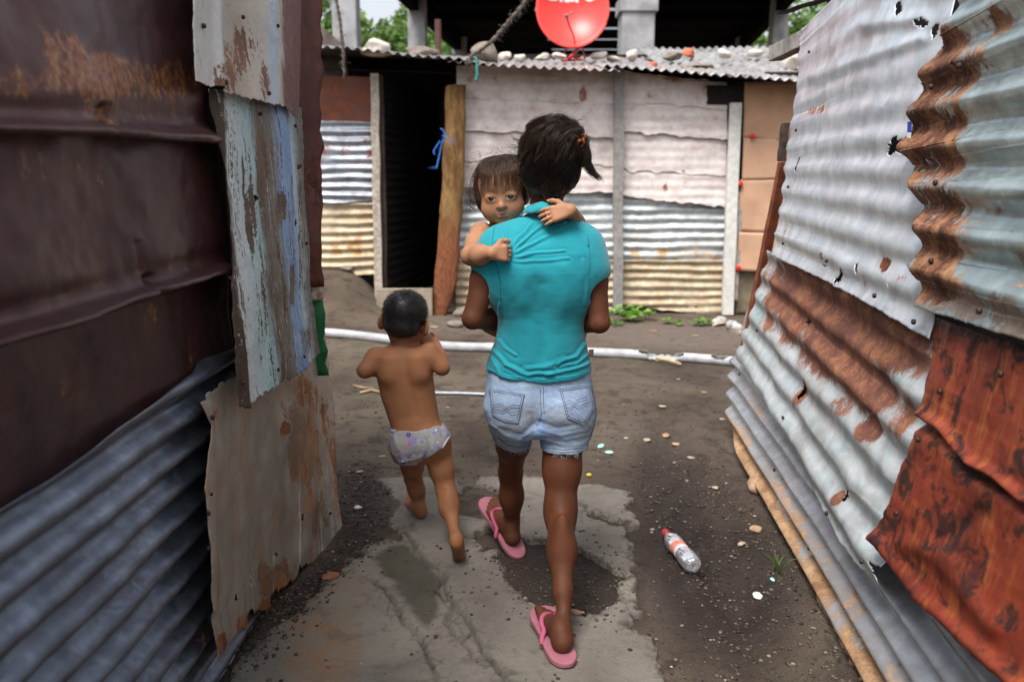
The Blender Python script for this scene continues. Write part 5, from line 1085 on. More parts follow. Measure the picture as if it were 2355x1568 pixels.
gX, gY = proj(np.stack((X, Y, Z), -1))
xm = at(1232, 1000, 2.5)[0]
cutL = np.where(X < xm, (np.interp(X, [at(1140, 1010, 2.6)[0], at(1160, 1010, 2.6)[0], at(1185, 1010, 2.6)[0], at(1225, 1010, 2.6)[0]], [at(1141, 1008, 2.60)[2], at(1160, 1026, 2.57)[2], at(1184, 1037, 2.555)[2], at(1212, 1034, 2.56)[2]]) - Z), at(1294, 1046, 2.40)[2] - Z)
F = np.maximum(F, cutL.astype(np.float32)); del X, Y, Z, gX, gY
V, Q = nets(F, lo, .004); V = relax(V, Q, 1, .5); N = vnormals(V, Q); px_, py_ = proj(V); back = sstep(.2, -.3, N[:, 1]); dsp = np.zeros(len(V))
for pts, w, am in [([(1240, 968), (1285, 985), (1330, 975)], 6, -.004), ([(1238, 985), (1290, 1000), (1345, 990)], 6, .005), ([(1300, 1010), (1345, 1000)], 5, .0035), ([(1242, 950), (1270, 935), (1290, 925)], 5, .003), ([(1228, 975), (1200, 998), (1150, 985)], 6, -.004), ([(1225, 990), (1190, 1012), (1155, 1000)], 5, .004), ([(1130, 975), (1165, 1000), (1200, 1010)], 5, .0035), ([(1340, 960), (1365, 985)], 5, .003)]:
    d = seg_dist(px_, py_, pts); dsp += .55 * am * np.exp(-(d / (.75 * w)) ** 2)
dsp += .006 * fbm(V[:, 0] * 11, V[:, 1] * 11, V[:, 2] * 16, 19, 4) + .0035 * np.abs(fbm(V[:, 0] * 16 + V[:, 2] * 9, V[:, 1] * 10, V[:, 2] * 22, 29, 3))
V2 = V + N * (dsp * back)[:, None]
def _denim():
    t = NT('washed_denim'); n = t.noise(5, 5, .6, .4); m = t.noise(18, 5, .65); f = t.noise(330, 3, .6, 0, t.map((1, 1, .35)))
    c = t.mix(t.rng(n, .35, .65), srgb(128, 150, 178), srgb(164, 182, 202)); c = t.mix(t.rng(m, .5, .7, 0, .5), c, srgb(112, 128, 160)); c = t.mix(t.attr('worn'), c, srgb(142, 140, 138)); c = t.mix(t.attr('blue'), c, srgb(112, 142, 190)); c = t.mix(t.rng(f, .5, .75, 0, .4), c, srgb(196, 204, 216))
    return t.out(c, .85, 0, t.bump(f, .3, .0015, t.bump(m, .3, .008)), .2)
M_denim = _denim()
sh = mesh('shorts', V2, Q, M_denim, gp, True, {'worn': blobs(px_, py_, [(1200, 960, 60, 40, 0, .55), (1290, 960, 60, 30, 0, .45), (1340, 960, 30, 50, 0, .3), (1160, 975, 50, 35, 0, .4)]), 'blue': blobs(px_, py_, [(1245, 1000, 18, 50, 0, .6), (1150, 910, 40, 30, 0, .3), (1260, 900, 30, 20, 0, .35), (1215, 1010, 20, 30, 0, .3)])})
tree_d = bvh(V2, Q); M_thread = plain('brown_topstitch', srgb(92, 84, 92), .8, 0, .2, 40, 0)
for pk in ([(1126, 893), (1207, 906), (1192, 974), (1160, 970), (1133, 955)], [(1286, 893), (1358, 884), (1369, 938), (1342, 978), (1304, 962)]):
    n = 26; A = resample(np.array([pk[0], pk[1]], float), n); Lf = resample(np.array([pk[0], pk[4], pk[3]], float), n); Rf = resample(np.array([pk[1], pk[2], pk[3]], float), n); V = []
    for j in range(n):
        for i in range(n):
            q = i / (n - 1); x, y = Lf[j] * (1 - q) + Rf[j] * q + (A[i] - A[0] * (1 - q) - A[-1] * q) * (1 - j / (n - 1)); p = drape(tree_d, x, y, .0032); V.append(p if p is not None else V[-1])
    po = mesh('pocket', np.array(V), grid_faces(n, n), M_denim, sh, True, {'worn': np.full(n * n, .25), 'blue': np.full(n * n, .2)}); m = po.modifiers.new('cloth', 'SOLIDIFY'); m.thickness = .003
    tp = bvh(np.array(V), grid_faces(n, n)); c = np.mean(pk, axis=0); ins = lambda f: [tuple(c + (np.array(p) - c) * f) for p in pk]
    for f in (.97, .86): seam('topstitch', ins(f) + [ins(f)[0]], .0007, M_thread, po, tp, .0005, 90, 4)
    a, b, e = np.array(pk[0]), np.array(pk[1]), np.array(pk[4]); w = (b - a)
    for dy in (34, 40):
        z = [a + w * .08 + (0, dy + 4), a + w * .32 + (0, dy - 4), a + w * .62 + (0, dy + 14), a + w * .88 + (0, dy + 6)]; seam('topstitch', z, .0006, M_thread, po, tp, .0005, 40, 4)
        z = [a + w * .08 + (0, dy + 12), a + w * .36 + (0, dy + 14), a + w * .62 + (0, dy - 4), a + w * .88 + (0, dy - 6)]; seam('topstitch', z, .0006, M_thread, po, tp, .0005, 40, 4)
for pts in ([(1243, 890), (1243, 925), (1246, 955), (1234, 980)], [(1250, 890), (1250, 925), (1252, 950)], [(1250, 1036), (1294, 1040), (1340, 1036)], [(1250, 1030), (1294, 1034), (1342, 1030)], [(1145, 1004), (1165, 1022), (1190, 1029), (1218, 1024)], [(1362, 890), (1372, 945), (1366, 980), (1350, 1025)]): seam('topstitch', pts, .0008, M_thread, sh, tree_d, .0006, 50, 4)
# frayed threads at the hems
P = []
for k in range(90):
    if k < 60: x, y = 1145 + 66 * (q := random.random()), np.interp(q, [0, .3, .6, 1], [1012, 1028, 1037, 1034])
    else: x, y = random.uniform(1250, 1345), 1044
    p = drape(tree_d, x, y - 2, .001)
    if p is not None: P.append(np.array([p, p + (random.gauss(0, .003), random.gauss(-.002, .002), -.006), p + (random.gauss(0, .006), random.gauss(-.003, .003), -random.uniform(.008, .018))]))
strands('frayed_hem', P, .0005, plain('white_thread', srgb(200, 206, 214), .9, 0, .1, 10, 0), sh)

# pink flip-flops
M_pinkf = plain('pink_rubber', srgb(166, 104, 116), .7, 0, .1, 16, .12); M_pinks = plain('bright_pink_strap', srgb(180, 86, 116), .6, 0, .08, 10, 0)
def flipflop(hl, d, L, sd, lift):
    d = d / np.linalg.norm(d); s_ = np.cross(d, (0, 0, 1)); s_ = s_ / np.linalg.norm(s_) * sd; up = np.cross(np.cross(d, (0, 0, 1)), d); up /= np.linalg.norm(up); o = empty('flip_flop', hl); o.parent = gp; o.matrix_parent_inverse = Matrix.Translation(-_root_offset(gp))
    prof = [(-.03, .0), (-.022, .022), (.0, .036), (.05, .042), (.10, .040), (.15, .044), (.19, .050), (.225, .046), (.245, .030), (.254, .0)]
    inn = [(-.03, .0), (-.022, -.022), (.0, -.034), (.05, -.036), (.10, -.031), (.15, -.034), (.19, -.040), (.225, -.038), (.245, -.026), (.254, .0)]
    pts = resample(np.array(prof), 30)[:-1].tolist() + resample(np.array(inn), 30)[::-1][:-1].tolist(); f = L / .215; V = []; pts = np.array(pts); pts = resample(np.vstack((pts, pts[:1])), 121)[:-1]
    for _ in range(9): pts = .5 * pts + .25 * (np.roll(pts, 1, 0) + np.roll(pts, -1, 0))
    n = len(pts)
    for zz in (.004, .007, .019, .022):
        sc = .97 if zz in (.004, .022) else 1.0
        for a, b in pts: V.append(hl + d * ((a - .11) * sc + .11) * f + s_ * b * sc * f + up * (zz + lift(a)))
    Fq = [(k * n + i, k * n + (i + 1) % n, (k + 1) * n + (i + 1) % n, (k + 1) * n + i) for k in range(3) for i in range(n)] + [tuple(range(3 * n, 4 * n)), tuple(range(n - 1, -1, -1))]
    so_ = mesh('sole', V, Fq, M_pinkf, o, False); so_.modifiers.new('b', 'BEVEL').width = .0015
    t = hl + d * .175 * f + s_ * .012 * -1 + up * (.030 + lift(.17))
    for m_ in (1, -1):
        e = hl + d * .075 * f + s_ * m_ * .042 * f + up * (.012 + lift(.07)); mid = hl + d * .135 * f + s_ * m_ * .040 * f + up * (.058 + lift(.12)); P = [(1 - q) ** 2 * t + 2 * q * (1 - q) * (mid + up * .012) + q * q * e for q in np.linspace(0, 1, 16)]
        for i in range(15):                   # lie on the foot
            h_ = tree_b.find_nearest(Vector(P[i])); dp = (Vector(P[i]) - h_[0]).dot(h_[1])
            if dp < .004 or i > 2: P[i] = np.array(h_[0] + h_[1] * .004) if dp < .018 else P[i]
        P = np.array(P); P[1:-1] = .5 * P[1:-1] + .25 * (P[:-2] + P[2:])
        st = MB(); st.tube(P, np.linspace(.006, .0085, 16), 8).build('strap', M_pinks, o, True)
    return o
fR = flipflop(fzR + (0, 0, -.021), dR, .236, -1, lambda a: 0.0); fL = flipflop(fzL + (.0, .0, -.021), dL, .236, 1, lambda a: .0)

# hair: swept up into a messy knot at the crown
bun = at(1318, 322, 2.43); s0 = 1.13
hb = [el(hc + R_away @ np.array((0, .020, .034)) * s0, np.array((.079, .088, .080)) * s0, R_away, .02), el(at(1240, 395, 2.45), (.058, .05, .062), None, .03), el(at(1285, 402, 2.45), (.060, .05, .06), None, .03), el(at(1302, 318, 2.45), (.058, .050, .050), None, .03), el(at(1330, 340, 2.43), (.030, .030, .055), None, .02), el(at(1268, 312, 2.46), (.054, .05, .040), None, .03), el(at(1225, 345, 2.46), (.04, .05, .04), None, .02), el(at(1262, 428, 2.44), (.046, .03, .03), None, .03)]
F, lo, ax = field(hb, .005); V, Q = nets(F, lo, .005); N = vnormals(V, Q)
g = fbm(V[:, 0] * 55 + V[:, 2] * 22, V[:, 1] * 18, V[:, 2] * 26, 4, 4); V = V + N * (.004 * g + .016 * fbm(V[:, 0] * 20, V[:, 1] * 20, V[:, 2] * 20, 9, 3) * sstep(1.36, 1.44, V[:, 2]))[:, None]
ho = mesh('hair', V, Q, HM_G, gp, True, {'tone': (.3 + .6 * g).clip(0, 1)}); tree_h = bvh(V, Q); rg = np.random.default_rng(3); P, tn = [], []
def hug(p, off):
    h = tree_h.find_nearest(Vector(p)); return np.array(h[0] + (Vector(p) - h[0]).normalized() * 0 + h[1] * off)
for k in range(1700):
    x, y = rg.uniform(1192, 1350), rg.uniform(285, 445); a = drape(tree_h, x, y, .002)
    if a is None: continue
    w = np.array((rg.normal(0, .02), rg.normal(0, .012), rg.normal(0, .02))); ctrl = (a + bun) / 2 + (rg.normal(0, .02), -.03, .04 + rg.normal(0, .02)); end = bun + w; L = rg.uniform(.55, 1)
    path = []
    for q in np.linspace(0, L, 9):
        p = (1 - q) ** 2 * a + 2 * q * (1 - q) * ctrl + q * q * end; path.append(hug(p, .0015 + .007 * math.sin(math.pi * q) * rg.random()))
    P.append(np.array(path)); tn.append(rg.random() ** 2 * (1 if y < 370 else .35))
for j in range(80):                            # wavy locks swept across the crown
    a0 = drape(tree_h, rg.uniform(1196, 1300), rg.uniform(285, 372), .003)
    if a0 is None: continue
    out = rg.uniform(.004, .022); ph_ = rg.uniform(0, 6.28); lat = rg.normal(0, .02); br = rg.random()
    for k in range(26):
        o_ = rg.normal(0, .0035, 3); path = []
        for q in np.linspace(0, rg.uniform(.75, 1.05), 11):
            p = (1 - q) * a0 + q * bun + np.array((lat, -.02, .035)) * math.sin(math.pi * min(q, 1)); h_ = hug(p, out * math.sin(math.pi * min(q, 1)) + .002); path.append(h_ + o_ + (.006 * math.sin(ph_ + q * 8), 0, .006 * math.cos(ph_ + q * 7)))
        P.append(np.array(path)); tn.append(min(1, .3 + .8 * br * rg.random() + .2 * rg.random()))
for k in range(150):                           # loops and flyaways over the knot
    a = hug(bun + rg.normal(0, .035, 3) * (1.5, .7, 1) + (-.025, -.03, .0), .001); c = a + rg.normal(0, .012, 3) + (0, -.008, .024); e = hug(a + rg.normal(0, .035, 3) + (-.005, -.01, -.01), .002)
    P.append(np.array([(1 - q) ** 2 * a + 2 * q * (1 - q) * c + q * q * e for q in np.linspace(0, 1, 9)])); tn.append(rg.random())
for k in range(520):                           # the loose tail on the right
    j = rg.normal(0, 1, 2) * .9; K = [(1338 + 5 * j[0], 325 + 8 * j[1]), (1352 + 4 * j[0], 352), (1349 + 6 * j[0], 376), (1362 + 6 * j[0], 398), (1386 + 6 * j[0], 418 + 4 * j[1])]; e = rg.uniform(.6, 1)
    Kp = resample(np.array([at(x, y, 2.41 + .012 * j[1]) for x, y in K]), 14)[:max(5, int(14 * e))]; Kp = Kp + np.cumsum(rg.normal(0, .0006, Kp.shape), 0); P.append(Kp); tn.append(rg.random() * .7)
for k in range(170):                           # wisps at the left temple and nape
    a = at(rg.uniform(1185, 1215), rg.uniform(320, 370), 2.45) if k < 110 else at(rg.uniform(1225, 1300), rg.uniform(430, 448), 2.41); b = a + (rg.normal(-.015 if k < 110 else 0, .014), rg.normal(0, .01), rg.normal(.0, .016) - (0 if k < 110 else .016)); c = (a + b) / 2 + rg.normal(0, .010, 3)
    P.append(np.array([(1 - q) ** 2 * a + 2 * q * (1 - q) * c + q * q * b for q in np.linspace(0, 1, 8)])); tn.append(rg.random())
for k in range(26):
    a = at(rg.uniform(1250, 1330), rg.uniform(275, 292), 2.46); b = a + (rg.normal(.012, .02), rg.normal(0, .01), abs(rg.normal(.012, .012))); c = (a + b) / 2 + rg.normal(0, .008, 3)
    P.append(np.array([(1 - q) ** 2 * a + 2 * q * (1 - q) * c + q * q * b for q in np.linspace(0, 1, 8)])); tn.append(rg.random())
strands('hair_strands', P, .0006, HM_G, ho, tn)['kind'] = 'stuff'
# orange brown hair tie
mb = MB(); c0 = at(1322, 320, 2.392)
mb.tube([c0 + (.026 * (math.cos(q) + .25 * math.sin(3 * q)), .006 * math.sin(2 * q), .011 * math.sin(q) + .005 * math.sin(4 * q)) for q in np.linspace(0, 5.6, 40)], .0062, 8, True, .2)
mb.tube([c0 + (.022, -.004, .004), c0 + (.026, -.006, -.012), c0 + (.018, -.004, -.022)], .004, 6); mb.build('hair_tie', plain('rust_orange_cloth', srgb(140, 76, 42), .85, 0, .3, 60, .3), gp, True)
# ================================================================== toddler held over the girl's left shoulder
tp_ = empty('person', at(1160, 700, 2.66), 'bare-shouldered toddler with curly brown hair looking back over the girl\'s shoulder', 'person')
tc = at(1155, 447, 2.575)
R_t = np.array(Matrix.Rotation(math.radians(-7), 3, 'Y') @ Matrix.Rotation(math.radians(8), 3, 'X') @ Matrix.Rotation(math.radians(-4), 3, 'Z'))
tb = head(tc, R_t, 1.0, True)
nk = tc + np.array((0.004, .03, -.105)); ch = nk + np.array((.005, .045, -.10)); be = ch + np.array((.015, .0, -.13))
tb += [rc(tc + (0, .02, -.05), nk, .044, .042, .02), el(ch, (.088, .066, .085), None, .03), el(be, (.085, .068, .09), None, .04)]
sL, eL, wL = at(1105, 537, 2.555), at(1083, 588, 2.425), at(1131, 582, 2.335)
sR, eR, wR = nk + np.array((.085, .02, -.055)), at(1325, 512, 2.53), at(1313, 484, 2.375)
tb += [rc(nk + (0, .015, -.05), sL, .032, .031, .02), rc(nk + (0, .01, -.02), sR, .036, .032, .03)]
tb += limb([sL, sL * .5 + eL * .5, eL], [.030, .030, .027], .02) + limb([eL, eL * .55 + wL * .45 + (0, 0, -.001), wL], [.027, .0285, .0185], .015)
tb += limb([sR, eR], [.030, .025], .02) + limb([eR, wR], [.025, .018], .015)
tb += hand(wL + (.004, -.002, 0), (1, .16, -.02), (0, 1, -.12), .098, (38, 86, 55), 4, 1, 45, .34)
tb += hand(wR + (-.004, -.004, 0), (-.93, -.08, -.20), (.05, 1, -.35), .100, (16, 18, 10), 9, -1, 20)
for m, kx in ((-1, 1108), (1, 1390)):         # legs astride the girl's waist
    hp = be + np.array((m * .05, -.01, -.06)); kn = at(1172 if m < 0 else 1318, 760, 2.68); fo = at(1180 if m < 0 else 1310, 850, 2.74); tb += limb([hp, kn, fo], [.055, .042, .028], .02) + foot(fo + (0, 0, -.03), (.1 * m, .5, -.8), .12, up=(0, .8, .5), side=m)
hT = .0027
F, lo, ax = field(tb, hT); V, Q = nets(F, lo, hT); V = relax(V, Q, 1, .35)
L = (V - tc) @ R_t                             # head-local coordinates
lip = np.exp(-((np.abs(L[:, 2] + .0495) / .0085) ** 2)) * sstep(.019, .011, np.abs(L[:, 0])) * (L[:, 1] < -.06) * sstep(-.0665, -.071, L[:, 1])
lip = lip + .22 * np.exp(-(((np.abs(L[:, 0]) - .034) / .016) ** 2 + ((L[:, 2] + .034) / .014) ** 2)) * (L[:, 1] < -.03)
brow = 0
for m in (-1, 1):
    bx, bz = np.abs(L[:, 0]) - .030, L[:, 2] - (.0215 - .10 * np.abs(np.abs(L[:, 0]) - .026)); brow = np.maximum(brow, .32 * np.exp(-(bz / .0028) ** 2) * sstep(.018, .012, np.abs(bx)) * (L[:, 1] < -.04))
    ux = (L[:, 0] - m * .0285) / .0140; lid = np.exp(-((L[:, 2] - (.0058 * np.sqrt(np.clip(1 - ux * ux, 0, 1)) + .0012)) / .0017) ** 2) * (np.abs(ux) < 1.08) * (L[:, 1] < -.05); brow = np.maximum(brow, .95 * lid)
mesh('body', V, Q, SK_T, tp_, True, {'lips': lip.clip(0, 1), 'dirt': np.clip(brow + .25 * sstep(-.02, -.16, L[:, 2]) * sstep(0, .5, fbm(V[:, 0] * 20, V[:, 1] * 20, V[:, 2] * 20, 8, 3)) * .4, 0, 1)})
def _eye():
    t = NT('dark_brown_eye'); s_ = t.n.new('ShaderNodeVectorMath'); s_.operation = 'LENGTH'; mp = t.map((1, 0, 1)); t.l.new(mp, s_.inputs[0])
    c = t.ramp(s_.outputs['Value'], [(.0, (.004, .003, .003)), (.0034, (.004, .003, .003)), (.0040, (.030, .013, .006)), (.0085, (.010, .005, .003))])
    c = t.mix(t.rng(s_.outputs['Value'], .0083, .0091), c, (.62, .57, .55)); return t.out(c, .08, 0, None, .6, Coat_Weight=.6)
M_eye = _eye(); bm = bmesh.new(); bmesh.ops.create_uvsphere(bm, u_segments=28, v_segments=18, radius=.0143); em = bpy.data.meshes.new('eye'); bm.to_mesh(em); bm.free(); em.materials.append(M_eye); em.shade_smooth()
for m in (-1, 1):
    e = bpy.data.objects.new('eye', em); COL.objects.link(e); e.parent = tp_; e.matrix_parent_inverse = Matrix.Translation(-_root_offset(tp_)); c = tc + R_t @ np.array((m * .0285, -.0630, .0015))
    e.matrix_basis = Matrix.Translation(c) @ Matrix(R_t.tolist()).to_4x4() @ Matrix.Rotation(math.radians(4 * m + 3), 4, 'Z') @ Matrix.Rotation(math.radians(-7), 4, 'X')
# soft curly hair
hb = [el(tc + R_t @ np.array((0, .020, .041)), np.array((.0765, .082, .072)), R_t, .02), el(tc + R_t @ np.array((-.062, .02, .0)), (.026, .045, .055), R_t, .02), el(tc + R_t @ np.array((.064, .025, .005)), (.022, .045, .05), R_t, .02), el(tc + R_t @ np.array((0, -.085, .002)), np.array((.060, .050, .060)), R_t, .03, -1)]
F, lo, ax = field(hb, .0035); V, Q = nets(F, lo, .0035); N = vnormals(V, Q); Lh = (V - tc) @ R_t
g = fbm(np.arctan2(Lh[:, 0], Lh[:, 1] + .02) * 22, Lh[:, 2] * 14, Lh[:, 1] * 14, 4, 3); V = V + N * (.0022 * g)[:, None]
ho = mesh('hair', V, Q, HM_T, tp_, True, {'tone': (.35 + .6 * g).clip(0, 1)}); tree_h = bvh(V, Q); rg = np.random.default_rng(8); P, tn = [], []
cr_ = tc + R_t @ np.array((.006, .012, .112))
for k in range(4600):
    az = rg.uniform(-2.5, 2.5) if k % 2 else rg.uniform(-1.1, 1.1); d = R_t @ np.array((math.sin(az), -math.cos(az), 0)); st = cr_ + R_t @ (rg.normal(0, .014, 3) * (1, 1, .1)); fr = math.cos(az)
    ln = rg.uniform(.085, .118) if fr > .3 else rg.uniform(.10, .165); path = []; p = st.copy(); v = d * 1.0; m_ = 13; ph_ = rg.uniform(0, 6.28); curl = rg.uniform(.1, .55)
    v = v + R_t @ np.array((-.45, 0, 0)) * max(fr, 0)
    for q in range(m_):
        path.append(p.copy()); v = v + R_t @ np.array((0, 0, -.24)) * (.5 + q / m_); v /= np.linalg.norm(v); p = p + v * ln / m_
        if q > 8 and fr < .55: p = p + d * curl * .0045 * math.sin(ph_ + q * 1.3) + np.cross(d, (0, 0, 1)) * curl * .0042 * math.cos(ph_ + q * 1.3)
        h = tree_h.find_nearest(Vector(p)); dp = (Vector(p) - h[0]).dot(h[1])
        if dp < .0012: p = np.array(h[0] + h[1] * (.0008 + .002 * rg.random()))
    P.append(np.array(path)); tn.append(rg.random())
for k in range(150):                           # curls beside the left ear
    c = at(1084 + rg.normal(0, 7), rg.uniform(430, 478), 2.57 + rg.normal(0, .012)); r = rg.uniform(.006, .014); a0 = rg.uniform(0, 6.28); tt = np.linspace(0, rg.uniform(3, 5.5), 14)
    P.append(c + np.stack((r * np.cos(a0 + tt), .003 * tt * rg.normal(), r * np.sin(a0 + tt) - .003 * tt), -1)); tn.append(rg.random())
for k in range(46):
    x = rg.uniform(1075, 1195); a = at(x, np.interp(x, [1075, 1110, 1150, 1195], [385, 358, 350, 362]), 2.58); b = a + (rg.normal(-.01, .015), rg.normal(0, .01), abs(rg.normal(.010, .010))); c = (a + b) / 2 + rg.normal(0, .008, 3)
    P.append(np.array([(1 - q) ** 2 * a + 2 * q * (1 - q) * c + q * q * b for q in np.linspace(0, 1, 8)])); tn.append(rg.random())
for k in range(460):                           # soft fringe over the forehead
    x0 = rg.uniform(-.060, .055); a = tc + R_t @ np.array((x0 * .92 + .008, -.050 + 3 * x0 * x0, .092)); e = tc + R_t @ np.array((x0 + rg.normal(0, .006), -.0825 + .35 * x0 * x0 / .05, rg.uniform(.020, .050))); c = (a + e) / 2 + R_t @ np.array((0, -.014, .008))
    P.append(np.array([(1 - q) ** 2 * a + 2 * q * (1 - q) * c + q * q * e for q in np.linspace(0, 1, 9)])); tn.append(.4 + .6 * rg.random())
strands('hair_strands', P, .00045, HM_T, ho, tn)['kind'] = 'stuff'

# ================================================================== small boy running ahead
bp = empty('person', at(1000, 1250, 2.98), 'small barefoot boy in patterned underpants running with his back turned', 'person')
bp.location.z = .03; WOFF[bp.name] = bp.location.copy()
YK = 3.0
KL = [lev(797, 890, 968, YK, .046), lev(815, 864, 990, YK, .064), lev(840, 864, 996, YK, .076), lev(866, 867, 996, YK, .080), lev(908, 876, 1001, YK - .005, .078), lev(950, 890, 1008, YK - .01, .077), lev(978, 900, 1014, YK - .015, .082), lev(1005, 902, 1026, YK - .02, .090), lev(1030, 905, 1024, YK - .02, .088), lev(1052, 915, 1012, YK - .015, .074)]
bc = at(931, 740, 3.02); R_b = np.array(Matrix.Rotation(math.pi - .12, 3, 'Z') @ Matrix.Rotation(math.radians(-7), 3, 'Y') @ Matrix.Rotation(math.radians(10), 3, 'X'))
bb = head(bc, R_b, 1.08, True, 1.2, .005) + [loft(KL, .02), rc(at(926, 812, YK), at(928, 762, YK + .01), .040, .037, .03), rc(at(874, 826, YK), at(983, 821, YK), .034, .034, .03)]
aL, aR = at(862, 818, YK), at(990, 808, YK); qL, qR = at(839, 852, 2.95), at(1017, 846, 2.98); zL, zR = at(905, 842, 3.13), at(1004, 797, 3.05)
bb += limb([aL, qL], [.033, .027], .02) + limb([qL, qL * .5 + zL * .5, zL], [.027, .027, .019], .012) + hand(zL, (.6, .6, .1), (0, 0, -1), .10, (40, 50, 30), 5, 1)
bb += limb([aR, qR], [.034, .027], .02) + limb([qR, qR * .5 + zR * .5, zR], [.027, .027, .019], .012) + hand(zR, (-.75, .2, .5), (-.3, .7, -.5), .105, ((25, 45, 30), (35, 50, 30), (40, 55, 30), (45, 60, 30)), 6, -1, 30)
fb = gpt(1060, 1302); fb[2] = floor_h(fb[0], fb[1]); ff = gpt(973, 1203); ff[2] = floor_h(ff[0], ff[1])
hpR, knR, akR = at(1003, 1020, 2.97), at(1026, 1128, 2.93), at(1047, 1232, 2.79); hpL, knL, akL = at(945, 1030, 2.99), at(950, 1098, 3.16), at(970, 1172, 3.20)
bb += limb([hpR, hpR * .45 + knR * .55, knR], [.056, .042, .033], .03) + limb([knR, knR * .66 + akR * .34, akR], [.033, .032, .0185], .03) + [el(knR * .7 + akR * .3 + (0, -.008, 0), (.025, .026, .055), None, .03)]
bb += limb([hpL, hpL * .4 + knL * .6, knL], [.054, .041, .032], .03) + limb([knL, knL * .62 + akL * .38, akL], [.031, .0305, .018], .03)
bb += [el(at(940, 1022, 2.955), (.062, .07, .062), None, .03), el(at(993, 1018, 2.945), (.062, .07, .062), None, .03)]
# back foot stands on its ball, heel lifted; front foot flat
fd = np.array((.10, .50, -.86)); LB = .15; hb_ = fb - fd / np.linalg.norm(fd) * LB * .62 + np.array((-.004, -.028, .022))
bb += foot(hb_, fd, LB, up=(0, .86, .50), side=-1, toes=52) + [rc(akR, hb_ + np.array((0, .03, .010)), .0185, .022, .015)]
dd_ = np.array((-.082, .10, .035)); bb += foot(ff, dd_, LB, side=1, toes=6) + [rc(akL, ff + dd_ / np.linalg.norm(dd_) * .025 + (0, 0, .03), .0185, .023, .015)]
bb += [rc(at(926, 815, 2.922), at(958, 955, 2.906), .005, .006, .022, -1), rc(at(960, 826, 2.950), at(966, 862, 2.944), .018, .022, .04), rc(at(896, 832, 2.950), at(894, 864, 2.944), .018, .022, .04)]
hB = .0042
F, lo, ax = field(bb, hB); V, Q = nets(F, lo, hB); V = relax(V, Q, 2, .4)
mesh('body', V, Q, SK_B, bp, True, {'lips': ph(V), 'dirt': np.clip(.6 * sstep(.09, .03, V[:, 2]) * sstep(-.3, .4, fbm(V[:, 0] * 30, V[:, 1] * 30, V[:, 2] * 30, 3, 3)) + .75 * blobs(*proj(V), [(1056, 1282, 16, 20, 20, 1)]) * (vnormals(V, Q)[:, 2] < .1), 0, 1)})
# underpants
up_ = [loft([(z, x, y, a + .006, b + .007) for z, x, y, a, b in KL if z < at(900, 955, YK)[2]], .02), rc(at(942, 1030, 2.985), at(943, 1058, 3.02), .066, .063, .03), rc(at(997, 1022, 2.965), at(1006, 1040, 2.965), .066, .060, .03), el(at(940, 1024, 2.95), (.068, .074, .064), None, .03), el(at(993, 1018, 2.94), (.066, .074, .064), None, .03)]
F, lo, ax = field(up_, .0035); X, Y, Z = np.meshgrid(*ax, indexing='ij')
wz = np.interp(X, [at(898, 1, YK)[0], at(1018, 1, YK)[0]], [at(898, 990, 2.92)[2], at(1018, 965, 2.92)[2]])
xc = at(968, 1060, 2.98)[0]
lz = np.where(X < xc, at(945, 1068, 2.93)[2] + 0 * X, np.interp(X, [xc, at(1034, 1, 2.96)[0]], [at(975, 1058, 2.93)[2], at(1034, 1003, 2.93)[2]]))
F = np.maximum(F, np.maximum(Z - wz, lz - Z).astype(np.float32)); del X, Y, Z
V, Q = nets(F, lo, .0035); V = relax(V, Q, 1, .5); N = vnormals(V, Q); px_, py_ = proj(V); d = np.zeros(len(V))
wy = np.interp(px_, [898, 1018], [990, 965]); band = np.exp(-((py_ - wy - 7) / 7) ** 2); d += band * .0025 * np.sin(px_ * 1.1) + .004 * fbm(V[:, 0] * 22, V[:, 1] * 22, V[:, 2] * 22, 6, 3)
for pts, w, am in (([(975, 1058), (982, 1035), (978, 1010)], 4, -.005), ([(905, 1000), (915, 1030), (930, 1060)], 5, .003), ([(1020, 975), (1026, 1000)], 4, .004), ([(1012, 975), (1018, 1000)], 3, -.003), ([(920, 1060), (950, 1058), (970, 1050)], 4, .004)): d += am * np.exp(-(seg_dist(px_, py_, pts) / w) ** 2)
def _cotton():
    t = NT('printed_cotton'); n = t.noise(9, 4); co = t.map((1, 1, 1)); v1 = t.voro(27, 'F1', co); c1 = t.voro(27, 'F1', co, 'Color'); v2 = t.voro(44, 'F1', t.map((1, 1, 1), loc=(3, 1, 2))); c2 = t.voro(44, 'F1', t.map((1, 1, 1), loc=(3, 1, 2)), 'Color')
    s1 = t.n.new('ShaderNodeSeparateColor'); t.l.new(c1, s1.inputs[0]); s2 = t.n.new('ShaderNodeSeparateColor'); t.l.new(c2, s2.inputs[0])
    c = t.mix(t.rng(n, .3, .7), srgb(138, 137, 134), srgb(160, 159, 158))
    ring = t.math('MULTIPLY', t.rng(v2, .24, .28), t.rng(v2, .40, .36)); c = t.mix(t.math('MULTIPLY', ring, t.rng(s2.outputs[0], .35, .4)), c, srgb(126, 112, 184))
    c = t.mix(t.math('MULTIPLY', t.rng(v2, .20, .15), t.rng(s2.outputs[1], .55, .6)), c, srgb(222, 224, 240))
    c = t.mix(t.math('MULTIPLY', t.rng(v1, .23, .19), t.rng(s1.outputs[0], .62, .66)), c, srgb(178, 92, 122)); c = t.mix(t.math('MULTIPLY', t.math('MULTIPLY', t.rng(v1, .30, .27), t.rng(v1, .15, .18)), t.rng(s1.outputs[1], .72, .75)), c, srgb(84, 76, 150))
    return t.out(c, .85, 0, t.bump(t.noise(300, 2), .15, .001, t.bump(t.noise(30, 3), .25, .005)), .2)
uo = mesh('underpants', V + N * d[:, None], Q, _cotton(), bp); tree_u = bvh(V, Q)
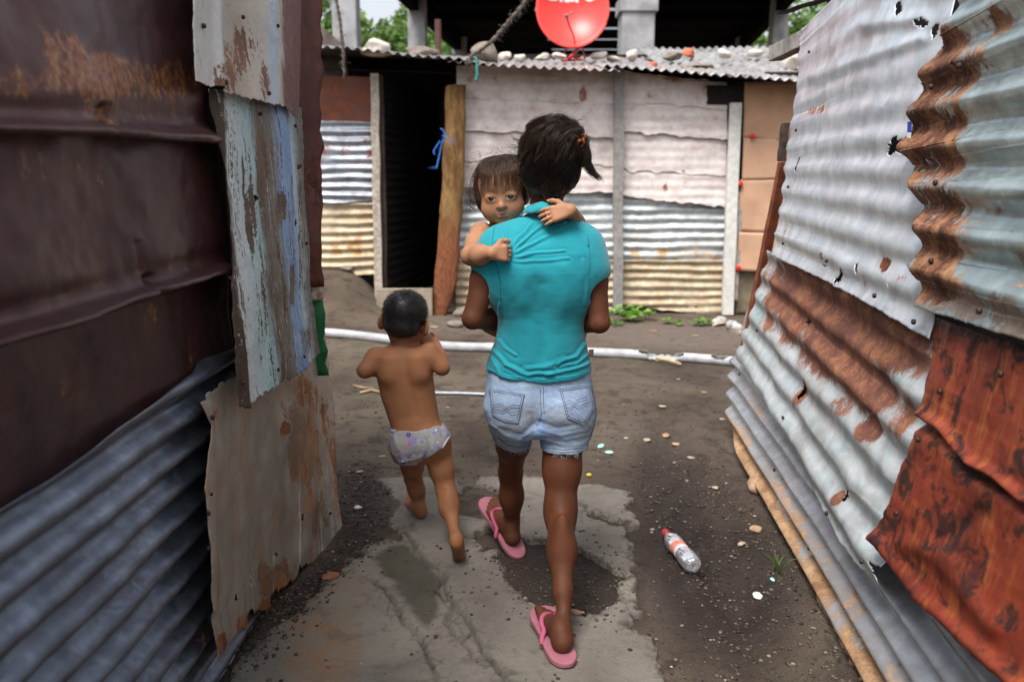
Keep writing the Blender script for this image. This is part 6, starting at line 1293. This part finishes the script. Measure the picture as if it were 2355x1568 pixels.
seam('waistband', [(899, 992), (940, 983), (980, 974), (1018, 967)], .0028, plain('pale_elastic', srgb(196, 194, 196), .8, 0, .15, 60, .2), uo, tree_u, .001)
seam('leg_trim', [(1032, 1004), (1018, 1028), (1000, 1046), (978, 1058)], .0028, plain('white_trim', srgb(206, 204, 206), .8, 0, .1, 60, .2), uo, tree_u, .001)
# cropped hair
hb = [el(bc + R_b @ np.array((0, .016, .036)) * 1.08, np.array((.0735, .0845, .0715)) * 1.08, R_b, .01), el(bc + R_b @ np.array((0, .048, -.018)) * 1.08, np.array((.060, .042, .036)) * 1.08, R_b, .02), el(bc + R_b @ np.array((0, -.088, -.02)) * 1.08, np.array((.09, .06, .085)) * 1.08, R_b, .01, -1),
      el(bc + R_b @ np.array((-.078, -.012, -.03)) * 1.08, (.022, .03, .036), R_b, .008, -1), el(bc + R_b @ np.array((.078, -.012, -.03)) * 1.08, (.022, .03, .036), R_b, .008, -1)]
F, lo, ax = field(hb, .004); V, Q = nets(F, lo, .004); N = vnormals(V, Q); g = fbm(V[:, 0] * 70, V[:, 1] * 70, V[:, 2] * 50, 4, 3)
ho = mesh('hair', V + N * (.0012 * g)[:, None], Q, HM_B, bp, True, {'tone': (.3 + .4 * g).clip(0, 1)}); P, tn = [], []; rg = np.random.default_rng(12)
up3 = R_b @ np.array((0, .0, 1.0)); crown = bc + R_b @ np.array((.018, .07, .075)) * 1.08
for i in rg.choice(len(V), 4200):
    n = N[i]; a = V[i] + rg.normal(0, .0015, 3); w = a - crown; w -= n * (w @ n); w /= np.linalg.norm(w) + 1e-6; d = n * rg.uniform(.55, 1.1) + w * .9 + rg.normal(0, .18, 3); d /= np.linalg.norm(d); l = rg.uniform(.006, .013) * (1 if (a - bc) @ up3 > 0 else .6)
    P.append(np.array([a - n * .001, a + d * l * .5, a + d * l + w * l * .2])); tn.append(rg.random() ** 1.5)
strands('hair_strands', P, .00055, HM_B, ho, tn)['kind'] = 'stuff'
p = at(970, 783, 3.11); mb = MB().box(p + (-.013, -.004, -.016), p + (.016, .003, .016), .005); tag(mb.build('wrapper', plain('white_wrapper', srgb(222, 226, 228), .6, 0, .05, 30, .2), None), 'small white wrapper held by the running boy at his mouth', 'wrapper')
# ------------------------------------------------------------------ small things lying about
# pale drain pipe across the yard, split open near its right end
pp = np.array([gpt(x, y, .03) for x, y in ((690, 764), (900, 782), (1177, 799), (1440, 814), (1600, 824), (1712, 834))]); pp = resample(pp, 220)
pp[:, 2] = [float(ground_h(x, y)) + .030 for x, y in pp[:, :2]]; k5 = np.ones(25) / 25; pp[12:-12, 2] = np.convolve(pp[:, 2], k5, 'same')[12:-12]
V, na = [], 24; gxp, _ = proj(pp)
for i in range(220):
    t = pp[min(i + 1, 219)] - pp[max(i - 1, 0)]; t /= np.linalg.norm(t); a = np.cross(t, (0, 0, 1)); a /= np.linalg.norm(a); b = np.cross(a, t)
    for k in range(na): q = 2 * math.pi * k / na; V.append(pp[i] + .034 * (math.cos(q) * a + math.sin(q) * b))
F = []
for i in range(219):
    for k in range(na):
        q = (k + .5) / na * 360; up_ = abs((q - 90 + 180) % 360 - 180); w = 0
        if 1455 < gxp[i] < 1572: w = np.interp(gxp[i], [1455, 1480, 1500, 1550, 1572], [0, 45, 105, 100, 0]) + 14 * math.sin(i * 1.7)
        if 1632 < gxp[i] < 1672: w = np.interp(gxp[i], [1632, 1645, 1662, 1672], [0, 60, 55, 0])
        off = 30 if q < 90 or q > 270 else -10
        if abs((q - 70 + 180) % 360 - 180) > w: F.append((i * na + k, i * na + (k + 1) % na, i * na + na + (k + 1) % na, i * na + na + k))
o = mesh('drain_pipe', V, F, plain('dusty_white_plastic', srgb(166, 166, 168), .5, 0, .22, 9, .15), None); m = o.modifiers.new('wall', 'SOLIDIFY'); m.thickness = .004
tag(o, 'long pale plastic drain pipe lying across the yard, split open near its right end', 'pipe')
a, b = gpt(1508, 823, .04), gpt(1566, 838, .02); tag(MB().tube([a, (a + b) / 2 + (0, 0, .01), b], [.012, .016, .011], 7, True, .2).build('stick', plain('bare_wood', srgb(188, 170, 140), .8, 0, .2, 20, .3), None, True), 'short bare stick lying on the split in the drain pipe', 'stick')
a, b = gpt(985, 903, .012), gpt(1130, 907, .012); tag(MB().tube(resample(np.array([a, (a + b) / 2 + (0, .01, 0), b]), 12), .010, 8).build('water_pipe', plain('grey_pipe', srgb(168, 172, 182), .4, 0, .1, 20, .05), None, True), 'thin grey water pipe on the dirt between the boy and the girl', 'pipe')
M_dry = plain('dry_husk', srgb(136, 118, 92), .85, 0, .25, 20, .4)
for lab, p, r in (('curled dry husk on the dirt left of the boy', [(812, 886), (838, 893), (862, 891)], .012), ('pale splintered stick on the dirt beside the left shack', [(828, 903), (856, 897), (884, 905)], .014)):
    tag(MB().tube([gpt(x, y, .01) for x, y in p], [r * .5, r, r * .4], 7, True, .3).build('stick', M_dry, None, True), lab, 'stick')
# plastic bottle with red cap
c0, c1 = gpt(1530, 1224, .03), gpt(1597, 1303, .035); axb = c1 - c0; Lb = np.linalg.norm(axb); axb /= Lb; u_ = np.cross(axb, (0, 0, 1)); u_ /= np.linalg.norm(u_); w_ = np.cross(u_, axb)
bo = empty('bottle', (c0 + c1) / 2 - (0, 0, .03), 'empty clear plastic bottle with red cap and torn label lying on the mud', 'bottle')
Rb = .0335
def lathe(prof, n=32, lobes=0):
    V = []
    for s_, r in prof:
        for k in range(n):
            q = 2 * math.pi * k / n; rr = r * Rb * (1 - (.12 * lobes * (s_ > .93) * (math.cos(5 * q) > .3)))
            V.append(c0 + axb * Lb * s_ + rr * (math.cos(q) * u_ + math.sin(q) * w_))
    m = len(prof); return V, [(i * n + k, i * n + (k + 1) % n, i * n + n + (k + 1) % n, i * n + n + k) for i in range(m - 1) for k in range(n)]
t = NT('clear_plastic'); fr = t.n.new('ShaderNodeFresnel'); fr.inputs[0].default_value = 1.5; tr = t.n.new('ShaderNodeBsdfTransparent'); tr.inputs[0].default_value = (.86, .88, .90, 1); gl = t.n.new('ShaderNodeBsdfGlossy'); gl.inputs['Roughness'].default_value = .08; gl.inputs[0].default_value = (.95, .97, 1, 1)
mx = t.n.new('ShaderNodeMixShader'); t.l.new(t.math('ADD', t.math('MULTIPLY', fr.outputs[0], 1.6), .10, True), mx.inputs[0]); t.l.new(tr.outputs[0], mx.inputs[1]); t.l.new(gl.outputs[0], mx.inputs[2]); df = t.n.new('ShaderNodeBsdfDiffuse'); df.inputs[0].default_value = (.8, .82, .85, 1); mx2 = t.n.new('ShaderNodeMixShader'); mx2.inputs[0].default_value = .16; t.l.new(mx.outputs[0], mx2.inputs[1]); t.l.new(df.outputs[0], mx2.inputs[2]); t.l.new(mx2.outputs[0], t.n['Material Output'].inputs[0])
nb = t.bump(t.noise(45, 3), .35, .004); t.l.new(nb, gl.inputs['Normal'])
mesh('bottle_shell', *lathe([(.05, .36), (.10, .38), (.16, .60), (.26, .92), (.36, 1.0), (.44, .96), (.47, .88), (.64, .88), (.68, .97), (.80, 1.02), (.92, 1.0), (.97, .86), (1.0, .55), (.985, .1)], 40, 1), t.m, bo)
mesh('cap', *lathe([(-.01, .1), (-.01, .43), (.0, .46), (.075, .46), (.08, .40)], 24), plain('red_plastic', srgb(170, 44, 48), .45, 0, .1, 20, 0), bo)
t = NT('bottle_print'); sx_ = t.n.new('ShaderNodeAttribute'); sx_.attribute_name = 's'
c = t.ramp(sx_.outputs['Fac'], [(0, srgb(232, 226, 226)), (.16, srgb(226, 70, 84)), (.32, srgb(238, 150, 50)), (.5, srgb(222, 90, 96)), (.66, srgb(208, 178, 188)), (.86, srgb(228, 222, 224))]); n_ = t.noise(110, 3); c = t.mix(t.rng(n_, .5, .6, 0, .7), c, srgb(196, 150, 160))
lv, lf = lathe([(.455, .915), (.50, .90), (.55, .90), (.60, .90), (.655, .915)], 40); mesh('bottle_label', lv, lf, t.out(c, .5, 0, None, .3), bo, True, {'s': np.repeat([0, .25, .5, .75, 1.0], 40)})
# yellow fruit
c = gpt(1355, 1096); V, F = rock(1, 3, .05, 1, 3); V = V / np.abs(V).max(0) * (.0125, .0105, .0095); V[:, 0] *= 1 + .18 * (np.abs(V[:, 0]) > .0112)
tag(mesh('lemon', V + c + (0, 0, .0085), F, plain('yellow_peel', srgb(206, 190, 54), .5, 0, .15, 90, .2), None), 'small yellow fruit lying on the dirt right of the girl', 'fruit')
# baby shoes
M_shoe = plain('worn_white_leather', srgb(176, 172, 168), .6, 0, .2, 24, .15); M_sole = plain('grubby_sole', srgb(176, 160, 140), .8, 0, .2, 30, .3); M_opening = plain('shoe_opening_shade', srgb(40, 38, 40), .9, 0, .1, 10, 0)
def shoe(px, py, ang, roll, lab, s=1.0):
    o = empty('shoe', gpt(px, py), lab, 'shoe', 'pair of worn baby shoes'); b = gpt(px, py); R = np.array(Matrix.Rotation(math.radians(ang), 3, 'Z') @ Matrix.Rotation(math.radians(roll), 3, 'X')); g = lambda *c: b + R @ (np.array(c) * s) + (0, 0, .004)
    P = [rc(g(-.055, 0, .035), g(.045, 0, .030), .034 * s, .036 * s, .02), rc(g(-.05, 0, .05), g(-.02, 0, .058), .030 * s, .030 * s, .02), el(g(-.030, 0, .105), np.array((.040, .024, .060)) * s, R, .004, -1)]
    F, lo, ax = field(P, .004); V, Q = nets(F, lo, .004); mesh('upper', V, Q, M_shoe, o)
    out = [g(.012 + .088 * math.cos(q) * (1 if math.cos(q) > 0 else .9), .040 * math.sin(q) * (1 + .12 * math.cos(q)), z) for z in (-.004, .014) for q in np.linspace(0, 2 * math.pi, 25)[:-1]]
    mesh('outsole', out, [(k, (k + 1) % 24, 24 + (k + 1) % 24, 24 + k) for k in range(24)] + [tuple(range(23, -1, -1)), tuple(range(24, 48))], M_sole, o, False)
    MB().tube([g(-.062, 0, .052), g(-.03, 0, .050), g(.004, 0, .052)], [.012 * s, .022 * s, .012 * s], 10).build('opening_shade', M_opening, o, True)  # dark plug: the shade inside the opening put into colour
    MB().tube([g(-.004, -.037, .045), g(.0, -.02, .068), g(.004, .0, .072), g(.004, .02, .067), g(.0, .038, .045)], .006 * s, 6).build('strap', M_shoe, o, True)
shoe(1657, 748, 215, 35, 'white baby shoe tipped on its side at the foot of the white post', 1.0); shoe(1691, 762, 292, 12, 'white baby shoe standing upright beside the tipped one', 1.12)
# weeds
M_weed = leaf_mat('weed_green', srgb(70, 120, 36), srgb(140, 186, 80)); M_stem = plain('green_stem', srgb(86, 120, 50), .6, 0, .2, 20, 0)
def weed(px, py, n, sp, h, lf, lab, seed):
    rg = np.random.default_rng(seed); b = gpt(px, py); o = empty('weed', b, lab, 'plant', 'weeds at the foot of the walls'); V, tone, mb = [], [], MB()
    for k in range(n):
        p = b + (rg.normal(0, sp), rg.normal(0, sp * .5), 0); p[2] = float(ground_h(p[0], p[1])); t_ = p + (rg.normal(0, .05), rg.normal(-.02, .03), h * rg.uniform(.4, 1)); mb.tube([p - (0, 0, .01), (p + t_) / 2 + rg.normal(0, .01, 3), t_], [.0035, .003, .002], 5)
        for j in range(7):
            q = rg.uniform(.4, 1); c = p + (t_ - p) * q; a = rg.normal(0, 1, 3); a[2] = abs(a[2]) * .3; a /= np.linalg.norm(a); s_ = np.cross(a, (0, 0, 1)); s_ /= np.linalg.norm(s_); l = lf * rg.uniform(.6, 1.2); w = l * .36; z = np.array((0, 0, l * .12))
            V += [c, c + a * l * .4 + s_ * w + z, c + a * l * .5 + z * 1.5, c + a * l * .4 - s_ * w + z, c + a * l * .8 + s_ * w * .6, c + a * l, c + a * l * .8 - s_ * w * .6]; tone += [rg.random()] * 7
    F = []
    for i in range(0, len(V), 7): F += [(i, i + 1, i + 2), (i, i + 2, i + 3), (i + 1, i + 4, i + 5, i + 2), (i + 2, i + 5, i + 6, i + 3)]
    mb.build('stems', M_stem, o, True)['kind'] = 'stuff'; mesh('leaves', V, F, M_weed, o, False, {'tone': tone})['kind'] = 'stuff'
weed(1448, 738, 16, .09, .17, .075, 'bushy bright green weed at the foot of the grey post', 1); weed(1412, 748, 4, .04, .06, .05, 'low green weed by the girl\'s right elbow', 2); weed(1528, 746, 4, .05, .05, .05, 'small green weed under the stained wall', 3); weed(1602, 750, 4, .05, .07, .045, 'thin sprig of weed near the baby shoes', 4)
weed(778, 638, 9, .12, .10, .07, 'leafy green weed at the foot of the left corrugated wall', 5); weed(1632, 748, 3, .03, .06, .05, 'tiny yellow green sprout touching the tipped shoe', 9)
rg = np.random.default_rng(4); b = gpt(1788, 1312); o = empty('grass_tuft', b, 'sparse tuft of grass by the foot of the right shack', 'grass')
for k in range(9):
    e = b + (rg.normal(0, .03), rg.normal(0, .02), rg.uniform(.02, .07)); MB().tube([b + (rg.normal(0, .01), rg.normal(0, .01), -.01), (b + e) / 2 + (0, 0, .015), e], [.0016, .0014, .0004], 4).build('blade', M_stem, o, True)
# rubble, chips and litter
M_tan_s = plain('tan_stone', srgb(158, 130, 104), .9, 0, .15, 30, .4); M_chip = plain('pale_chip', srgb(158, 144, 124), .9, 0, .2, 30, .4); M_red_s = plain('red_brick_chip', srgb(146, 96, 76), .9, 0, .2, 30, .5); M_white = plain('white_litter', srgb(196, 196, 190), .6, 0, .08, 30, .2); M_mint = plain('mint_plastic', srgb(160, 222, 204), .4, 0, .1, 30, .1)
def chip(name, x, y, w, h, mat, lab, cat, seed, flat=.5, group=None):
    p = gpt(x, y + h * .3); s_ = (p[1] * CP + (1.35 - p[2]) * SP) / FPX; V, F = rock(1, 2, .8, 1, seed); V = V / np.abs(V).max(0) * (w * .5 * s_, h * .8 * s_, h * .5 * s_ * flat)
    a = seed * 1.3; V = V @ np.array(((math.cos(a * .2), -math.sin(a * .2), 0), (math.sin(a * .2), math.cos(a * .2), 0), (0, 0, 1))).T
    tag(mesh(name, V + (p[0], p[1], floor_h(p[0], p[1]) + h * .3 * s_ * flat), F, mat, None, False), lab, cat, group)
chip('brick_chip', 762, 1330, 50, 24, M_red_s, 'flat red brick chip at the edge of the concrete by the left shack', 'brick', 3, .4); chip('stone', 1737, 1214, 44, 22, M_tan_s, 'flat tan stone in the mud beside the right shack', 'stone', 4, .5); chip('stone', 1322, 1410, 18, 26, M_tan_s, 'wedge-shaped tan chip beside the girl\'s right ankle', 'stone', 5, .9)
chip('paper_scrap', 1742, 1365, 34, 20, M_white, 'crumpled pale scrap in the mud near the right shack', 'paper', 6, .5); chip('stone', 1340, 1407, 13, 7, M_white, 'tiny white pebble in the broken concrete', 'stone', 7); chip('paper_scrap', 822, 1165, 24, 14, M_white, 'small torn plastic scrap in the gravel by the left shack', 'litter', 8, .6)
chip('stone', 1706, 1247, 14, 18, M_chip, 'small pale stone below the flat tan one', 'stone', 9); chip('plastic_scrap', 1383, 1022, 18, 20, M_mint, 'mint plastic scrap on the dirt right of the shorts', 'litter', 10, .4); chip('plastic_scrap', 1402, 1036, 22, 14, M_mint, 'second mint plastic shard lower right of the first', 'litter', 11, .4); chip('plastic_scrap', 1776, 1330, 12, 12, M_mint, 'speck of mint plastic by the grass tuft', 'litter', 12, .4)
for k, (x, y, w, h, lab) in enumerate(((1530, 990, 34, 14, 'largest pale chip in the scatter on the dirt right of the girl'), (1486, 1008, 22, 14, 'pale chip just left of the largest one in the scatter'), (1440, 1005, 15, 10, 'small pale chip nearest the girl in the scatter by her shorts'), (1557, 1018, 28, 16, 'rounded pale chip at the lower right of the scatter'), (1522, 938, 22, 10, 'flat chip above the scatter, alone on the bare dirt'),
    (1590, 1050, 20, 12, 'brownish chip between the scatter and the right shack'), (1620, 900, 16, 8, 'small chip high on the dirt near the right shack corner'), (880, 1048, 20, 8, 'thin pale chip on the dirt left of the boy\'s underpants'), (826, 1082, 22, 10, 'white chip in the gravel left of the boy\'s knee'), (1030, 935, 12, 7, 'tiny chip just below the thin grey water pipe'), (1500, 1215, 12, 8, 'small chip left of the plastic bottle\'s cap'),
    (1645, 1120, 24, 11, 'dull chip at the mud edge left of the propping stone'), (1560, 870, 14, 7, 'tiny chip below the split drain pipe'), (1660, 960, 20, 9, 'chip lying right against the corner of the right shack'), (1600, 770, 26, 7, 'flat chip in the dust just left of the baby shoes'), (1500, 760, 30, 7, 'long flat chip in the dust below the bushy weed'), (1380, 765, 20, 6, 'low chip in the dust beside the girl\'s right elbow'), (770, 700, 18, 8, 'pale chip on the bank above the left end of the drain pipe'), (1000, 750, 26, 8, 'grey chip in front of the timber jamb beside the drain pipe'), (920, 745, 20, 7, 'chip on the dirt right behind the boy\'s head'))):
    chip('stone_chip', x, y, w, h, M_chip if k % 3 else M_tan_s, lab, 'stone', 30 + k, .45, 'pale chips on the yard')
rg = np.random.default_rng(31)
def specks():
    while True:
        y = 2.1 + 5.5 * random.random() ** 1.5; x = random.uniform(-.6 - .25 * max(0, y - 3.3), 1.0 + .25 * max(0, y - 3.5))
        if random.random() < .8: return x, y
t = NT('pale_speck'); grit('litter_specks', 90, specks, .002, .013, t.out(t.ramp(t.attr('tone'), [(.0, srgb(122, 110, 96)), (.6, srgb(150, 138, 122)), (.92, srgb(196, 190, 180)), (1, srgb(160, 204, 192))]), .8, 0, None, .2), 'pale specks of plaster and plastic trodden into the ground', 'litter')
chip('stone', 1742, 1100, 44, 80, M_tan_s, 'rounded tan stone propping the foot of the right shack', 'stone', 71, .8)
for k, (x, y, w, h, lab) in enumerate(((846, 640, 40, 26, 'dark stone on the bank by the left door post'), (800, 650, 34, 20, 'mossy stone on the bank below the left wall'), (1075, 715, 60, 40, 'grey rubble block under the rough timber jamb'), (1050, 745, 50, 24, 'low rubble piece in front of the timber jamb'))): chip('stone', x, y, w, h, M_stone_d, lab, 'stone', 81 + k, .8)
# ropes and strings
M_rope = plain('frayed_grey_rope', srgb(96, 86, 80), .9, 0, .3, 60, .3)
def frayed(name, pts, Y, r, n, lab, mat, fray=.05, seed=1, tw=2):
    rg = np.random.default_rng(seed); K = resample(np.array([at(x, y, Y) for x, y in pts]), 60); o = empty(name, K[-1], lab, 'rope')
    for j in range(tw):
        P = K + np.stack([r * .8 * np.cos(np.arange(60) * .8 + j * 6.28 / tw), r * .8 * np.sin(np.arange(60) * .8 + j * 6.28 / tw), 0 * np.arange(60)], -1); MB().tube(P, r, 6).build('cord', mat, o, True)
    Ps = []
    for k in range(n):
        i = rg.integers(60); a = K[i]; d = rg.normal(0, 1, 3); d[2] -= .8; d /= np.linalg.norm(d); l = fray * rg.uniform(.3, 1.2); b = a + d * l; c = (a + b) / 2 + rg.normal(0, l * .25, 3); Ps.append(np.array([(1 - q) ** 2 * a + 2 * q * (1 - q) * c + q * q * b for q in np.linspace(0, 1, 7)]))
    strands('fray', Ps, r * .33, mat, o)['kind'] = 'stuff'
frayed('rope', [(1245, -60), (1212, 0), (1188, 30), (1160, 62), (1135, 92), (1110, 112), (1085, 128), (1075, 150)], 7.45, .013, 170, 'frayed grey rope slanting up from the far roof past the red dish', M_rope, .075, 1)
frayed('hanging_rope', [(764, -40), (775, 10), (782, 50), (786, 90), (791, 125), (790, 150), (793, 172)], 7.4, .009, 110, 'ragged dark cord hanging at the left end of the far roof', M_rope, .06, 2)
frayed('string', [(1091, 132), (1098, 142), (1097, 160), (1098, 172), (1094, 186)], 7.35, .008, 6, 'short teal string dangling from the eave of the far roof', plain('teal_string', srgb(70, 140, 132), .8, 0, .2, 40, .1), .02, 3)
frayed('string', [(1014, 296), (1020, 300), (1024, 314), (1016, 330), (1012, 350), (1008, 370), (1004, 388)], 7.72, .0045, 10, 'blue plastic string tied to the rough timber door jamb', plain('blue_string', srgb(64, 120, 206), .6, 0, .2, 40, .1), .08, 4)
frayed('string', [(1018, 312), (1030, 318), (1040, 322), (1043, 332)], 7.70, .004, 4, 'loose end of blue string lying across the timber jamb', plain('blue_string_end', srgb(70, 124, 206), .6, 0, .2, 40, .1), .03, 5)
frayed('string', [(1012, 325), (1002, 340), (997, 348), (1000, 356)], 7.70, .004, 4, 'short blue string end hanging over the dark doorway', plain('blue_string_tail', srgb(64, 112, 200), .6, 0, .2, 40, .1), .03, 6)
